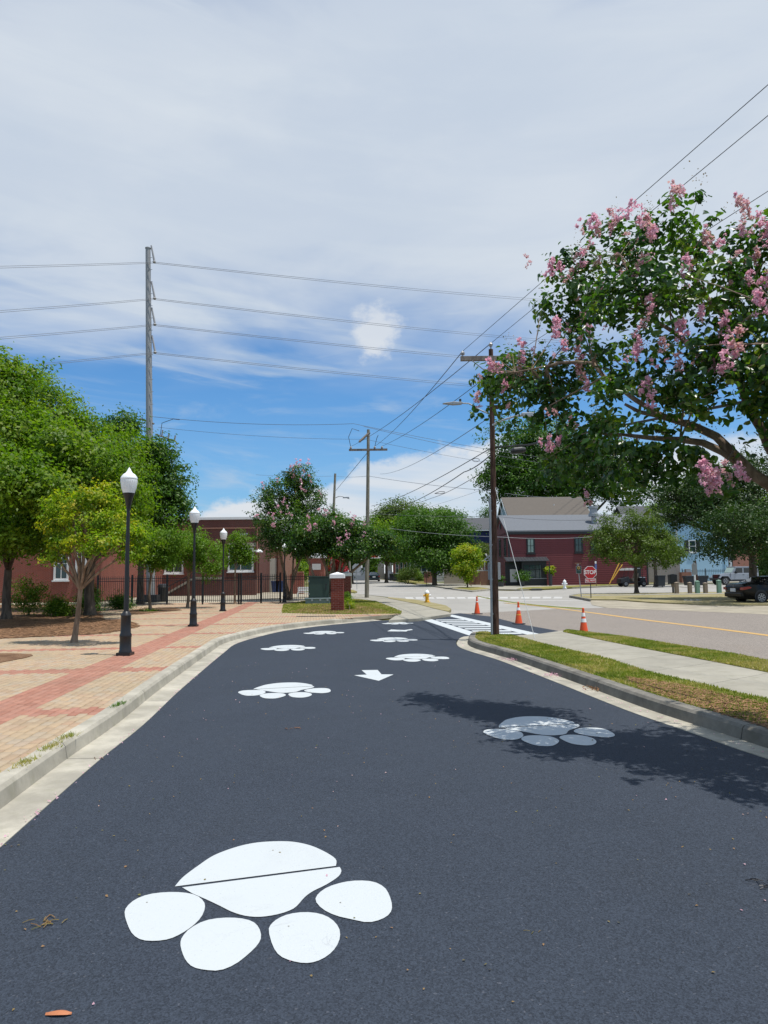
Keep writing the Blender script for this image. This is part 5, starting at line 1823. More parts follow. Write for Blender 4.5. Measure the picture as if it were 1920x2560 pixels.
# ================================================================== STREET FURNITURE
def lamp(base, k, label, wire_arm=False):
    o = empty('street_lamp', base, 0, label, 'street lamp', 'black post-top lamps along the paving')
    MB().prism([(math.cos(a) * .20, math.sin(a) * .20) for a in [math.pi / 4 + math.pi / 2 * j for j in range(4)]], 'z', 0, .06).lathe([(.130, .06), (.130, .09), (.118, .11), (.115, .36), (.122, .38), (.122, .42), (.104, .46), (.099, .80), (.108, .82), (.09, .86), (.06, .90)], n=16).build('base', M['black'], o, smooth=35)
    MB().lathe([(.052, .90), (.034, 2.95), (.034, 3.06)], n=14).build('post', M['black'], o, smooth=35)
    MB().lathe([(.040, 3.02), (.044, 3.10), (.056, 3.14), (.078, 3.24), (.110, 3.34), (.120, 3.36), (.122, 3.38), (.08, 3.40)], n=16).build('collar', M['black'], o, smooth=35)
    gl = MB().lathe([(.118, 3.38), (.14, 3.46), (.166, 3.60), (.170, 3.66), (.162, 3.70)], n=24).build('globe', M['lens'], o, smooth=50)
    MB().lathe([(.166, 3.70), (.160, 3.73), (.12, 3.78), (.075, 3.81), (.05, 3.845), (.03, 3.89), (.004, 3.93)], n=24).build('finial', M['lens'], gl, smooth=40)
    rb_ = MB()
    for j in range(24):
        a = 2 * math.pi * j / 24
        rb_.tube([(math.cos(a) * .143, math.sin(a) * .143, 3.46), (math.cos(a) * .172, math.sin(a) * .172, 3.65)], .004, 4)
    rb_.lathe([(.172, 3.67), (.176, 3.69), (.172, 3.71)], n=24)
    rb_.build('rib', M['lens'], gl)
    MB().lathe([(.122, 3.44), (.126, 3.47), (.122, 3.50)], n=20).build('band', M['galv'], gl)
    o.scale = (k, k, k)
    return o


lamp(G(313, 1638, LW), .947, 'tallest looking black lamp post with acorn globe, beside the yellowing crape myrtle')
lamp(G(483, 1566, LW), .952, 'middle black lamp post with acorn globe, left of the curved kerb')
lamp(G(557, 1528, LW), .95, 'third black lamp post with acorn globe, in front of the school window')
lamp(G(711, 1506, LW), .88, 'smallest black lamp post with acorn globe, at the hinge end of the gate')


def cone(base, k, label, collars, rz=0.0):
    o = empty('traffic_cone', base, rz, label, 'traffic cone', 'orange traffic cones by the fresh crosswalk')
    MB().box((-.18, -.18, 0), (.18, .18, .03)).build('base', M['blackp'], o, bevel=.012)
    r = lambda z: .125 - .098 * (z - .03) / .63
    MB().lathe([(r(.03), .03), (r(.66), .66)], n=20).build('body', M['orange'], o, smooth=40)
    for a, b, w_ in collars:
        MB().lathe([(r(a) + .003, a), (r(b) + .003, b)], n=20).build('collar', w_, o, smooth=40)
    MB().lathe([(r(.66) + .004, .64), (.03, .67), (.034, .70), (.03, .725), (.018, .74)], n=14).build('tip', M['orange'], o, smooth=40)
    o.scale = (k, k, k)
    return o


c1 = cone(G(1193, 1535), 1.0, 'traffic cone left of the utility pole, with caution tape tied to its tip', [(.50, .54, M['reflect'])], .3)
c2 = cone(G(1297, 1560), 1.0, 'traffic cone on the dark apron right of the utility pole', [(.46, .55, M['reflect']), (.30, .325, M['guard'])], .1)
c3 = cone(G(1460, 1586), .98, 'traffic cone behind the grass strip with two white bands', [(.5, .60, M['reflect']), (.34, .44, M['reflect'])], .7)
# caution tape from cone to cone
a, b = Vector(c1.location) + Vector((0, 0, .76)), Vector(c3.location) + Vector((0, 0, .70))
mb = MB()
n = 40
vs, fs = [], []
for i in range(n + 1):
    f = i / n
    p = a.lerp(b, f) - Vector((0, 0, .62 * 4 * f * (1 - f) * .12))
    tw_ = .9 * math.sin(f * 17) * .6
    d = Vector((0, math.sin(tw_), math.cos(tw_))) * .02
    vs += [p - d, p + d]
fs = [(2 * i, 2 * i + 1, 2 * i + 3, 2 * i + 2) for i in range(n)]
tag(mb.add(vs, fs).build('caution_tape', M['tape']), 'yellow caution tape strung between the traffic cones', 'tape')


def hydrant(base, top, body, label, k=1.0):
    o = empty('fire_hydrant', base, 0, label, 'fire hydrant')
    MB().lathe([(.19, 0), (.19, .05), (.13, .06), (.13, .12), (.11, .14), (.115, .48), (.15, .5), (.15, .54), (.12, .55)], n=16).build('barrel', body, o, smooth=35)
    MB().lathe([(.15, .55), (.155, .58), (.135, .66), (.08, .73), (.045, .75), (.045, .80), (.02, .81)], n=16).build('bonnet', top, o, smooth=35)
    for a in (0, math.pi, -math.pi / 2):
        d = Vector((math.cos(a), math.sin(a), 0))
        MB().tube([d * .1 + Vector((0, 0, .42)), d * .19 + Vector((0, 0, .42)), d * .2 + Vector((0, 0, .42)), d * .235 + Vector((0, 0, .42))], [.06, .06, .075, .06] if a >= 0 else [.08, .08, .095, .08], 12).build('nozzle', top if a == 0 else body, o, smooth=35)
    o.scale = (k, k, k)


hydrant(G(1068, 1506, .12), M['white'], M['yellow'], 'yellow fire hydrant with white bonnet on the grass strip', .92)
hydrant(G(1412, 1471.5, .1), M['white'], M['white'], 'white fire hydrant in front of the red house wall', 1.0)

# brick pillar with white cap: laid brick by brick
def pillar(base, h, wd, label, course=.0775, bl=.2):
    o = empty('brick_pillar', base, 0, label, 'pillar')
    MB().box((-wd / 2 + .012, -wd / 2 + .012, 0), (wd / 2 - .012, wd / 2 - .012, h)).build('core', M['stone'], o)
    nc = int(h / course)
    ch = h / nc
    full = wd / 2.5
    g = .005
    me1 = MB().box((-full / 2 + g, 0, g), (full / 2 - g, .05, ch - g)).mesh('brick')
    me2 = MB().box((-full / 4 + g, 0, g), (full / 4 - g, .05, ch - g)).mesh('brick')
    for m_ in (me1, me2): m_.materials.append(M['redbrick'])
    for r in range(nc):
        for side in range(4):
            ang = side * math.pi / 2
            odd = (r + side) % 2
            xs_ = [-.5 * wd + full * .5, -.5 * wd + full * 1.5, -.5 * wd + full * 2.25] if odd else [-.5 * wd + full * .25, -.5 * wd + full, -.5 * wd + full * 2]
            for j, x in enumerate(xs_):
                half = (odd and j == 2) or (not odd and j == 0)
                b_o = bpy.data.objects.new('brick', me2 if half else me1)
                COL.objects.link(b_o)
                b_o.parent = o
                y = -wd / 2 + rng.normal(0, .0015)
                b_o.location = (x * math.cos(ang) - y * math.sin(ang), x * math.sin(ang) + y * math.cos(ang), r * ch)
                b_o.rotation_euler = (0, 0, ang)
    c_ = wd / 2 + .05
    MB().box((-c_, -c_, h), (c_, c_, h + .17)).add([(-c_, -c_, h + .17), (c_, -c_, h + .17), (c_, c_, h + .17), (-c_, c_, h + .17), (0, 0, h + .27)], [(0, 1, 4), (1, 2, 4), (2, 3, 4), (3, 0, 4)]).build('cap', M['white'], o)
    return o


pillar(G(844, 1527, LW), 1.42, .54, 'nearer red brick pillar with white pyramid cap on the corner island')
pillar(at(866, 41, LW), 1.5, .5, 'farther brick pillar half hidden behind the white capped one')

# transformer cabinet
o = empty('utility_cabinet', G(797, 1509, LW), .06, 'dark green utility cabinet on a blue grey plinth', 'utility cabinet')
MB().box((-.72, -.6, 0), (.62, .7, .30)).box((-.76, -.64, .25), (.66, .74, .33)).build('plinth', M['plinth'], o, bevel=.02)
for x in (-.35, .1, .5): MB().box((x - .05, -.66, .16), (x + .05, -.60, .26)).build('clip', M['galv'], o)
MB().box((-.55, -.5, .33), (.58, .55, 1.46)).build('body', M['green_box'], o, bevel=.02)
MB().prism([(-.55, 1.46), (.6, 1.46), (.6, 1.5), (-.55, 1.56)], 'y', -.56, .6).build('lid', M['green_box'], o)
MB().box((-.5, -.52, .4), (.22, -.5, 1.4)).build('door', M['green_box'], o)
MB().box((.28, -.52, .4), (.54, -.5, 1.4)).build('door', M['green_box'], o)
MB().tube([(.42, -.56, 1.05), (.42, -.50, 1.05)], .05, 10).box((.38, -.56, .78), (.44, -.5, .92)).build('handle', M['blackp'], o)
for z in (.55, 1.25): MB().box((-.58, -.535, z - .05), (-.5, -.50, z + .05)).build('hinge', M['galv'], o)

# ---- iron fences and gate
def picket_fence(name, A, B, h, label, cat, step=.118, post_every=2.4, m=M['black'], gates=False, low=.12, rails=(.22, -.16, -.30)):
    A, B = Vector(A), Vector(B)
    d = (B - A)
    L = d.xy.length
    ang = math.atan2(d.y, d.x)
    o = empty(name, A, ang, label, cat)
    sl = d.z / L
    n = int(L / step)
    pm_ = MB().box((-.010, -.010, low), (.010, .010, h - .03)).add([(-.010, -.010, h - .03), (.010, -.010, h - .03), (.010, .010, h - .03), (-.010, .010, h - .03), (0, 0, h + .02)], [(0, 1, 4), (1, 2, 4), (2, 3, 4), (3, 0, 4)]).mesh('picket')
    pm_.materials.append(m)
    for k in range(n):
        b_o = bpy.data.objects.new('picket', pm_)
        COL.objects.link(b_o)
        b_o.parent = o
        x = (k + .5) * L / n
        b_o.location = (x, 0, x * sl)
    for z in rails:
        zz = z if z > 0 else h + z
        MB().add([(0, -.016, zz), (L, -.016, zz + L * sl), (L, .016, zz + L * sl), (0, .016, zz), (0, -.016, zz + .035), (L, -.016, zz + .035 + L * sl), (L, .016, zz + .035 + L * sl), (0, .016, zz + .035)],
                 [(3, 2, 1, 0), (4, 5, 6, 7), (0, 1, 5, 4), (1, 2, 6, 5), (2, 3, 7, 6), (3, 0, 4, 7)]).build('rail', m, o)
    k = max(1, round(L / post_every))
    for i in range(k + 1):
        x = L * i / k
        MB().box((x - .035, -.035, x * sl), (x + .035, .035, h + .05 + x * sl)).box((x - .045, -.045, h + .05 + x * sl), (x + .045, .045, h + .08 + x * sl)).build('post', m, o)
    return o


fa, fb, fc, fd = G(243, 1512, LW), G(597, 1511, LW), G(705, 1506, LW), G(818, 1503, LW)
picket_fence('iron_fence', fa, fb, 1.62, 'long black iron picket fence left of the gate', 'fence')
picket_fence('iron_gate', fb + Vector((.12, 0, 0)), fc - Vector((.1, 0, 0)), 1.66, 'black iron double gate beside the smallest lamp', 'gate', post_every=1.5, low=.14)
picket_fence('iron_fence', fc + Vector((.1, 0, 0)), fd, 1.62, 'short black iron fence running behind the green cabinet', 'fence')
picket_fence('iron_fence', at(1706, 81), at(1822, 81), 1.55, 'thin dark iron fence in front of the light blue house', 'fence', step=.2)
o = empty('waste_bin', at(408, 44.5, LW), 0, 'black litter bin standing behind the iron fence', 'bin')
MB().lathe([(.24, 0), (.30, .12), (.33, .85), (.36, .9), (.33, .95)], n=14).build('body', M['blackp'], o, smooth=40)
MB().lathe([(.35, .95), (.3, 1.06), (.2, 1.1)], n=14).build('lid', M['black'], o, smooth=40)
o = empty('handrail', (0, 0, 0), 0, 'dark metal handrail following the school ramp', 'handrail')
p = [W(418, 1468, 53.8), W(484, 1432, 53.8), W(560, 1432, 53.8)]
MB().tube([tuple(q) for q in p], .035, 6).build('rail', M['black'], o)
for f in np.linspace(0, 1, 9):
    q = p[0].lerp(p[1], f)
    MB().tube([q, q - Vector((0, 0, .85))], .022, 6).build('baluster', M['black'], o)

# ---- steel transmission pole and wooden poles
sp = at(378, 44, LW)
topz = W(370, 622, 44).z
o = empty('steel_pole', sp, 0, 'very tall grey steel transmission pole behind the left trees', 'utility pole')
H_ = topz - sp.z
lx = W(370, 622, 44).x - sp.x
MB().tube([(0, 0, .3), (lx * .45, 0, H_ * .45), (lx * .46, 0, H_ * .46), (lx, 0, H_)], [.27, .225, .21, .155], 14).build('shaft', M['steelpole'], o, smooth=40)
MB().box((-.55, -.55, 0), (-.12, .55, .45)).box((.12, -.55, 0), (.55, .55, .45)).build('footing', M['blackp'], o)
MB().lathe([(.18, 0), (.18, .06)], (lx, 0, H_), 14).build('cap', M['steelpole'], o)
for f in np.linspace(.3, .97, 20):
    MB().tube([(lx * f + .1, -.2, H_ * f), (lx * f + .33, -.2, H_ * f)], .018, 5).build('step_bolt', M['galv'], o)
for py in (655, 746, 811, 881):
    z = W(380, py, 44).z - sp.z
    MB().tube([(lx * z / H_ + .18, 0, z + 1.1), (lx * z / H_ + .4, 0, z + .05)], [.05, .07], 8).lathe([(.07, -.06), (.12, 0), (.07, .06)], (lx * z / H_ + .4, 0, z), 8).build('insulator', M['porcelain'], o)
z = W(380, 1050, 44).z - sp.z
MB().tube([(-.9, 0, z + .1), (.0, 0, z - .25)], .06, 6).tube([(.1, 0, z - .9), (1.4, 0, z - 1.4)], .05, 6).tube([(.1, 0, z - 1.5), (1.2, 0, z - 2.0)], .05, 6).build('arm', M['armwood'], o)
for k, (x, zz) in enumerate(((.5, -1.0), (.9, -1.2), (1.3, -1.35), (.7, -1.75))):
    MB().tube([(x, 0, z + zz), (x + .05, 0, z + zz + .35)], .05, 6).tube([(x + .1, 0, z + zz), (x + .12, 0, z + zz - 1.1)], .02, 5).build('cutout', M['porcelain'], o)
MB().tube([(.4, 0, z - 1), (.5, 0, z - .2), (1.2, 0, z + .05), (1.6, 0, z)], .02, 5).build('jumper', M['wire'], o)

mp = G(1240, 1588, .14)
top = W(1227, 868, mp.y)
o = empty('utility_pole', mp, 0, 'dark wooden utility pole at the grassy island tip by the crosswalk', 'utility pole')
ax_ = lambda z: (top.x - mp.x) * z / (top.z - mp.z)
H_ = top.z - mp.z
MB().tube([(0, 0, -.1), (ax_(H_ * .5), 0, H_ * .5), (ax_(H_ - .06), 0, H_ - .06)], [.083, .072, .058], 14).build('shaft', M['polewood'], o, smooth=40)
zz = W(1230, 1245, mp.y).z - mp.z
MB().tube([(-.105, -.03, 0), (ax_(zz) - .095, -.03, zz)], .032, 8).build('conduit', M['galv'], o, smooth=40)
for f in (.15, .4, .65, .9): MB().box((ax_(zz * f) - .14, -.05, zz * f), (ax_(zz * f) + .02, .0, zz * f + .03)).build('strap', M['galv'], o)
zc = W(1227, 898, mp.y).z - mp.z
ca = MB().box((ax_(zc) - .80, -.11, zc - .06), (ax_(zc) + .80, -.02, zc + .06)).build('crossarm', M['armwood'], o, bevel=.006)
MB().tube([(ax_(zc) - .5, -.10, zc - .07), (ax_(zc) - .02, -.06, zc - .45)], .014, 5).tube([(ax_(zc) + .5, -.10, zc - .07), (ax_(zc) + .02, -.06, zc - .45)], .014, 5).build('arm_brace', M['galv'], o)
INS = []
for x in (-.74, .74):
    MB().lathe([(.018, .06), (.018, .10), (.055, .11), (.04, .14), (.06, .15), (.035, .19), (.02, .21)], (ax_(zc) + x, -.06, zc), 10).build('insulator', M['porcelain'], ca, smooth=40)
    INS.append(mp + Vector((ax_(zc) + x, -.06, zc + .2)))
MB().lathe([(.02, -.06), (.02, .02), (.055, .03), (.04, .06), (.06, .07), (.035, .11), (.02, .13)], (ax_(H_), 0, H_), 10).build('insulator', M['porcelain'], o, smooth=40)
INS.insert(1, mp + Vector((ax_(H_), 0, H_ + .1)))
# two street light arms
k_ = mp.y / FPX
z1 = W(1236, 1038, mp.y).z - mp.z
za = W(1150, 1009, mp.y).z - mp.z
arm = MB().tube([(ax_(z1), 0, z1), (ax_(z1) - 28 * k_, 0, z1 + 13 * k_), (ax_(z1) - 58 * k_, 0, za), (ax_(z1) - 75 * k_, 0, za + .01)], .019, 8).build('light_arm', M['galv'], o, smooth=40)
MB().prism([(-.28 - .0, 0), (0, -.035), (.22, -.02), (.24, .03), (0, .045), (-.2, .02)], 'y', -.07, .07).build('lamp_head', M['galv'], arm, bevel=.01).location = (ax_(z1) - 98 * k_, 0, za)
MB().lathe([(.03, 0), (.03, .09)], (ax_(z1) - 80 * k_, 0, za + .03), 8).build('photocell', M['blackp'], arm)
z2 = W(1240, 1064, mp.y).z - mp.z
zb = W(1300, 1047, mp.y).z - mp.z
arm = MB().tube([(ax_(z2), -.05, z2), (ax_(z2) + 22 * k_, -.2, z2 + 9 * k_), (ax_(z2) + 55 * k_, -.35, zb), (ax_(z2) + 72 * k_, -.4, zb + .01)], .027, 8).build('light_arm', M['alu'], o, smooth=40)
MB().prism([(-.14, .05), (.1, .06), (.42, -.02), (.40, -.05), (0, -.045), (-.14, 0)], 'y', -.5, -.3).build('lamp_head', M['alu'], arm, bevel=.01).location = (ax_(z2) + 80 * k_, 0, zb)
MB().lathe([(.03, 0), (.03, .07)], (ax_(z2) + 84 * k_, -.4, zb + .05), 8).build('photocell', M['blackp'], arm)
zs = W(1232, 1020, mp.y).z - mp.z
MB().box((ax_(zs) + .05, -.08, zs - .03), (ax_(zs) + .17, .02, zs + .06)).build('bracket', M['polewood'], o)
# sign seen from the back on this pole
zs0, zs1 = W(1235, 1449, mp.y).z - mp.z, W(1235, 1406, mp.y).z - mp.z
sg = empty('pole_sign', mp + Vector((.0, .10, 0)), 0, 'grey back of a sign plate strapped to the dark utility pole', 'sign')
MB().box((-.15, 0, zs0), (.17, .006, zs1)).build('plate', M['alu'], sg, bevel=.003)
# ground guy
ga, gb_ = mp + Vector((ax_(3.9), 0, W(1232, 1200, mp.y).z - mp.z)), G(1337, 1597, .13)
tag(MB().tube([ga, ga.lerp(gb_, .5), gb_], .0075, 6).build('guy_wire', M['guywhite']), 'pale guy wire slanting from the dark utility pole to the verge', 'guy wire')

# far wooden pole with street sign
fp = G(917, 1494, .1)
tp = W(921, 1074, fp.y)
o = empty('utility_pole', fp, 0, 'grey wooden utility pole with street name sign at the far corner', 'utility pole')
H_ = tp.z - fp.z
lx2 = tp.x - fp.x
MB().tube([(0, 0, -.1), (lx2 * .5, 0, H_ * .5), (lx2, 0, H_)], [.15, .125, .10], 12).build('shaft', M['polegrey'], o, smooth=40)
z = W(920, 1125, fp.y).z - fp.z
fx = lx2 * z / H_
arm = MB().box((fx - 1.33, -.14, z - .07), (fx + 1.33, -.04, z + .07)).build('crossarm', M['armwood'], o)
FINS = []
for x in (-1.2, .45, .95):
    MB().lathe([(.03, .07), (.08, .1), (.06, .15), (.09, .17), (.04, .24)], (fx + x, -.09, z), 8).build('insulator', M['porcelain'], arm)
    FINS.append(fp + Vector((fx + x, -.09, z + .24)))
z2 = W(920, 1085, fp.y).z - fp.z
MB().tube([(fx - .6, -.3, z2 - .6), (fx + .1, 0, z2 + .1)], .09, 6).build('side_arm', M['armwood'], o)
MB().tube([(fx - 1.2, -.09, z + .2), (fx - 1.35, -.09, z + .9), (fx - 1.1, -.09, z + 1.5), (fx - .6, -.09, z2 + .2)], .02, 5).tube([(fx + .45, -.09, z + .2), (fx + .6, -.09, z + .8), (fx + .7, -.09, z2 - .1)], .02, 5).build('jumper', M['wire'], o)
zs0, zs1 = W(930, 1396, fp.y).z - fp.z, W(930, 1388, fp.y).z - fp.z
xs0, xs1 = W(926, 1390, fp.y).x - fp.x, W(951, 1390, fp.y).x - fp.x
ss = empty('street_sign', fp + Vector((0, -.16, 0)), 0, 'white street name blade with rust red band bracketed to the far pole', 'sign')
MB().box((.0, -.012, zs1), (xs1, .012, zs1 + .06)).build('bracket', M['galv'], ss)
MB().box((xs0, -.01, zs0), (xs1, .01, zs1)).build('plate', M['signwhite'], ss)
MB().box((xs0 + .06, -.014, zs0 + .06), (xs1 - .16, -.0102, zs1 - .02)).build('band', M['red'], ss)
MB().box((xs1 - .12, -.015, zs1 - .06), (xs1 - .06, .015, zs1 - .0)).build('clip', M['blackp'], ss)

lp = at(826, 78)
tp = W(838, 1184, 78)
o = empty('utility_pole', lp, 0, 'leaning grey pole with a small street light above the crape myrtles', 'utility pole')
d = tp - lp
MB().tube([(0, 0, 0), d * .5, d], [.17, .15, .12], 10).build('shaft', M['polegrey'], o, smooth=40)
q0, q1, q2 = W(835, 1246, 78) - lp, W(856, 1241, 78) - lp, W(874, 1247, 78) - lp
arm = MB().tube([q0, q0.lerp(q1, .6) + Vector((0, 0, .1)), q1, q2], .05, 6).build('light_arm', M['galv'], o)
MB().cbox(q1 * .5 + q2 * .5, (.7, .2, .12)).build('lamp_head', M['galv'], arm)
lp = at(877, 76)
tp = W(872, 1376, 76)
o = empty('utility_pole', lp, 0, 'short weathered pole beside the back of the stop sign', 'utility pole')
MB().tube([(0, 0, 0), (tp - lp)], [.13, .10], 10).build('shaft', M['polegrey'], o, smooth=40)
MB().tube([(-.22, -.1, 0), (-.28, -.1, 1.9)], .06, 8).build('conduit', M['trimw'], o)

# ---- signs
def octagon(r):
    return [(r * math.cos(math.pi / 8 + k * math.pi / 4), r * math.sin(math.pi / 8 + k * math.pi / 4)) for k in range(8)]


def text(body, size, loc, m, parent, name='lettering', sx=1.0, bold=.0):
    cu = bpy.data.curves.new(name, 'FONT')
    cu.body = body
    cu.size = size
    cu.align_x = 'CENTER'
    cu.align_y = 'CENTER'
    cu.extrude = .002
    cu.offset = bold
    cu.materials.append(m)
    tmp = bpy.data.objects.new(name, cu)
    COL.objects.link(tmp)
    bpy.context.view_layer.update()
    me = bpy.data.meshes.new_from_object(tmp.evaluated_get(bpy.context.evaluated_depsgraph_get()))
    bpy.data.objects.remove(tmp)
    if not me.materials: me.materials.append(m)
    o = bpy.data.objects.new(name, me)
    COL.objects.link(o)
    o.location = loc
    o.rotation_euler = (math.pi / 2, 0, 0)
    o.scale = (sx, 1, 1)
    o.parent = parent
    return o


b = at(1475.5, 45.5, .06)
o = empty('stop_sign', b, -.03, 'red octagonal STOP sign with ALL WAY plate on the dry lawn', 'sign')
zc = W(1475, 1431, 45.5).z - b.z
MB().box((-.025, -.02, 0), (.025, .02, zc + .35)).build('post', M['black'], o)
R_ = .43
MB().prism([(x, y + zc) for x, y in octagon(R_)], 'y', -.032, -.024).build('border', M['signwhite'], o)
MB().prism([(x, y + zc) for x, y in octagon(R_ - .035)], 'y', -.037, -.0322).build('face', M['red'], o)
text('STOP', .335, (0, -.040, zc), M['signwhite'], o, sx=.92, bold=.009)
zp = W(1475, 1451.5, 45.5).z - b.z
MB().box((-.335, -.032, zp - .13), (.335, -.024, zp + .13)).build('plate_border', M['signwhite'], o)
MB().box((-.31, -.037, zp - .105), (.31, -.0322, zp + .105)).build('plate', M['red'], o)
text('ALL WAY', .17, (0, -.040, zp), M['signwhite'], o, sx=.82, bold=.004)

b = at(1452, 47, .06)
o = empty('park_sign', b, 0, 'dark green notice sign with yellow ring left of the STOP sign', 'sign')
z0, z1 = W(1447, 1434, 47).z - b.z, W(1447, 1415, 47).z - b.z
MB().tube([(0, .03, 0), (-.16, .03, z1 + .1)], .03, 8).build('post', M['galv'], o)
MB().box((-.30, -.012, z0), (.04, 0, z1)).build('plate', M['galv'], o)
MB().box((-.28, -.016, z0 + .02), (.02, -.0125, z1 - .02)).build('face', M['signgreen'], o)
ring = MB()
pts = [(-.13 + .075 * math.cos(a), -.02, z1 - .13 + .075 * math.sin(a)) for a in np.linspace(0, 2 * math.pi, 20)]
ring.tube(pts, .012, 5).build('ring', M['guard'], o)
MB().box((-.24, -.018, z0 + .17), (-.02, -.0165, z0 + .185)).box((-.22, -.018, z0 + .205), (-.04, -.0165, z0 + .22)).build('print', M['plinth'], o)
z2 = W(1447, 1409, 47).z - b.z
MB().box((-.36, -.015, z2 - .03), (.04, .015, z2 + .05)).build('blade', M['woodbrown'], o)
MB().box((-.18, -.2, z2 - .1), (-.16, .2, z2 - .0)).build('blade', M['galv'], o)

b = at(1490, 70, .08)
o = empty('narrow_sign', b, 0, 'narrow blue and white sign seen nearly edge on behind the STOP sign', 'sign')
z0, z1 = W(1490, 1424, 70).z - b.z, W(1490, 1403, 70).z - b.z
MB().box((-.03, -.03, 0), (.03, .03, z1)).build('post', M['woodbrown'], o)
MB().box((-.10, -.045, z0), (.10, -.032, z0 + (z1 - z0) * .68)).build('plate', M['signblue'], o)
MB().box((-.08, -.045, z0 + (z1 - z0) * .72), (.08, -.032, z1)).build('plate', M['signwhite'], o)

b = at(892, 70)
o = empty('stop_sign', b, 0, 'grey back of an octagonal sign with a plate below, by the weathered pole', 'sign')
zc = W(890, 1420, 70).z - b.z
MB().box((-.025, -.03, 0), (.025, .0, zc + .3)).build('post', M['galv'], o)
MB().prism([(x, y + zc) for x, y in octagon(.46)], 'y', .005, .015).build('plate', M['alu'], o)
zp = W(890, 1435, 70).z - b.z
MB().box((-.36, .005, zp - .14), (.36, .015, zp + .14)).build('lower_plate', M['alu'], o)
MB().box((.42, .02, zc), (.56, .03, zc + .25)).build('side_plate', M['signwhite'], o)
b = at(1066, 80)
o = empty('small_sign', b, 0, 'small dark sign on a post by the dusty pink wall', 'sign')
MB().box((-.03, -.02, 0), (.03, .02, 1.35)).build('post', M['black'], o)
MB().box((-.25, -.03, .95), (.25, -.021, 1.35)).build('plate', M['brick_brown'], o)
b = at(1833, 84)
o = empty('small_sign', b, 0, 'dark sign plate on a thin pole behind the silver car', 'sign')
MB().box((-.04, -.03, 0), (.04, .03, 3.1)).build('post', M['polewood'], o)
MB().box((-.35, -.05, 2.5), (.3, -.032, 3.0)).build('plate', M['siding_trim'], o)

# marker plaque
b = at(1737, 55)
o = empty('historic_marker', b, 0, 'tall grey arched marker plaque on a pale post', 'sign')
z0, z1 = W(1735, 1437, 55).z - b.z, W(1735, 1408, 55).z - b.z
MB().box((-.05, -.05, 0), (.05, .05, z0)).build('post', M['trimw'], o)
hw_ = .19
MB().prism([(-hw_, z0), (hw_, z0), (hw_, z1 - .1), (hw_ * .6, z1 - .06), (hw_ * .45, z1 + .03), (0, z1 + .07), (-hw_ * .45, z1 + .03), (-hw_ * .6, z1 - .06), (-hw_, z1 - .1)], 'y', -.03, .03).build('plaque', M['markerplaque'], o)
MB().lathe([(.07, -.01), (.07, .01)], (0, 0, 0), 12).build('seal', M['galv'], o).matrix_local = Matrix.Translation((0, -.035, z1 - .05)) @ Matrix.Rotation(math.pi / 2, 4, 'X')
ln = MB()
for k in range(9): ln.box((-hw_ * .8, -.034, z0 + .08 + k * .075), (hw_ * .8, -.0302, z0 + .11 + k * .075))
ln.build('print', M['galv'], o)
o = empty('bare_post', at(1744, 57), 0, 'dark bare post right behind the marker plaque', 'post')
MB().tube([(0, 0, 0), (-.14, 0, W(1740, 1402, 57).z - tz(57))], .09, 8).build('post', M['polewood'], o)

for k, (px, pt, pb, wd_, m_, lb) in enumerate(((1690, 1457, 1484, 4.6, 'posttan', 'tan marker post touching the black box on its post'),
                                             (1723, 1457, 1483, 4.4, 'posttan', 'tan marker post left of the taller green one'),
                                             (1742, 1453.5, 1482, 4.8, 'postgreen', 'green marker post below the arched plaque'),
                                             (1762, 1458, 1484.5, 4.6, 'posttan', 'tan marker post just right of the arched plaque'),
                                             (1796, 1451.5, 1480, 4.8, 'postgreen', 'green marker post close to the rear of the black saloon'))):
    b = at(px, 51, .06)
    o = empty('marker_post', b, 0, lb, 'post', 'stub marker posts on the dry lawn')
    h = W(px, pt, 51).z - b.z
    r = wd_ * 51 / FPX
    MB().box((-r, -r, -.02), (r, r, h)).build('post', M[m_], o, bevel=.03)
    MB().add([(-r - .01, -r - .01, h), (r + .01, -r - .01, h), (r + .01, r + .01, h), (-r - .01, r + .01, h), (0, 0, h + .07)], [(0, 1, 4), (1, 2, 4), (2, 3, 4), (3, 0, 4), (3, 2, 1, 0)]).build('cap', M[m_], o)

b = at(1681, 52, .06)
o = empty('post_box', b, 0, 'black box mounted on a short dark post', 'post box')
MB().box((-.05, -.05, 0), (.05, .05, .75)).build('post', M['black'], o)
z0, z1 = W(1680, 1459, 52).z - b.z, W(1680, 1437, 52).z - b.z
MB().prism([(-.27, z0), (.25, z0), (.27, z1), (0, z1 + .06), (-.27, z1)], 'y', -.2, .2).build('box', M['blackp'], o)
MB().box((-.22, -.215, z0 + .06), (.2, -.201, z1 - .05)).build('door', M['black'], o)
MB().box((-.09, -.09, .45), (.09, .09, .8)).build('collar', M['posttan'], o)


def wheelie(name, b, wd, dp, h, label, m, rz=0):
    o = empty(name, b, rz, label, 'bin')
    MB().prism([(-wd * .42, .08), (wd * .42, .08), (wd / 2, h * .9), (-wd / 2, h * .9)], 'y', -dp / 2, dp / 2).build('body', m, o, bevel=.02)
    MB().prism([(-wd * .54, h * .9), (wd * .54, h * .9), (wd * .5, h), (-wd * .5, h)], 'y', -dp * .55, dp * .55).build('lid', m, o, bevel=.02)
    for s in (-1, 1):
        MB().tube([(s * wd * .36, dp * .4, .11), (s * wd * .46, dp * .4, .11)], .11, 10).build('wheel', M['rubber'], o)
    MB().tube([(-wd * .4, dp * .6, h * .93), (wd * .4, dp * .6, h * .93)], .025, 6).build('handle', m, o)
    return o


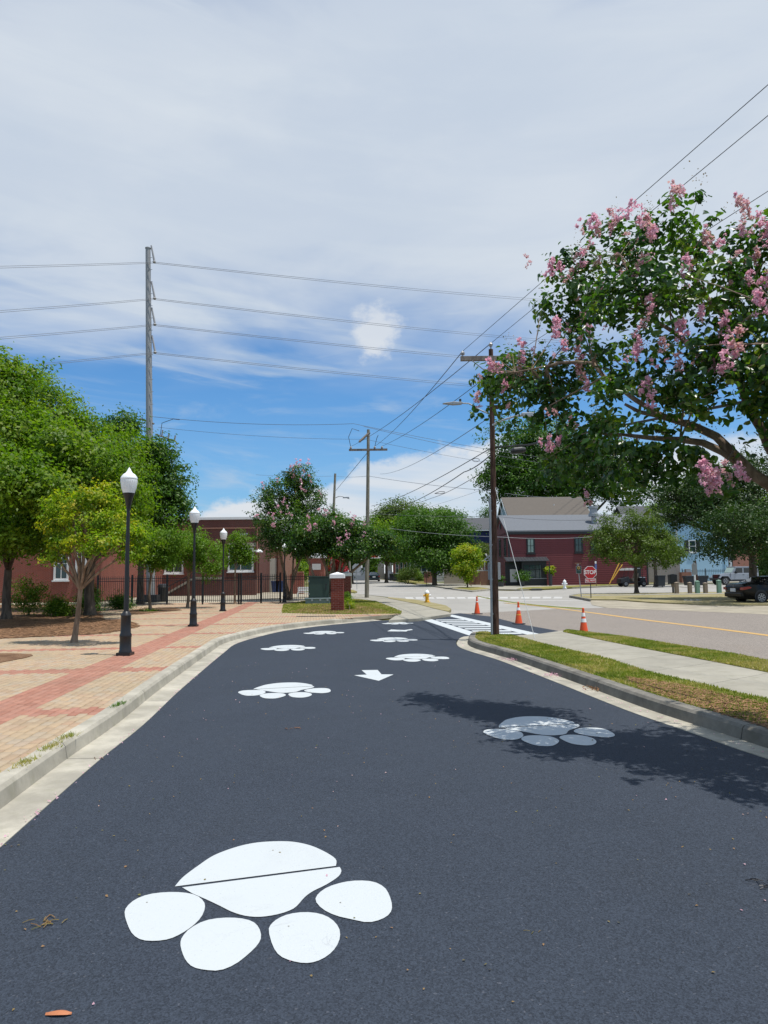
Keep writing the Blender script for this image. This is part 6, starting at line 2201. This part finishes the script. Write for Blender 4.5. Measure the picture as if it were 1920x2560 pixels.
wheelie('wheelie_bin', at(1650, 67, .04), .72, .75, 1.08, 'dark wheeled bin at the kerb beside the slim tree', M['bin'])
wheelie('wheelie_bin', at(1679, 73, .08), .6, .6, .9, 'dark wheeled bin half hidden by the black box', M['bin'])
for px, lb in ((1724, 'black wheeled container left of the marker plaque'), (1752, 'black wheeled container right of the marker plaque')):
    b = at(px, 66)
    o = empty('wheeled_container', b, 0, lb, 'bin', None)
    MB().prism([(-.38, .18), (.36, .18), (.5, .92), (-.5, .92)], 'y', -.4, .4).build('body', M['bin'], o, bevel=.02)
    MB().prism([(-.58, .9), (.56, .92), (.5, 1.08), (-.5, 1.06)], 'y', -.45, .45).build('lid', M['bin'], o, bevel=.02)
    for s in (-1, 1): MB().tube([(s * .3 - .04, -.3, .09), (s * .3 + .04, -.3, .09)], .09, 10).build('wheel', M['rubber'], o)
    MB().tube([(.5, -.3, .8), (.66, -.3, .86), (.66, .3, .86), (.5, .3, .8)], .03, 6).build('handle', M['bin'], o)
for px, Y, lb in ((980, 110, 'dark bin under the rounded street tree'), (990, 108, 'dark bin just right of its neighbour under the street tree')):
    wheelie('wheelie_bin', at(px, Y), .8, .8, 1.15, lb, M['bin'])
b = at(1717, 79)
o = empty('brick_planter', b, 0, 'small brick block with air unit beside the plank fence end', 'planter')
MB().box((-.55, 0, 0), (.55, .7, 1.25)).build('block', M['brick_brown'], o)
MB().box((.0, .1, 1.25), (.5, .6, 1.6)).build('unit', M['galv'], o)

# guy guards
for k, (xa, ya, xb, yb, lb) in enumerate(((1524, 1460, 1549, 1406, 'left one of two slanting yellow guy guards by the red house'), (1531, 1450, 1556, 1411, 'right one of two slanting yellow guy guards by the red house'))):
    A_, B_ = W(xa, ya, 71), W(xb, yb, 71)
    o = MB().tube([A_, B_], .055, 8).build('guy_guard', M['guard'])
    tag(o, lb, 'guy guard', 'slanting yellow guy guards')
    tag(MB().tube([A_, A_ - (B_ - A_) * .14], .012, 5).build('guy_wire', M['wire']), ['stub of wire below the left yellow guy guard', 'stub of wire below the right yellow guy guard'][k], 'guy wire')

# planters
def planter(b, r0, r1, h, m, label, leaves, lm, spread):
    o = empty('planter', b, 0, label, 'planter')
    MB().lathe([(r0, 0), (r1, h), (r1 + .03, h + .02), (r1 - .04, h + .03)], n=12).build('pot', m, o, smooth=30)
    P_, N_, _ = sample_crown([(np.array(b) + np.array([0, 0, h + spread * .55]), np.array([spread, spread, spread * .75]))], 22, leaves // 22, spread * .3, .3)
    V, F = leaf_cards(P_, N_, .2, .4)
    f = link_mesh('foliage', np_mesh('foliage', V - np.array(b), F), M[lm], o)
    f['kind'] = 'stuff'
    set_tone(f.data, TONE)


planter(at(1376, 73.5, .08), .16, .22, 1.15, M['roof_dark'], 'tall dark planter with leafy plant against the red clapboards', 900, 'lf_yellow', .6)
planter(at(1305, 72.5, .08), .22, .3, .6, M['roof_dark'], 'round pot with fan leaves before the black shop bay', 800, 'lf_dark', .75)
planter(at(1252, 72, .08), .26, .36, .5, M['roof_dark'], 'dark pot just right of the utility pole foot at the house corner', 500, 'lf_dark', .45)
tag(MB().box((-.04, -.03, 0), (.04, .03, W(1373, 1404, 72).z - tz(72))).build('bare_post', M['siding_trim']), 'thin dark post rising from behind the leafy planter', 'post').location = at(1374, 72)

# ---- vehicles
def wheel(parent, c, r, wd, side, rim=M['rim_and_shade'], spokes=8, rr=.66):
    o = empty('wheel', c, 0)
    o.parent = parent
    KIDS.setdefault(parent.name, []).append(o)
    y0, y1 = (-wd / 2, wd / 2)
    prof = [(r * .62, y0), (r * .93, y0), (r, y0 + wd * .18), (r, y1 - wd * .18), (r * .93, y1), (r * .62, y1)]
    m_ = MB().lathe([(p, q) for p, q in prof], n=24)
    m_.v = [(x, z, y) for x, y, z in m_.v]
    m_.build('tyre', M['rubber'], o, smooth=40)
    ym = side * (wd / 2 - .01)
    rm = MB()
    n = 24
    for k in range(spokes):
        a = 2 * math.pi * k / spokes
        d1 = .13
        pts = [(r * .16 * math.cos(a - .5), r * .16 * math.sin(a - .5)), (r * rr * math.cos(a - d1), r * rr * math.sin(a - d1)), (r * rr * math.cos(a + d1), r * rr * math.sin(a + d1)), (r * .16 * math.cos(a + .5), r * .16 * math.sin(a + .5))]
        rm.prism(pts, 'y', ym - .012, ym + .012)
    for k in range(n):
        a0, a1 = 2 * math.pi * k / n, 2 * math.pi * (k + 1) / n
        rm.prism([(r * q * math.cos(a), r * q * math.sin(a)) for q, a in ((rr - .04, a0), (rr + .03, a0), (rr + .03, a1), (rr - .04, a1))], 'y', ym - .012, ym + .012)
    rm.build('rim', rim, o)
    MB().lathe([(r * .63, 0), (r * .63, .01)], n=20).build('rim_and_shade', M['black'], o).matrix_local = Matrix.Translation((0, ym - side * .05, 0)) @ Matrix.Rotation(math.pi / 2, 4, 'X')  # black disc standing in for the shade behind the spokes
    return o


def saloon(base, rz, label, paint, group=None):
    """x runs from the tail (0) to the nose (4.65)"""
    o = empty('parked_car', base, rz, label, 'car', group)
    st_ = [(0.00, .46, .86, .92, .66, .76, .70), (0.08, .30, .92, 1.02, .80, .86, .74), (0.30, .22, .98, 1.06, .86, .89, .74), (0.70, .20, .99, 1.10, .90, .905, .70), (1.45, .20, .96, 1.40, .90, .905, .58),
           (2.0, .20, .95, 1.45, .90, .905, .57), (2.6, .20, .93, 1.43, .90, .905, .57), (3.05, .20, .92, 1.32, .90, .90, .58), (3.70, .20, .90, .99, .90, .88, .68), (4.25, .22, .82, .87, .85, .84, .66), (4.55, .28, .68, .74, .78, .78, .6), (4.65, .38, .58, .62, .66, .66, .5)]
    vs, fs = [], []
    for x, zl, zb, zr, wl, wb, wr in st_:
        ring = [(-wl * .9, zl), (-wl, zl + .12), (-wb, (zl + zb) * .55), (-wb * .985, zb), (-wr, zr - .04), (-wr * .86, zr)]
        ring = ring + [(-y, z) for y, z in reversed(ring)]
        vs += [(x, y, z) for y, z in ring]
    n = 12
    for i in range(len(st_) - 1):
        for k in range(n):
            j = (k + 1) % n
            fs.append((i * n + k, i * n + j, (i + 1) * n + j, (i + 1) * n + k))
    fs.append(tuple(range(n)))
    fs.append(tuple(reversed(range((len(st_) - 1) * n, len(st_) * n))))
    MB().add(vs, fs).build('body', paint, o, smooth=38)
    V_ = lambda i, k: Vector(vs[i * n + k])

    def glass(name, corners, outward):
        c = sum(corners, Vector()) / len(corners)
        q = [c.lerp(v, .88) + Vector(outward) * .012 for v in corners]
        q2 = [v - Vector(outward) * .006 for v in q]
        m_ = len(q)
        MB().add(q + q2, [tuple(range(m_)), tuple(reversed(range(m_, 2 * m_)))] + [(i, (i + 1) % m_, (i + 1) % m_ + m_, i + m_) for i in range(m_)]).build(name, M['glass_car'], o)
    glass('rear_window', [V_(3, 5), V_(3, 6), V_(4, 6), V_(4, 5)], (-.5, 0, .85))
    glass('windscreen', [V_(7, 5), V_(7, 6), V_(8, 6), V_(8, 5)], (.5, 0, .85))
    for a, b, y in ((3, 8, -1), (8, 3, 1)):
        a, b = 3, 8
        kk = (3, 4) if y < 0 else (8, 7)
        glass('side_window', [V_(4, kk[0]).lerp(V_(3, kk[0]), .3), V_(5, kk[0]), V_(5, kk[1]), V_(4, kk[1])], (0, y, .3))
        glass('side_window', [V_(5, kk[0]), V_(7, kk[0]).lerp(V_(8, kk[0]), .45), V_(7, kk[1]), V_(5, kk[1])], (0, y, .3))
        MB().box((3.0, y * .93 - .07, .92), (3.18, y * .93 + .07, 1.05)).build('mirror', paint, o, bevel=.02)
        MB().box((1.75, y * .905 - .015, .80), (1.95, y * .905 + .015, .83)).build('handle', paint, o)
        MB().box((2.65, y * .905 - .015, .79), (2.85, y * .905 + .015, .82)).build('handle', paint, o)
        MB().prism([(-.015, .72), (.10, .74), (.42, .80), (.46, .86), (.30, .90), (-.02, .86)], 'y', y * .90 if y > 0 else -.905, y * .62 if y > 0 else -.62).build('tail_light', M['tail'], o)
        MB().prism([(4.15, .66), (4.58, .58), (4.56, .66), (4.2, .76)], 'y', y * .60, y * .84).build('headlight', M['lampclear'], o)
        for x in (.98, 3.68):
            wheel(o, (x, y * .825, .315), .315, .225, y)
            MB().lathe([(.37, 0), (.37, .02)], n=24).build('wheel_arch', M['blackp'], o).matrix_local = Matrix.Translation((x, y * .893 + .0 if y < 0 else .913, .36)) @ Matrix.Rotation(math.pi / 2, 4, 'X')
    MB().box((-.035, -.66, .82), (.02, .66, .86)).build('trunk_trim', paint, o)
    MB().box((-.045, -.22, .62), (.06, .22, .80)).build('number_plate', M['lampclear'], o)
    MB().box((-.06, -.78, .34), (.25, .78, .58)).build('bumper', paint, o, bevel=.05)
    MB().lathe([(.045, 0), (.045, .01)], n=12).build('badge', M['rim_and_shade'], o).matrix_local = Matrix.Translation((.0, 0, .90)) @ Matrix.Rotation(math.pi / 2, 4, 'Y')
    return o


A_ = W(1806, 1490, 38.3)
saloon(Vector((A_.x + .75, 38.6, -.005)), .11, 'black saloon car parked nose away in tree shade at right', M['carblack'])
cr_ = at(935, 108)
saloon(cr_, math.pi / 2 + .05, 'dark teal car parked far down the street', M['carteal'])

# silver off-roader: x runs from nose (0) to tail (4.6)
b = at(1783, 73)
o = empty('parked_car', b + Vector((.15, .3, -.02)), .10, 'boxy silver off-road car parked in front of the blue house', 'car')
p_ = M['silver']
MB().prism([(.30, .62), (.32, 1.08), (1.45, 1.16), (1.45, .55), (1.0, .5)], 'y', -.68, .68).build('bonnet', p_, o, bevel=.03)
MB().box((1.42, -.80, .52), (4.45, .80, 1.18)).build('body', p_, o, bevel=.04)
MB().prism([(1.55, 1.16), (1.95, 1.80), (4.42, 1.80), (4.47, 1.16)], 'y', -.74, .74).build('cabin', p_, o, bevel=.03)
MB().box((1.92, -.75, 1.79), (4.46, .75, 1.87)).build('roof', p_, o, bevel=.03)
MB().prism([(1.60, 1.24), (1.585, 1.27), (1.92, 1.78), (1.945, 1.76)], 'y', -.66, .66).build('windscreen', M['glass_pale'], o)
for y in (-1, 1):
    for (xa, xb) in ((2.05, 2.72), (2.86, 3.52), (3.66, 4.36)):
        lo_x = xa - (.18 if xa < 2.1 else 0)
        MB().prism([(lo_x, 1.22), (xb, 1.22), (xb, 1.72), (xa, 1.72)], 'y', y * .741, y * .752).build('side_window', M['glass_car'], o)
    for x in (2.68, 3.48): MB().box((x, y * .80 - .02, 1.02), (x + .16, y * .80 + .025, 1.06)).build('handle', M['blackp'], o)
    for xa, xb in ((1.80, 2.76), (2.80, 3.52)):
        MB().box((xa, y * .803 - .004, .58), (xb, y * .803 + .004, 1.14)).build('door', p_, o)
    MB().box((1.9, y * .9 - .1, 1.16), (2.02, y * .9 + .1, 1.38)).build('mirror', M['blackp'], o, bevel=.02)
    for xc in (.78, 3.72):
        f = MB().prism([(xc - .62, .72), (xc - .42, .98), (xc + .30, .98), (xc + .66, .52), (xc + .58, .50), (xc + .26, .88), (xc - .38, .88), (xc - .56, .70)], 'y', y * .66, y * .93).build('fender', p_, o, bevel=.02)
        wheel(o, (xc, y * .78, .41), .41, .27, y, M['rim_and_shade'], 5, .6)
        MB().lathe([(.47, 0), (.47, .02)], n=20).build('wheel_arch', M['blackp'], o).matrix_local = Matrix.Translation((xc, y * .79 - y * .1, .5)) @ Matrix.Rotation(math.pi / 2, 4, 'X')
    m_ = MB().lathe([(.10, 0), (.11, .02), (.09, .035)], n=14).build('headlight', M['lampclear'], o)
    m_.matrix_local = Matrix.Translation((.32, y * .48, .90)) @ Matrix.Rotation(-math.pi / 2, 4, 'Y')
MB().box((.27, -.62, .66), (.33, .62, 1.06)).build('grille', M['blackp'], o)
for k in range(7): MB().box((.25, -.33 + k * .1, .70), (.275, -.28 + k * .1, 1.02)).build('grille_slot', M['siding'], o)
MB().box((0, -.80, .50), (.24, .80, .70)).build('bumper', M['blackp'], o, bevel=.03)
MB().box((4.46, -.78, .48), (4.66, .78, .66)).build('bumper', M['blackp'], o, bevel=.03)
MB().lathe([(.2, 0), (.38, 0), (.4, .1), (.38, .22), (.2, .22)], n=20).build('spare_wheel', M['rubber'], o).matrix_local = Matrix.Translation((4.47, 0, 1.05)) @ Matrix.Rotation(math.pi / 2, 4, 'Y')
MB().box((1.2, -.82, .36), (3.2, .82, .52)).build('side_step', M['blackp'], o)

# black buggy
b = at(1545, 70)
o = empty('buggy', b, .08, 'black open off-road buggy with pale roof parked behind the small oak', 'buggy')
MB().prism([(.05, .35), (.1, .75), (.7, .98), (.9, .95), (1.0, .5), (2.0, .5), (2.05, .8), (2.5, .85), (2.6, .45), (.6, .32)], 'y', -.55, .55).build('body', M['blackp'], o, bevel=.03)
for y in (-.5, .5):
    MB().tube([(.75, y, .95), (.95, y, 1.75), (2.3, y, 1.72), (2.25, y, .8)], .025, 6).build('roof_post', M['black'], o)
MB().box((.55, -.6, 1.74), (2.0, .6, 1.80)).build('canopy', M['trimw'], o, bevel=.02)
MB().box((1.25, -.5, .5), (1.7, .5, .82)).build('seat', M['posttan'], o, bevel=.04)
MB().prism([(1.65, .8), (1.8, 1.3), (1.88, 1.3), (1.76, .8)], 'y', -.5, .5).build('backrest', M['posttan'], o)
MB().box((2.0, -.45, .85), (2.55, .45, .93)).build('rear_shelf', M['trimw'], o)
for y in (-1, 1):
    for x in (.5, 2.3): wheel(o, (x, y * .58, .29), .29, .24, y, M['rim_and_shade'], 6, .5)

# ---- overhead wires
def wire(pts, r, label, m=M['wire'], sag=0.0, grp='overhead wires', name='power_line'):
    P_ = []
    for a, b in zip(pts, pts[1:]):
        a, b = Vector(a), Vector(b)
        for i in range(16):
            f = i / 16
            P_.append(a.lerp(b, f) - Vector((0, 0, sag * 4 * f * (1 - f))))
    P_.append(Vector(pts[-1]))
    o = MB().tube(P_, r, 5).build(name, m)
    return tag(o, label, 'cable', grp)


wire([INS[0], W(1920, 212, 8.9), W(2300, -210, 6.6)], .006, 'black wire from the left end of the near crossarm over the big crape myrtle')
wire([INS[1], W(1920, 289, 9.4), W(2300, -75, 7.2)], .006, 'black wire from the top of the dark pole over the big crape myrtle')
wire([INS[2], W(1920, 478, 11.0), W(2300, 220, 8.9)], .006, 'black wire from the right end of the near crossarm into the crape crown')
for a, b, lb in ((INS[0], FINS[1], 'wire between left near insulator and the grey far pole'), (INS[1], FINS[0], 'wire between the top of the dark pole and the grey far pole'), (INS[2], FINS[2], 'wire between right near insulator and the grey far pole')):
    wire([a, b], .011, lb, sag=.25)
wire([W(1237, 1114, mp.y), W(928, 1265, fp.y)], .012, 'upper communication cable from the dark pole to the far corner', sag=.25)
wire([W(1237, 1127, mp.y), W(1160, 1180, 24), W(1029, 1256, 40), W(925, 1278, fp.y)], .016, 'thick communication cable with a coil toward the far trees', sag=.08)
wire([W(1237, 1160, mp.y), W(1080, 1245, 35), W(925, 1290, fp.y)], .010, 'lower communication cable toward the far trees', sag=.1)
mb = MB()
cl = W(1100, 1232, 33)
mb.tube([cl + Vector((-.25, 0, -.03)), cl + Vector((0, 0, .06)), cl + Vector((.22, 0, .05)), cl + Vector((.24, 0, 0)), cl + Vector((0, 0, -.05)), cl + Vector((-.25, 0, -.03))], .014, 5)
tag(mb.build('cable_coil', M['wire']), 'flat loop of spare cable hanging on the lower communication line', 'cable')
tag(MB().tube([W(1190, 1150, 20.5) + Vector((.10 * math.cos(t), 0, .05 * math.sin(t))) for t in np.linspace(0, 6.28, 14)], .008, 5).build('cable_coil', M['wire']), 'small loop of cable close to the dark pole', 'cable')
wire([W(1236, 1035, mp.y), W(950, 1185, 60)], .010, 'faint wire sloping from the dark pole behind the cloud bank', M['wire_al'], .4)
wire([W(1240, 1118, mp.y), W(1320, 1112, 17), W(1460, 1082, 13), W(1960, 985, 8)], .022, 'thick black cable from the dark pole into the big crape crown')
tag(MB().tube([W(1276, 1128, 18), W(1285, 1127, 18), W(1305, 1125, 18), W(1314, 1124, 18)], [.05, .085, .085, .05], 12).build('splice_case', M['blackp']), 'black splice case hanging on the thick cable right of the dark pole', 'splice case')
wire([W(1240, 1010, mp.y), W(1340, 985, 16), W(1500, 930, 12)], .008, 'thin service wire rising right of the street light arms')
sy_ = 44
for k, (pl, pp, pr, lb) in enumerate(((660, 655, 735, 'topmost'), (775, 746, 836, 'second'), (842, 811, 893, 'third'), (918, 881, 962, 'fourth'))):
    for j, d in enumerate((0, 5)):
        a, b, c_ = W(-60, pl + d + (2 if k else 3), 36), W(384, pp + d * .6, 44), W(1480, pr + d, 92)
        a = b + (a - b) * 4.5 + Vector((0, 0, 1.2))
        c_ = b + (c_ - b) * 2.2
        wire([a, b], .011, ('%s transmission conductor left of the steel pole, %s strand' % (lb, ('upper', 'lower')[j])), M['wire_al'], .5)
        wire([b, c_], .014, ('%s transmission conductor right of the steel pole, %s strand' % (lb, ('upper', 'lower')[j])), M['wire_al'], 1.2)
    for q, Yq in ((1026, 70),):
        f = (q - 384) / (1480 - 384)
wire([W(385, 1042, 44), FINS[0] + Vector((.2, 0, 1.6))], .014, 'upper distribution wire from the steel pole to the grey far pole', M['wire_al'], .25)
wire([FINS[0] + Vector((.2, 0, 1.6)), W(1420, 1152, 66)], .014, 'upper distribution wire right of the grey far pole', M['wire_al'], .2)
wire([FINS[0] + Vector((.9, 0, 1.4)), W(1420, 1168, 64)], .014, 'lower distribution wire right of the grey far pole', M['wire_al'], .2)
wire([W(395, 1068, 44), FINS[0] + Vector((1.0, 0, .5)), W(1420, 1185, 62)], .010, 'thin distribution wire below the others at the grey far pole', M['wire_al'], .2)
wire([W(640, 1187, 70), W(838, 1190, 78), W(921, 1190, fp.y), W(1240, 1228, 40)], .012, 'wire joining the leaning pole and the grey far pole', M['wire_al'], .1)
wire([W(920, 1130, fp.y), W(840, 1226, 78)], .02, 'slanting down wire between the grey far pole and leaning pole')
wire([W(921, 1283, fp.y), W(1230, 1290, 42), W(1480, 1300, 38)], .011, 'service line crossing in front of the navy house', M['wire_al'], .1)
wire([W(970, 1320, 58), W(1240, 1342, 42), W(1480, 1342, 50)], .013, 'pale twisted service drop crossing the red house facade', M['galv'], .12)
wire([W(1262, 1233, 60), W(1440, 1246, 60), W(1700, 1256, 52)], .013, 'pale service drop over the brown roof', M['galv'], .1)
wire([W(1062, 1270, 60), W(1240, 1212, 40)], .008, 'faint wire rising left of the dark pole over distant trees', M['wire_al'], .05)

# ================================================================== GRASS, LITTER AND OTHER SMALL THINGS
def in_poly(poly, X, Y):
    ins = np.zeros(X.shape, bool)
    j = len(poly) - 1
    for i in range(len(poly)):
        xi, yi, xj, yj = poly[i][0], poly[i][1], poly[j][0], poly[j][1]
        ins ^= ((yi > Y) != (yj > Y)) & (X < (xj - xi) * (Y - yi) / (yj - yi + 1e-12) + xi)
        j = i
    return ins


def scatter(poly, n):
    xs = [p[0] for p in poly]
    ys = [p[1] for p in poly]
    X = rng.uniform(min(xs), max(xs), n)
    Y = rng.uniform(min(ys), max(ys), n)
    k = in_poly(poly, X, Y)
    return X[k], Y[k]


def blades(poly, n, z, h, m, name, label, wd=.006, seed_noise=True):
    X, Y = scatter(poly, n)
    d = np.hypot(X, Y)
    k = len(X)
    hh = h * (.4 + .9 * rng.random(k))
    a = rng.random(k) * 6.28
    ln = rng.normal(size=(k, 2)) * .45
    Z = z + SLOPE * np.maximum(0, Y - YCR)
    ww = wd * (1 + d / 14)
    b0 = np.stack([X - np.cos(a) * ww, Y - np.sin(a) * ww, Z], 1)
    b1 = np.stack([X + np.cos(a) * ww, Y + np.sin(a) * ww, Z], 1)
    t = np.stack([X + ln[:, 0] * hh, Y + ln[:, 1] * hh, Z + hh], 1)
    V = np.stack([b0, b1, t], 1).reshape(-1, 3)
    F = np.arange(k * 3).reshape(-1, 3)
    o = link_mesh(name, np_mesh(name, V, F), m)
    tag(o, label, 'grass', kind='stuff')
    return o


blades([p for p in verge if p.y > 3.5], 90000, .145, .030, M['blade'], 'grass', 'patchy green and straw grass on the verge along the right kerb')
blades([p for p in (list(hi_) + list(reversed(out_))) if p.x < 22], 120000, .14, .032, M['blade'], 'grass', 'green grass strip between the sidewalk and the brownish street')
blades(gp(island_px, LW), 30000, LW, .05, M['blade'], 'grass', 'grass on the corner island round the brick pillar', .008)


def needles(poly, n, z, ln, m, name, label, wd=.004):
    X, Y = scatter(poly, n)
    k = len(X)
    a = rng.random(k) * 6.28
    L_ = ln * (.5 + rng.random(k))
    Z = z + SLOPE * np.maximum(0, Y - YCR) + rng.random(k) * .012
    dx, dy = np.cos(a) * L_ / 2, np.sin(a) * L_ / 2
    nx_, ny_ = -np.sin(a) * wd, np.cos(a) * wd
    V = np.stack([np.stack([X - dx - nx_, Y - dy - ny_, Z], 1), np.stack([X + dx - nx_, Y + dy - ny_, Z + .004], 1), np.stack([X + dx + nx_, Y + dy + ny_, Z + .006], 1), np.stack([X - dx + nx_, Y - dy + ny_, Z + .002], 1)], 1).reshape(-1, 3)
    o = link_mesh(name, np_mesh(name, V, np.arange(k * 4).reshape(-1, 4)), m)
    return tag(o, label, 'litter', kind='stuff')


needles([p for p in bed if p[0] > -16], 34000, ML + .002, .14, M['straw'], 'mulch_straw', 'bark and straw mulch under the left trees', .014)
needles(gp([(1560, 1690), (1700, 1712), (1920, 1760), (2200, 1880), (2300, 2050), (1920, 1822), (1730, 1762), (1600, 1722)], .15), 15000, .150, .06, M['straw'], 'mulch_straw', 'dry straw and leaf litter on the shaded verge', .006)
needles(gp([(722, 1531), (810, 1512), (930, 1518), (975, 1530), (800, 1534)], LW), 5000, LW + .02, .08, M['straw'], 'mulch_straw', 'red brown mulch round the white capped pillar', .008)
# crumbs on the drive: grit, petals and husks
X, Y = scatter([(-3, 2.2), (5, 2.2), (5, 20), (-3, 20)], 900)
k = in_poly([(p[0], p[1]) for p in drive], X, Y)
X, Y = X[k], Y[k]
Pp = np.stack([X, Y, np.full(len(X), .006)], 1)
V, F = leaf_cards(Pp, unit(np.stack([rng.normal(size=len(X)) * .3, rng.normal(size=len(X)) * .3, np.ones(len(X))], 1)), .016, .7, .1)
tag(link_mesh('litter', np_mesh('litter', V, F), M['bud']), 'tiny husks and grit scattered on the asphalt', 'litter', kind='stuff')
X, Y = scatter([(-3, 2.2), (5, 2.2), (5, 14), (-3, 14)], 140)
Pp = np.stack([X, Y, np.full(len(X), .007)], 1)
V, F = leaf_cards(Pp, unit(np.stack([rng.normal(size=len(X)) * .4, rng.normal(size=len(X)) * .4, np.ones(len(X))], 1)), .014, .9, .2)
tag(link_mesh('petals', np_mesh('petals', V, F), M['pale_pink']), 'single fallen petals scattered on the asphalt', 'litter', kind='stuff')
# petals gathered along the kerb joints
pts = []
for e, sd, cnt in ((left_edge, -.01, 900), (right_edge, -.06, 700)):
    for _ in range(cnt):
        i = rng.integers(0, len(e) - 1)
        q = e[i].lerp(e[i + 1], rng.random())
        if e is left_edge and q.y > 5.2 and rng.random() < .75: continue
        if e is right_edge and rng.random() < .8: continue
        pts.append((q.x + rng.normal() * .018 + (0 if e is left_edge else .12), q.y + rng.normal() * .03, .016 + rng.random() * .008))
Pp = np.array(pts)
V, F = leaf_cards(Pp, unit(np.stack([rng.normal(size=len(Pp)) * .6, rng.normal(size=len(Pp)) * .6, np.ones(len(Pp))], 1)), .018, .9, .2)
tag(link_mesh('petals', np_mesh('petals', V, F), M['pink']), 'fallen pink petals gathered along the gutter joints', 'litter', kind='stuff')


def curl(name, px, py, size, m, label, n=1, seed=0):
    r = np.random.default_rng(seed)
    c_ = G(px, py)
    mb = MB()
    for _ in range(n):
        a = r.random() * 6.28
        p0 = Vector((r.normal() * size * .3, r.normal() * size * .3, .004)) if n > 1 else Vector((0, 0, .004))
        d = Vector((math.cos(a), math.sin(a), 0)) * size * (.3 + .4 * r.random())
        mb.tube([p0 - d * .5, p0 + Vector((0, 0, size * .06)), p0 + d * .5 + Vector((0, 0, size * .04))], size * .022, 4)
    o = mb.build(name, m)
    o.location = c_
    return tag(o, label, 'litter')


o = MB()
vs, fs = [], []
for i in range(9):
    t = i / 8
    w_ = .016 * math.sin(math.pi * min(.98, max(.05, t))) ** .5
    vs += [(-.05 + .1 * t, -w_, .004 + .006 * math.sin(t * 3)), (-.05 + .1 * t, 0, .010 + .006 * math.sin(t * 3)), (-.05 + .1 * t, w_, .004 + .006 * math.sin(t * 3))]
for i in range(8): fs += [(i * 3, i * 3 + 1, i * 3 + 4, i * 3 + 3), (i * 3 + 1, i * 3 + 2, i * 3 + 5, i * 3 + 4)]
lf = o.add(vs, fs).build('fallen_leaf', plain('orange_dry_leaf', (.42, .15, .06), .7, var=.25, scale=40))
lf.location = G(147, 2538)
tag(lf, 'orange dry leaf lying at the bottom left of the asphalt', 'leaf')
curl('twig', 108, 2308, .10, M['bud'], 'curled dry seed stem left of the large paw print', 14, 3)
curl('twig', 728, 1822, .14, M['woodbrown'], 'small brown twig in the middle of the drive', 5, 5)
curl('twig', 262, 1894, .16, M['bark'], 'thin dry twig lying across the left gutter joint', 2, 8)
curl('twig', 1905, 2208, .12, M['black'], 'dark scrap of bark at the right edge of the asphalt', 9, 9)
curl('twig', 1338, 2337, .06, M['bud'], 'pale broken twig on the asphalt right of the large paw print', 3, 11)
for k, (px, py, lb) in enumerate(((1500, 1727, 'clump of dry orange leaves in the right gutter'), (1387, 1692, 'small clump of pink petals in the right gutter'), (1281, 1652, 'pinch of pink petals near the island tip'))):
    c_ = G(px, py)
    Pp = np.stack([rng.normal(size=120) * .10, rng.normal(size=120) * .10, .02 + rng.random(120) * .03], 1)
    V, F = leaf_cards(Pp, unit(rng.normal(size=(120, 3)) + np.array([0, 0, 1])), .032 if k == 0 else .02, .6, .2)
    o = link_mesh('litter_clump', np_mesh('litter_clump', V, F), M['straw'] if k == 0 else M['pink'])
    o.location = c_
    tag(o, lb, 'litter', kind='stuff')
o = MB()
for k in range(3):
    o.prism([(k * .35, 0), (k * .35 + .3, .02), (k * .35 + .22, .10), (k * .35 + .05, .12)], 'y', -.12, .15)
o = o.build('paper_scrap', M['paper'])
o.location = at(1708, 41)
tag(o, 'crumpled pale rubbish on the dirt in front of the saloon', 'litter')
# weeds in the paving joint along the kerb
for k, (px, py, lb) in enumerate(((128, 1868, 'dry tuft of weeds in the joint behind the left kerb'), (168, 1843, 'second dry tuft farther along the left kerb joint'), (62, 1908, 'dry tuft nearest the camera in the left kerb joint'), (296, 1762, 'tiny green weed in the joint at the red band'))):
    c_ = G(px, py, LW)
    n = 160
    P0 = np.stack([rng.normal(size=n) * .03, rng.normal(size=n) * .09, np.zeros(n)], 1)
    hh = .035 * rng.random(n) + .01
    T0 = P0 + np.stack([rng.normal(size=n) * .02, rng.normal(size=n) * .02, hh], 1)
    e = np.stack([rng.normal(size=n), rng.normal(size=n), np.zeros(n)], 1) * .003
    V = np.stack([P0 - e, P0 + e, T0], 1).reshape(-1, 3)
    o = link_mesh('weed', np_mesh('weed', V, np.arange(n * 3).reshape(-1, 3)), M['lf_bright'] if k == 3 else M['blade'])
    o.location = c_
    o['kind'] = 'stuff'
    tag(o, lb, 'weed')
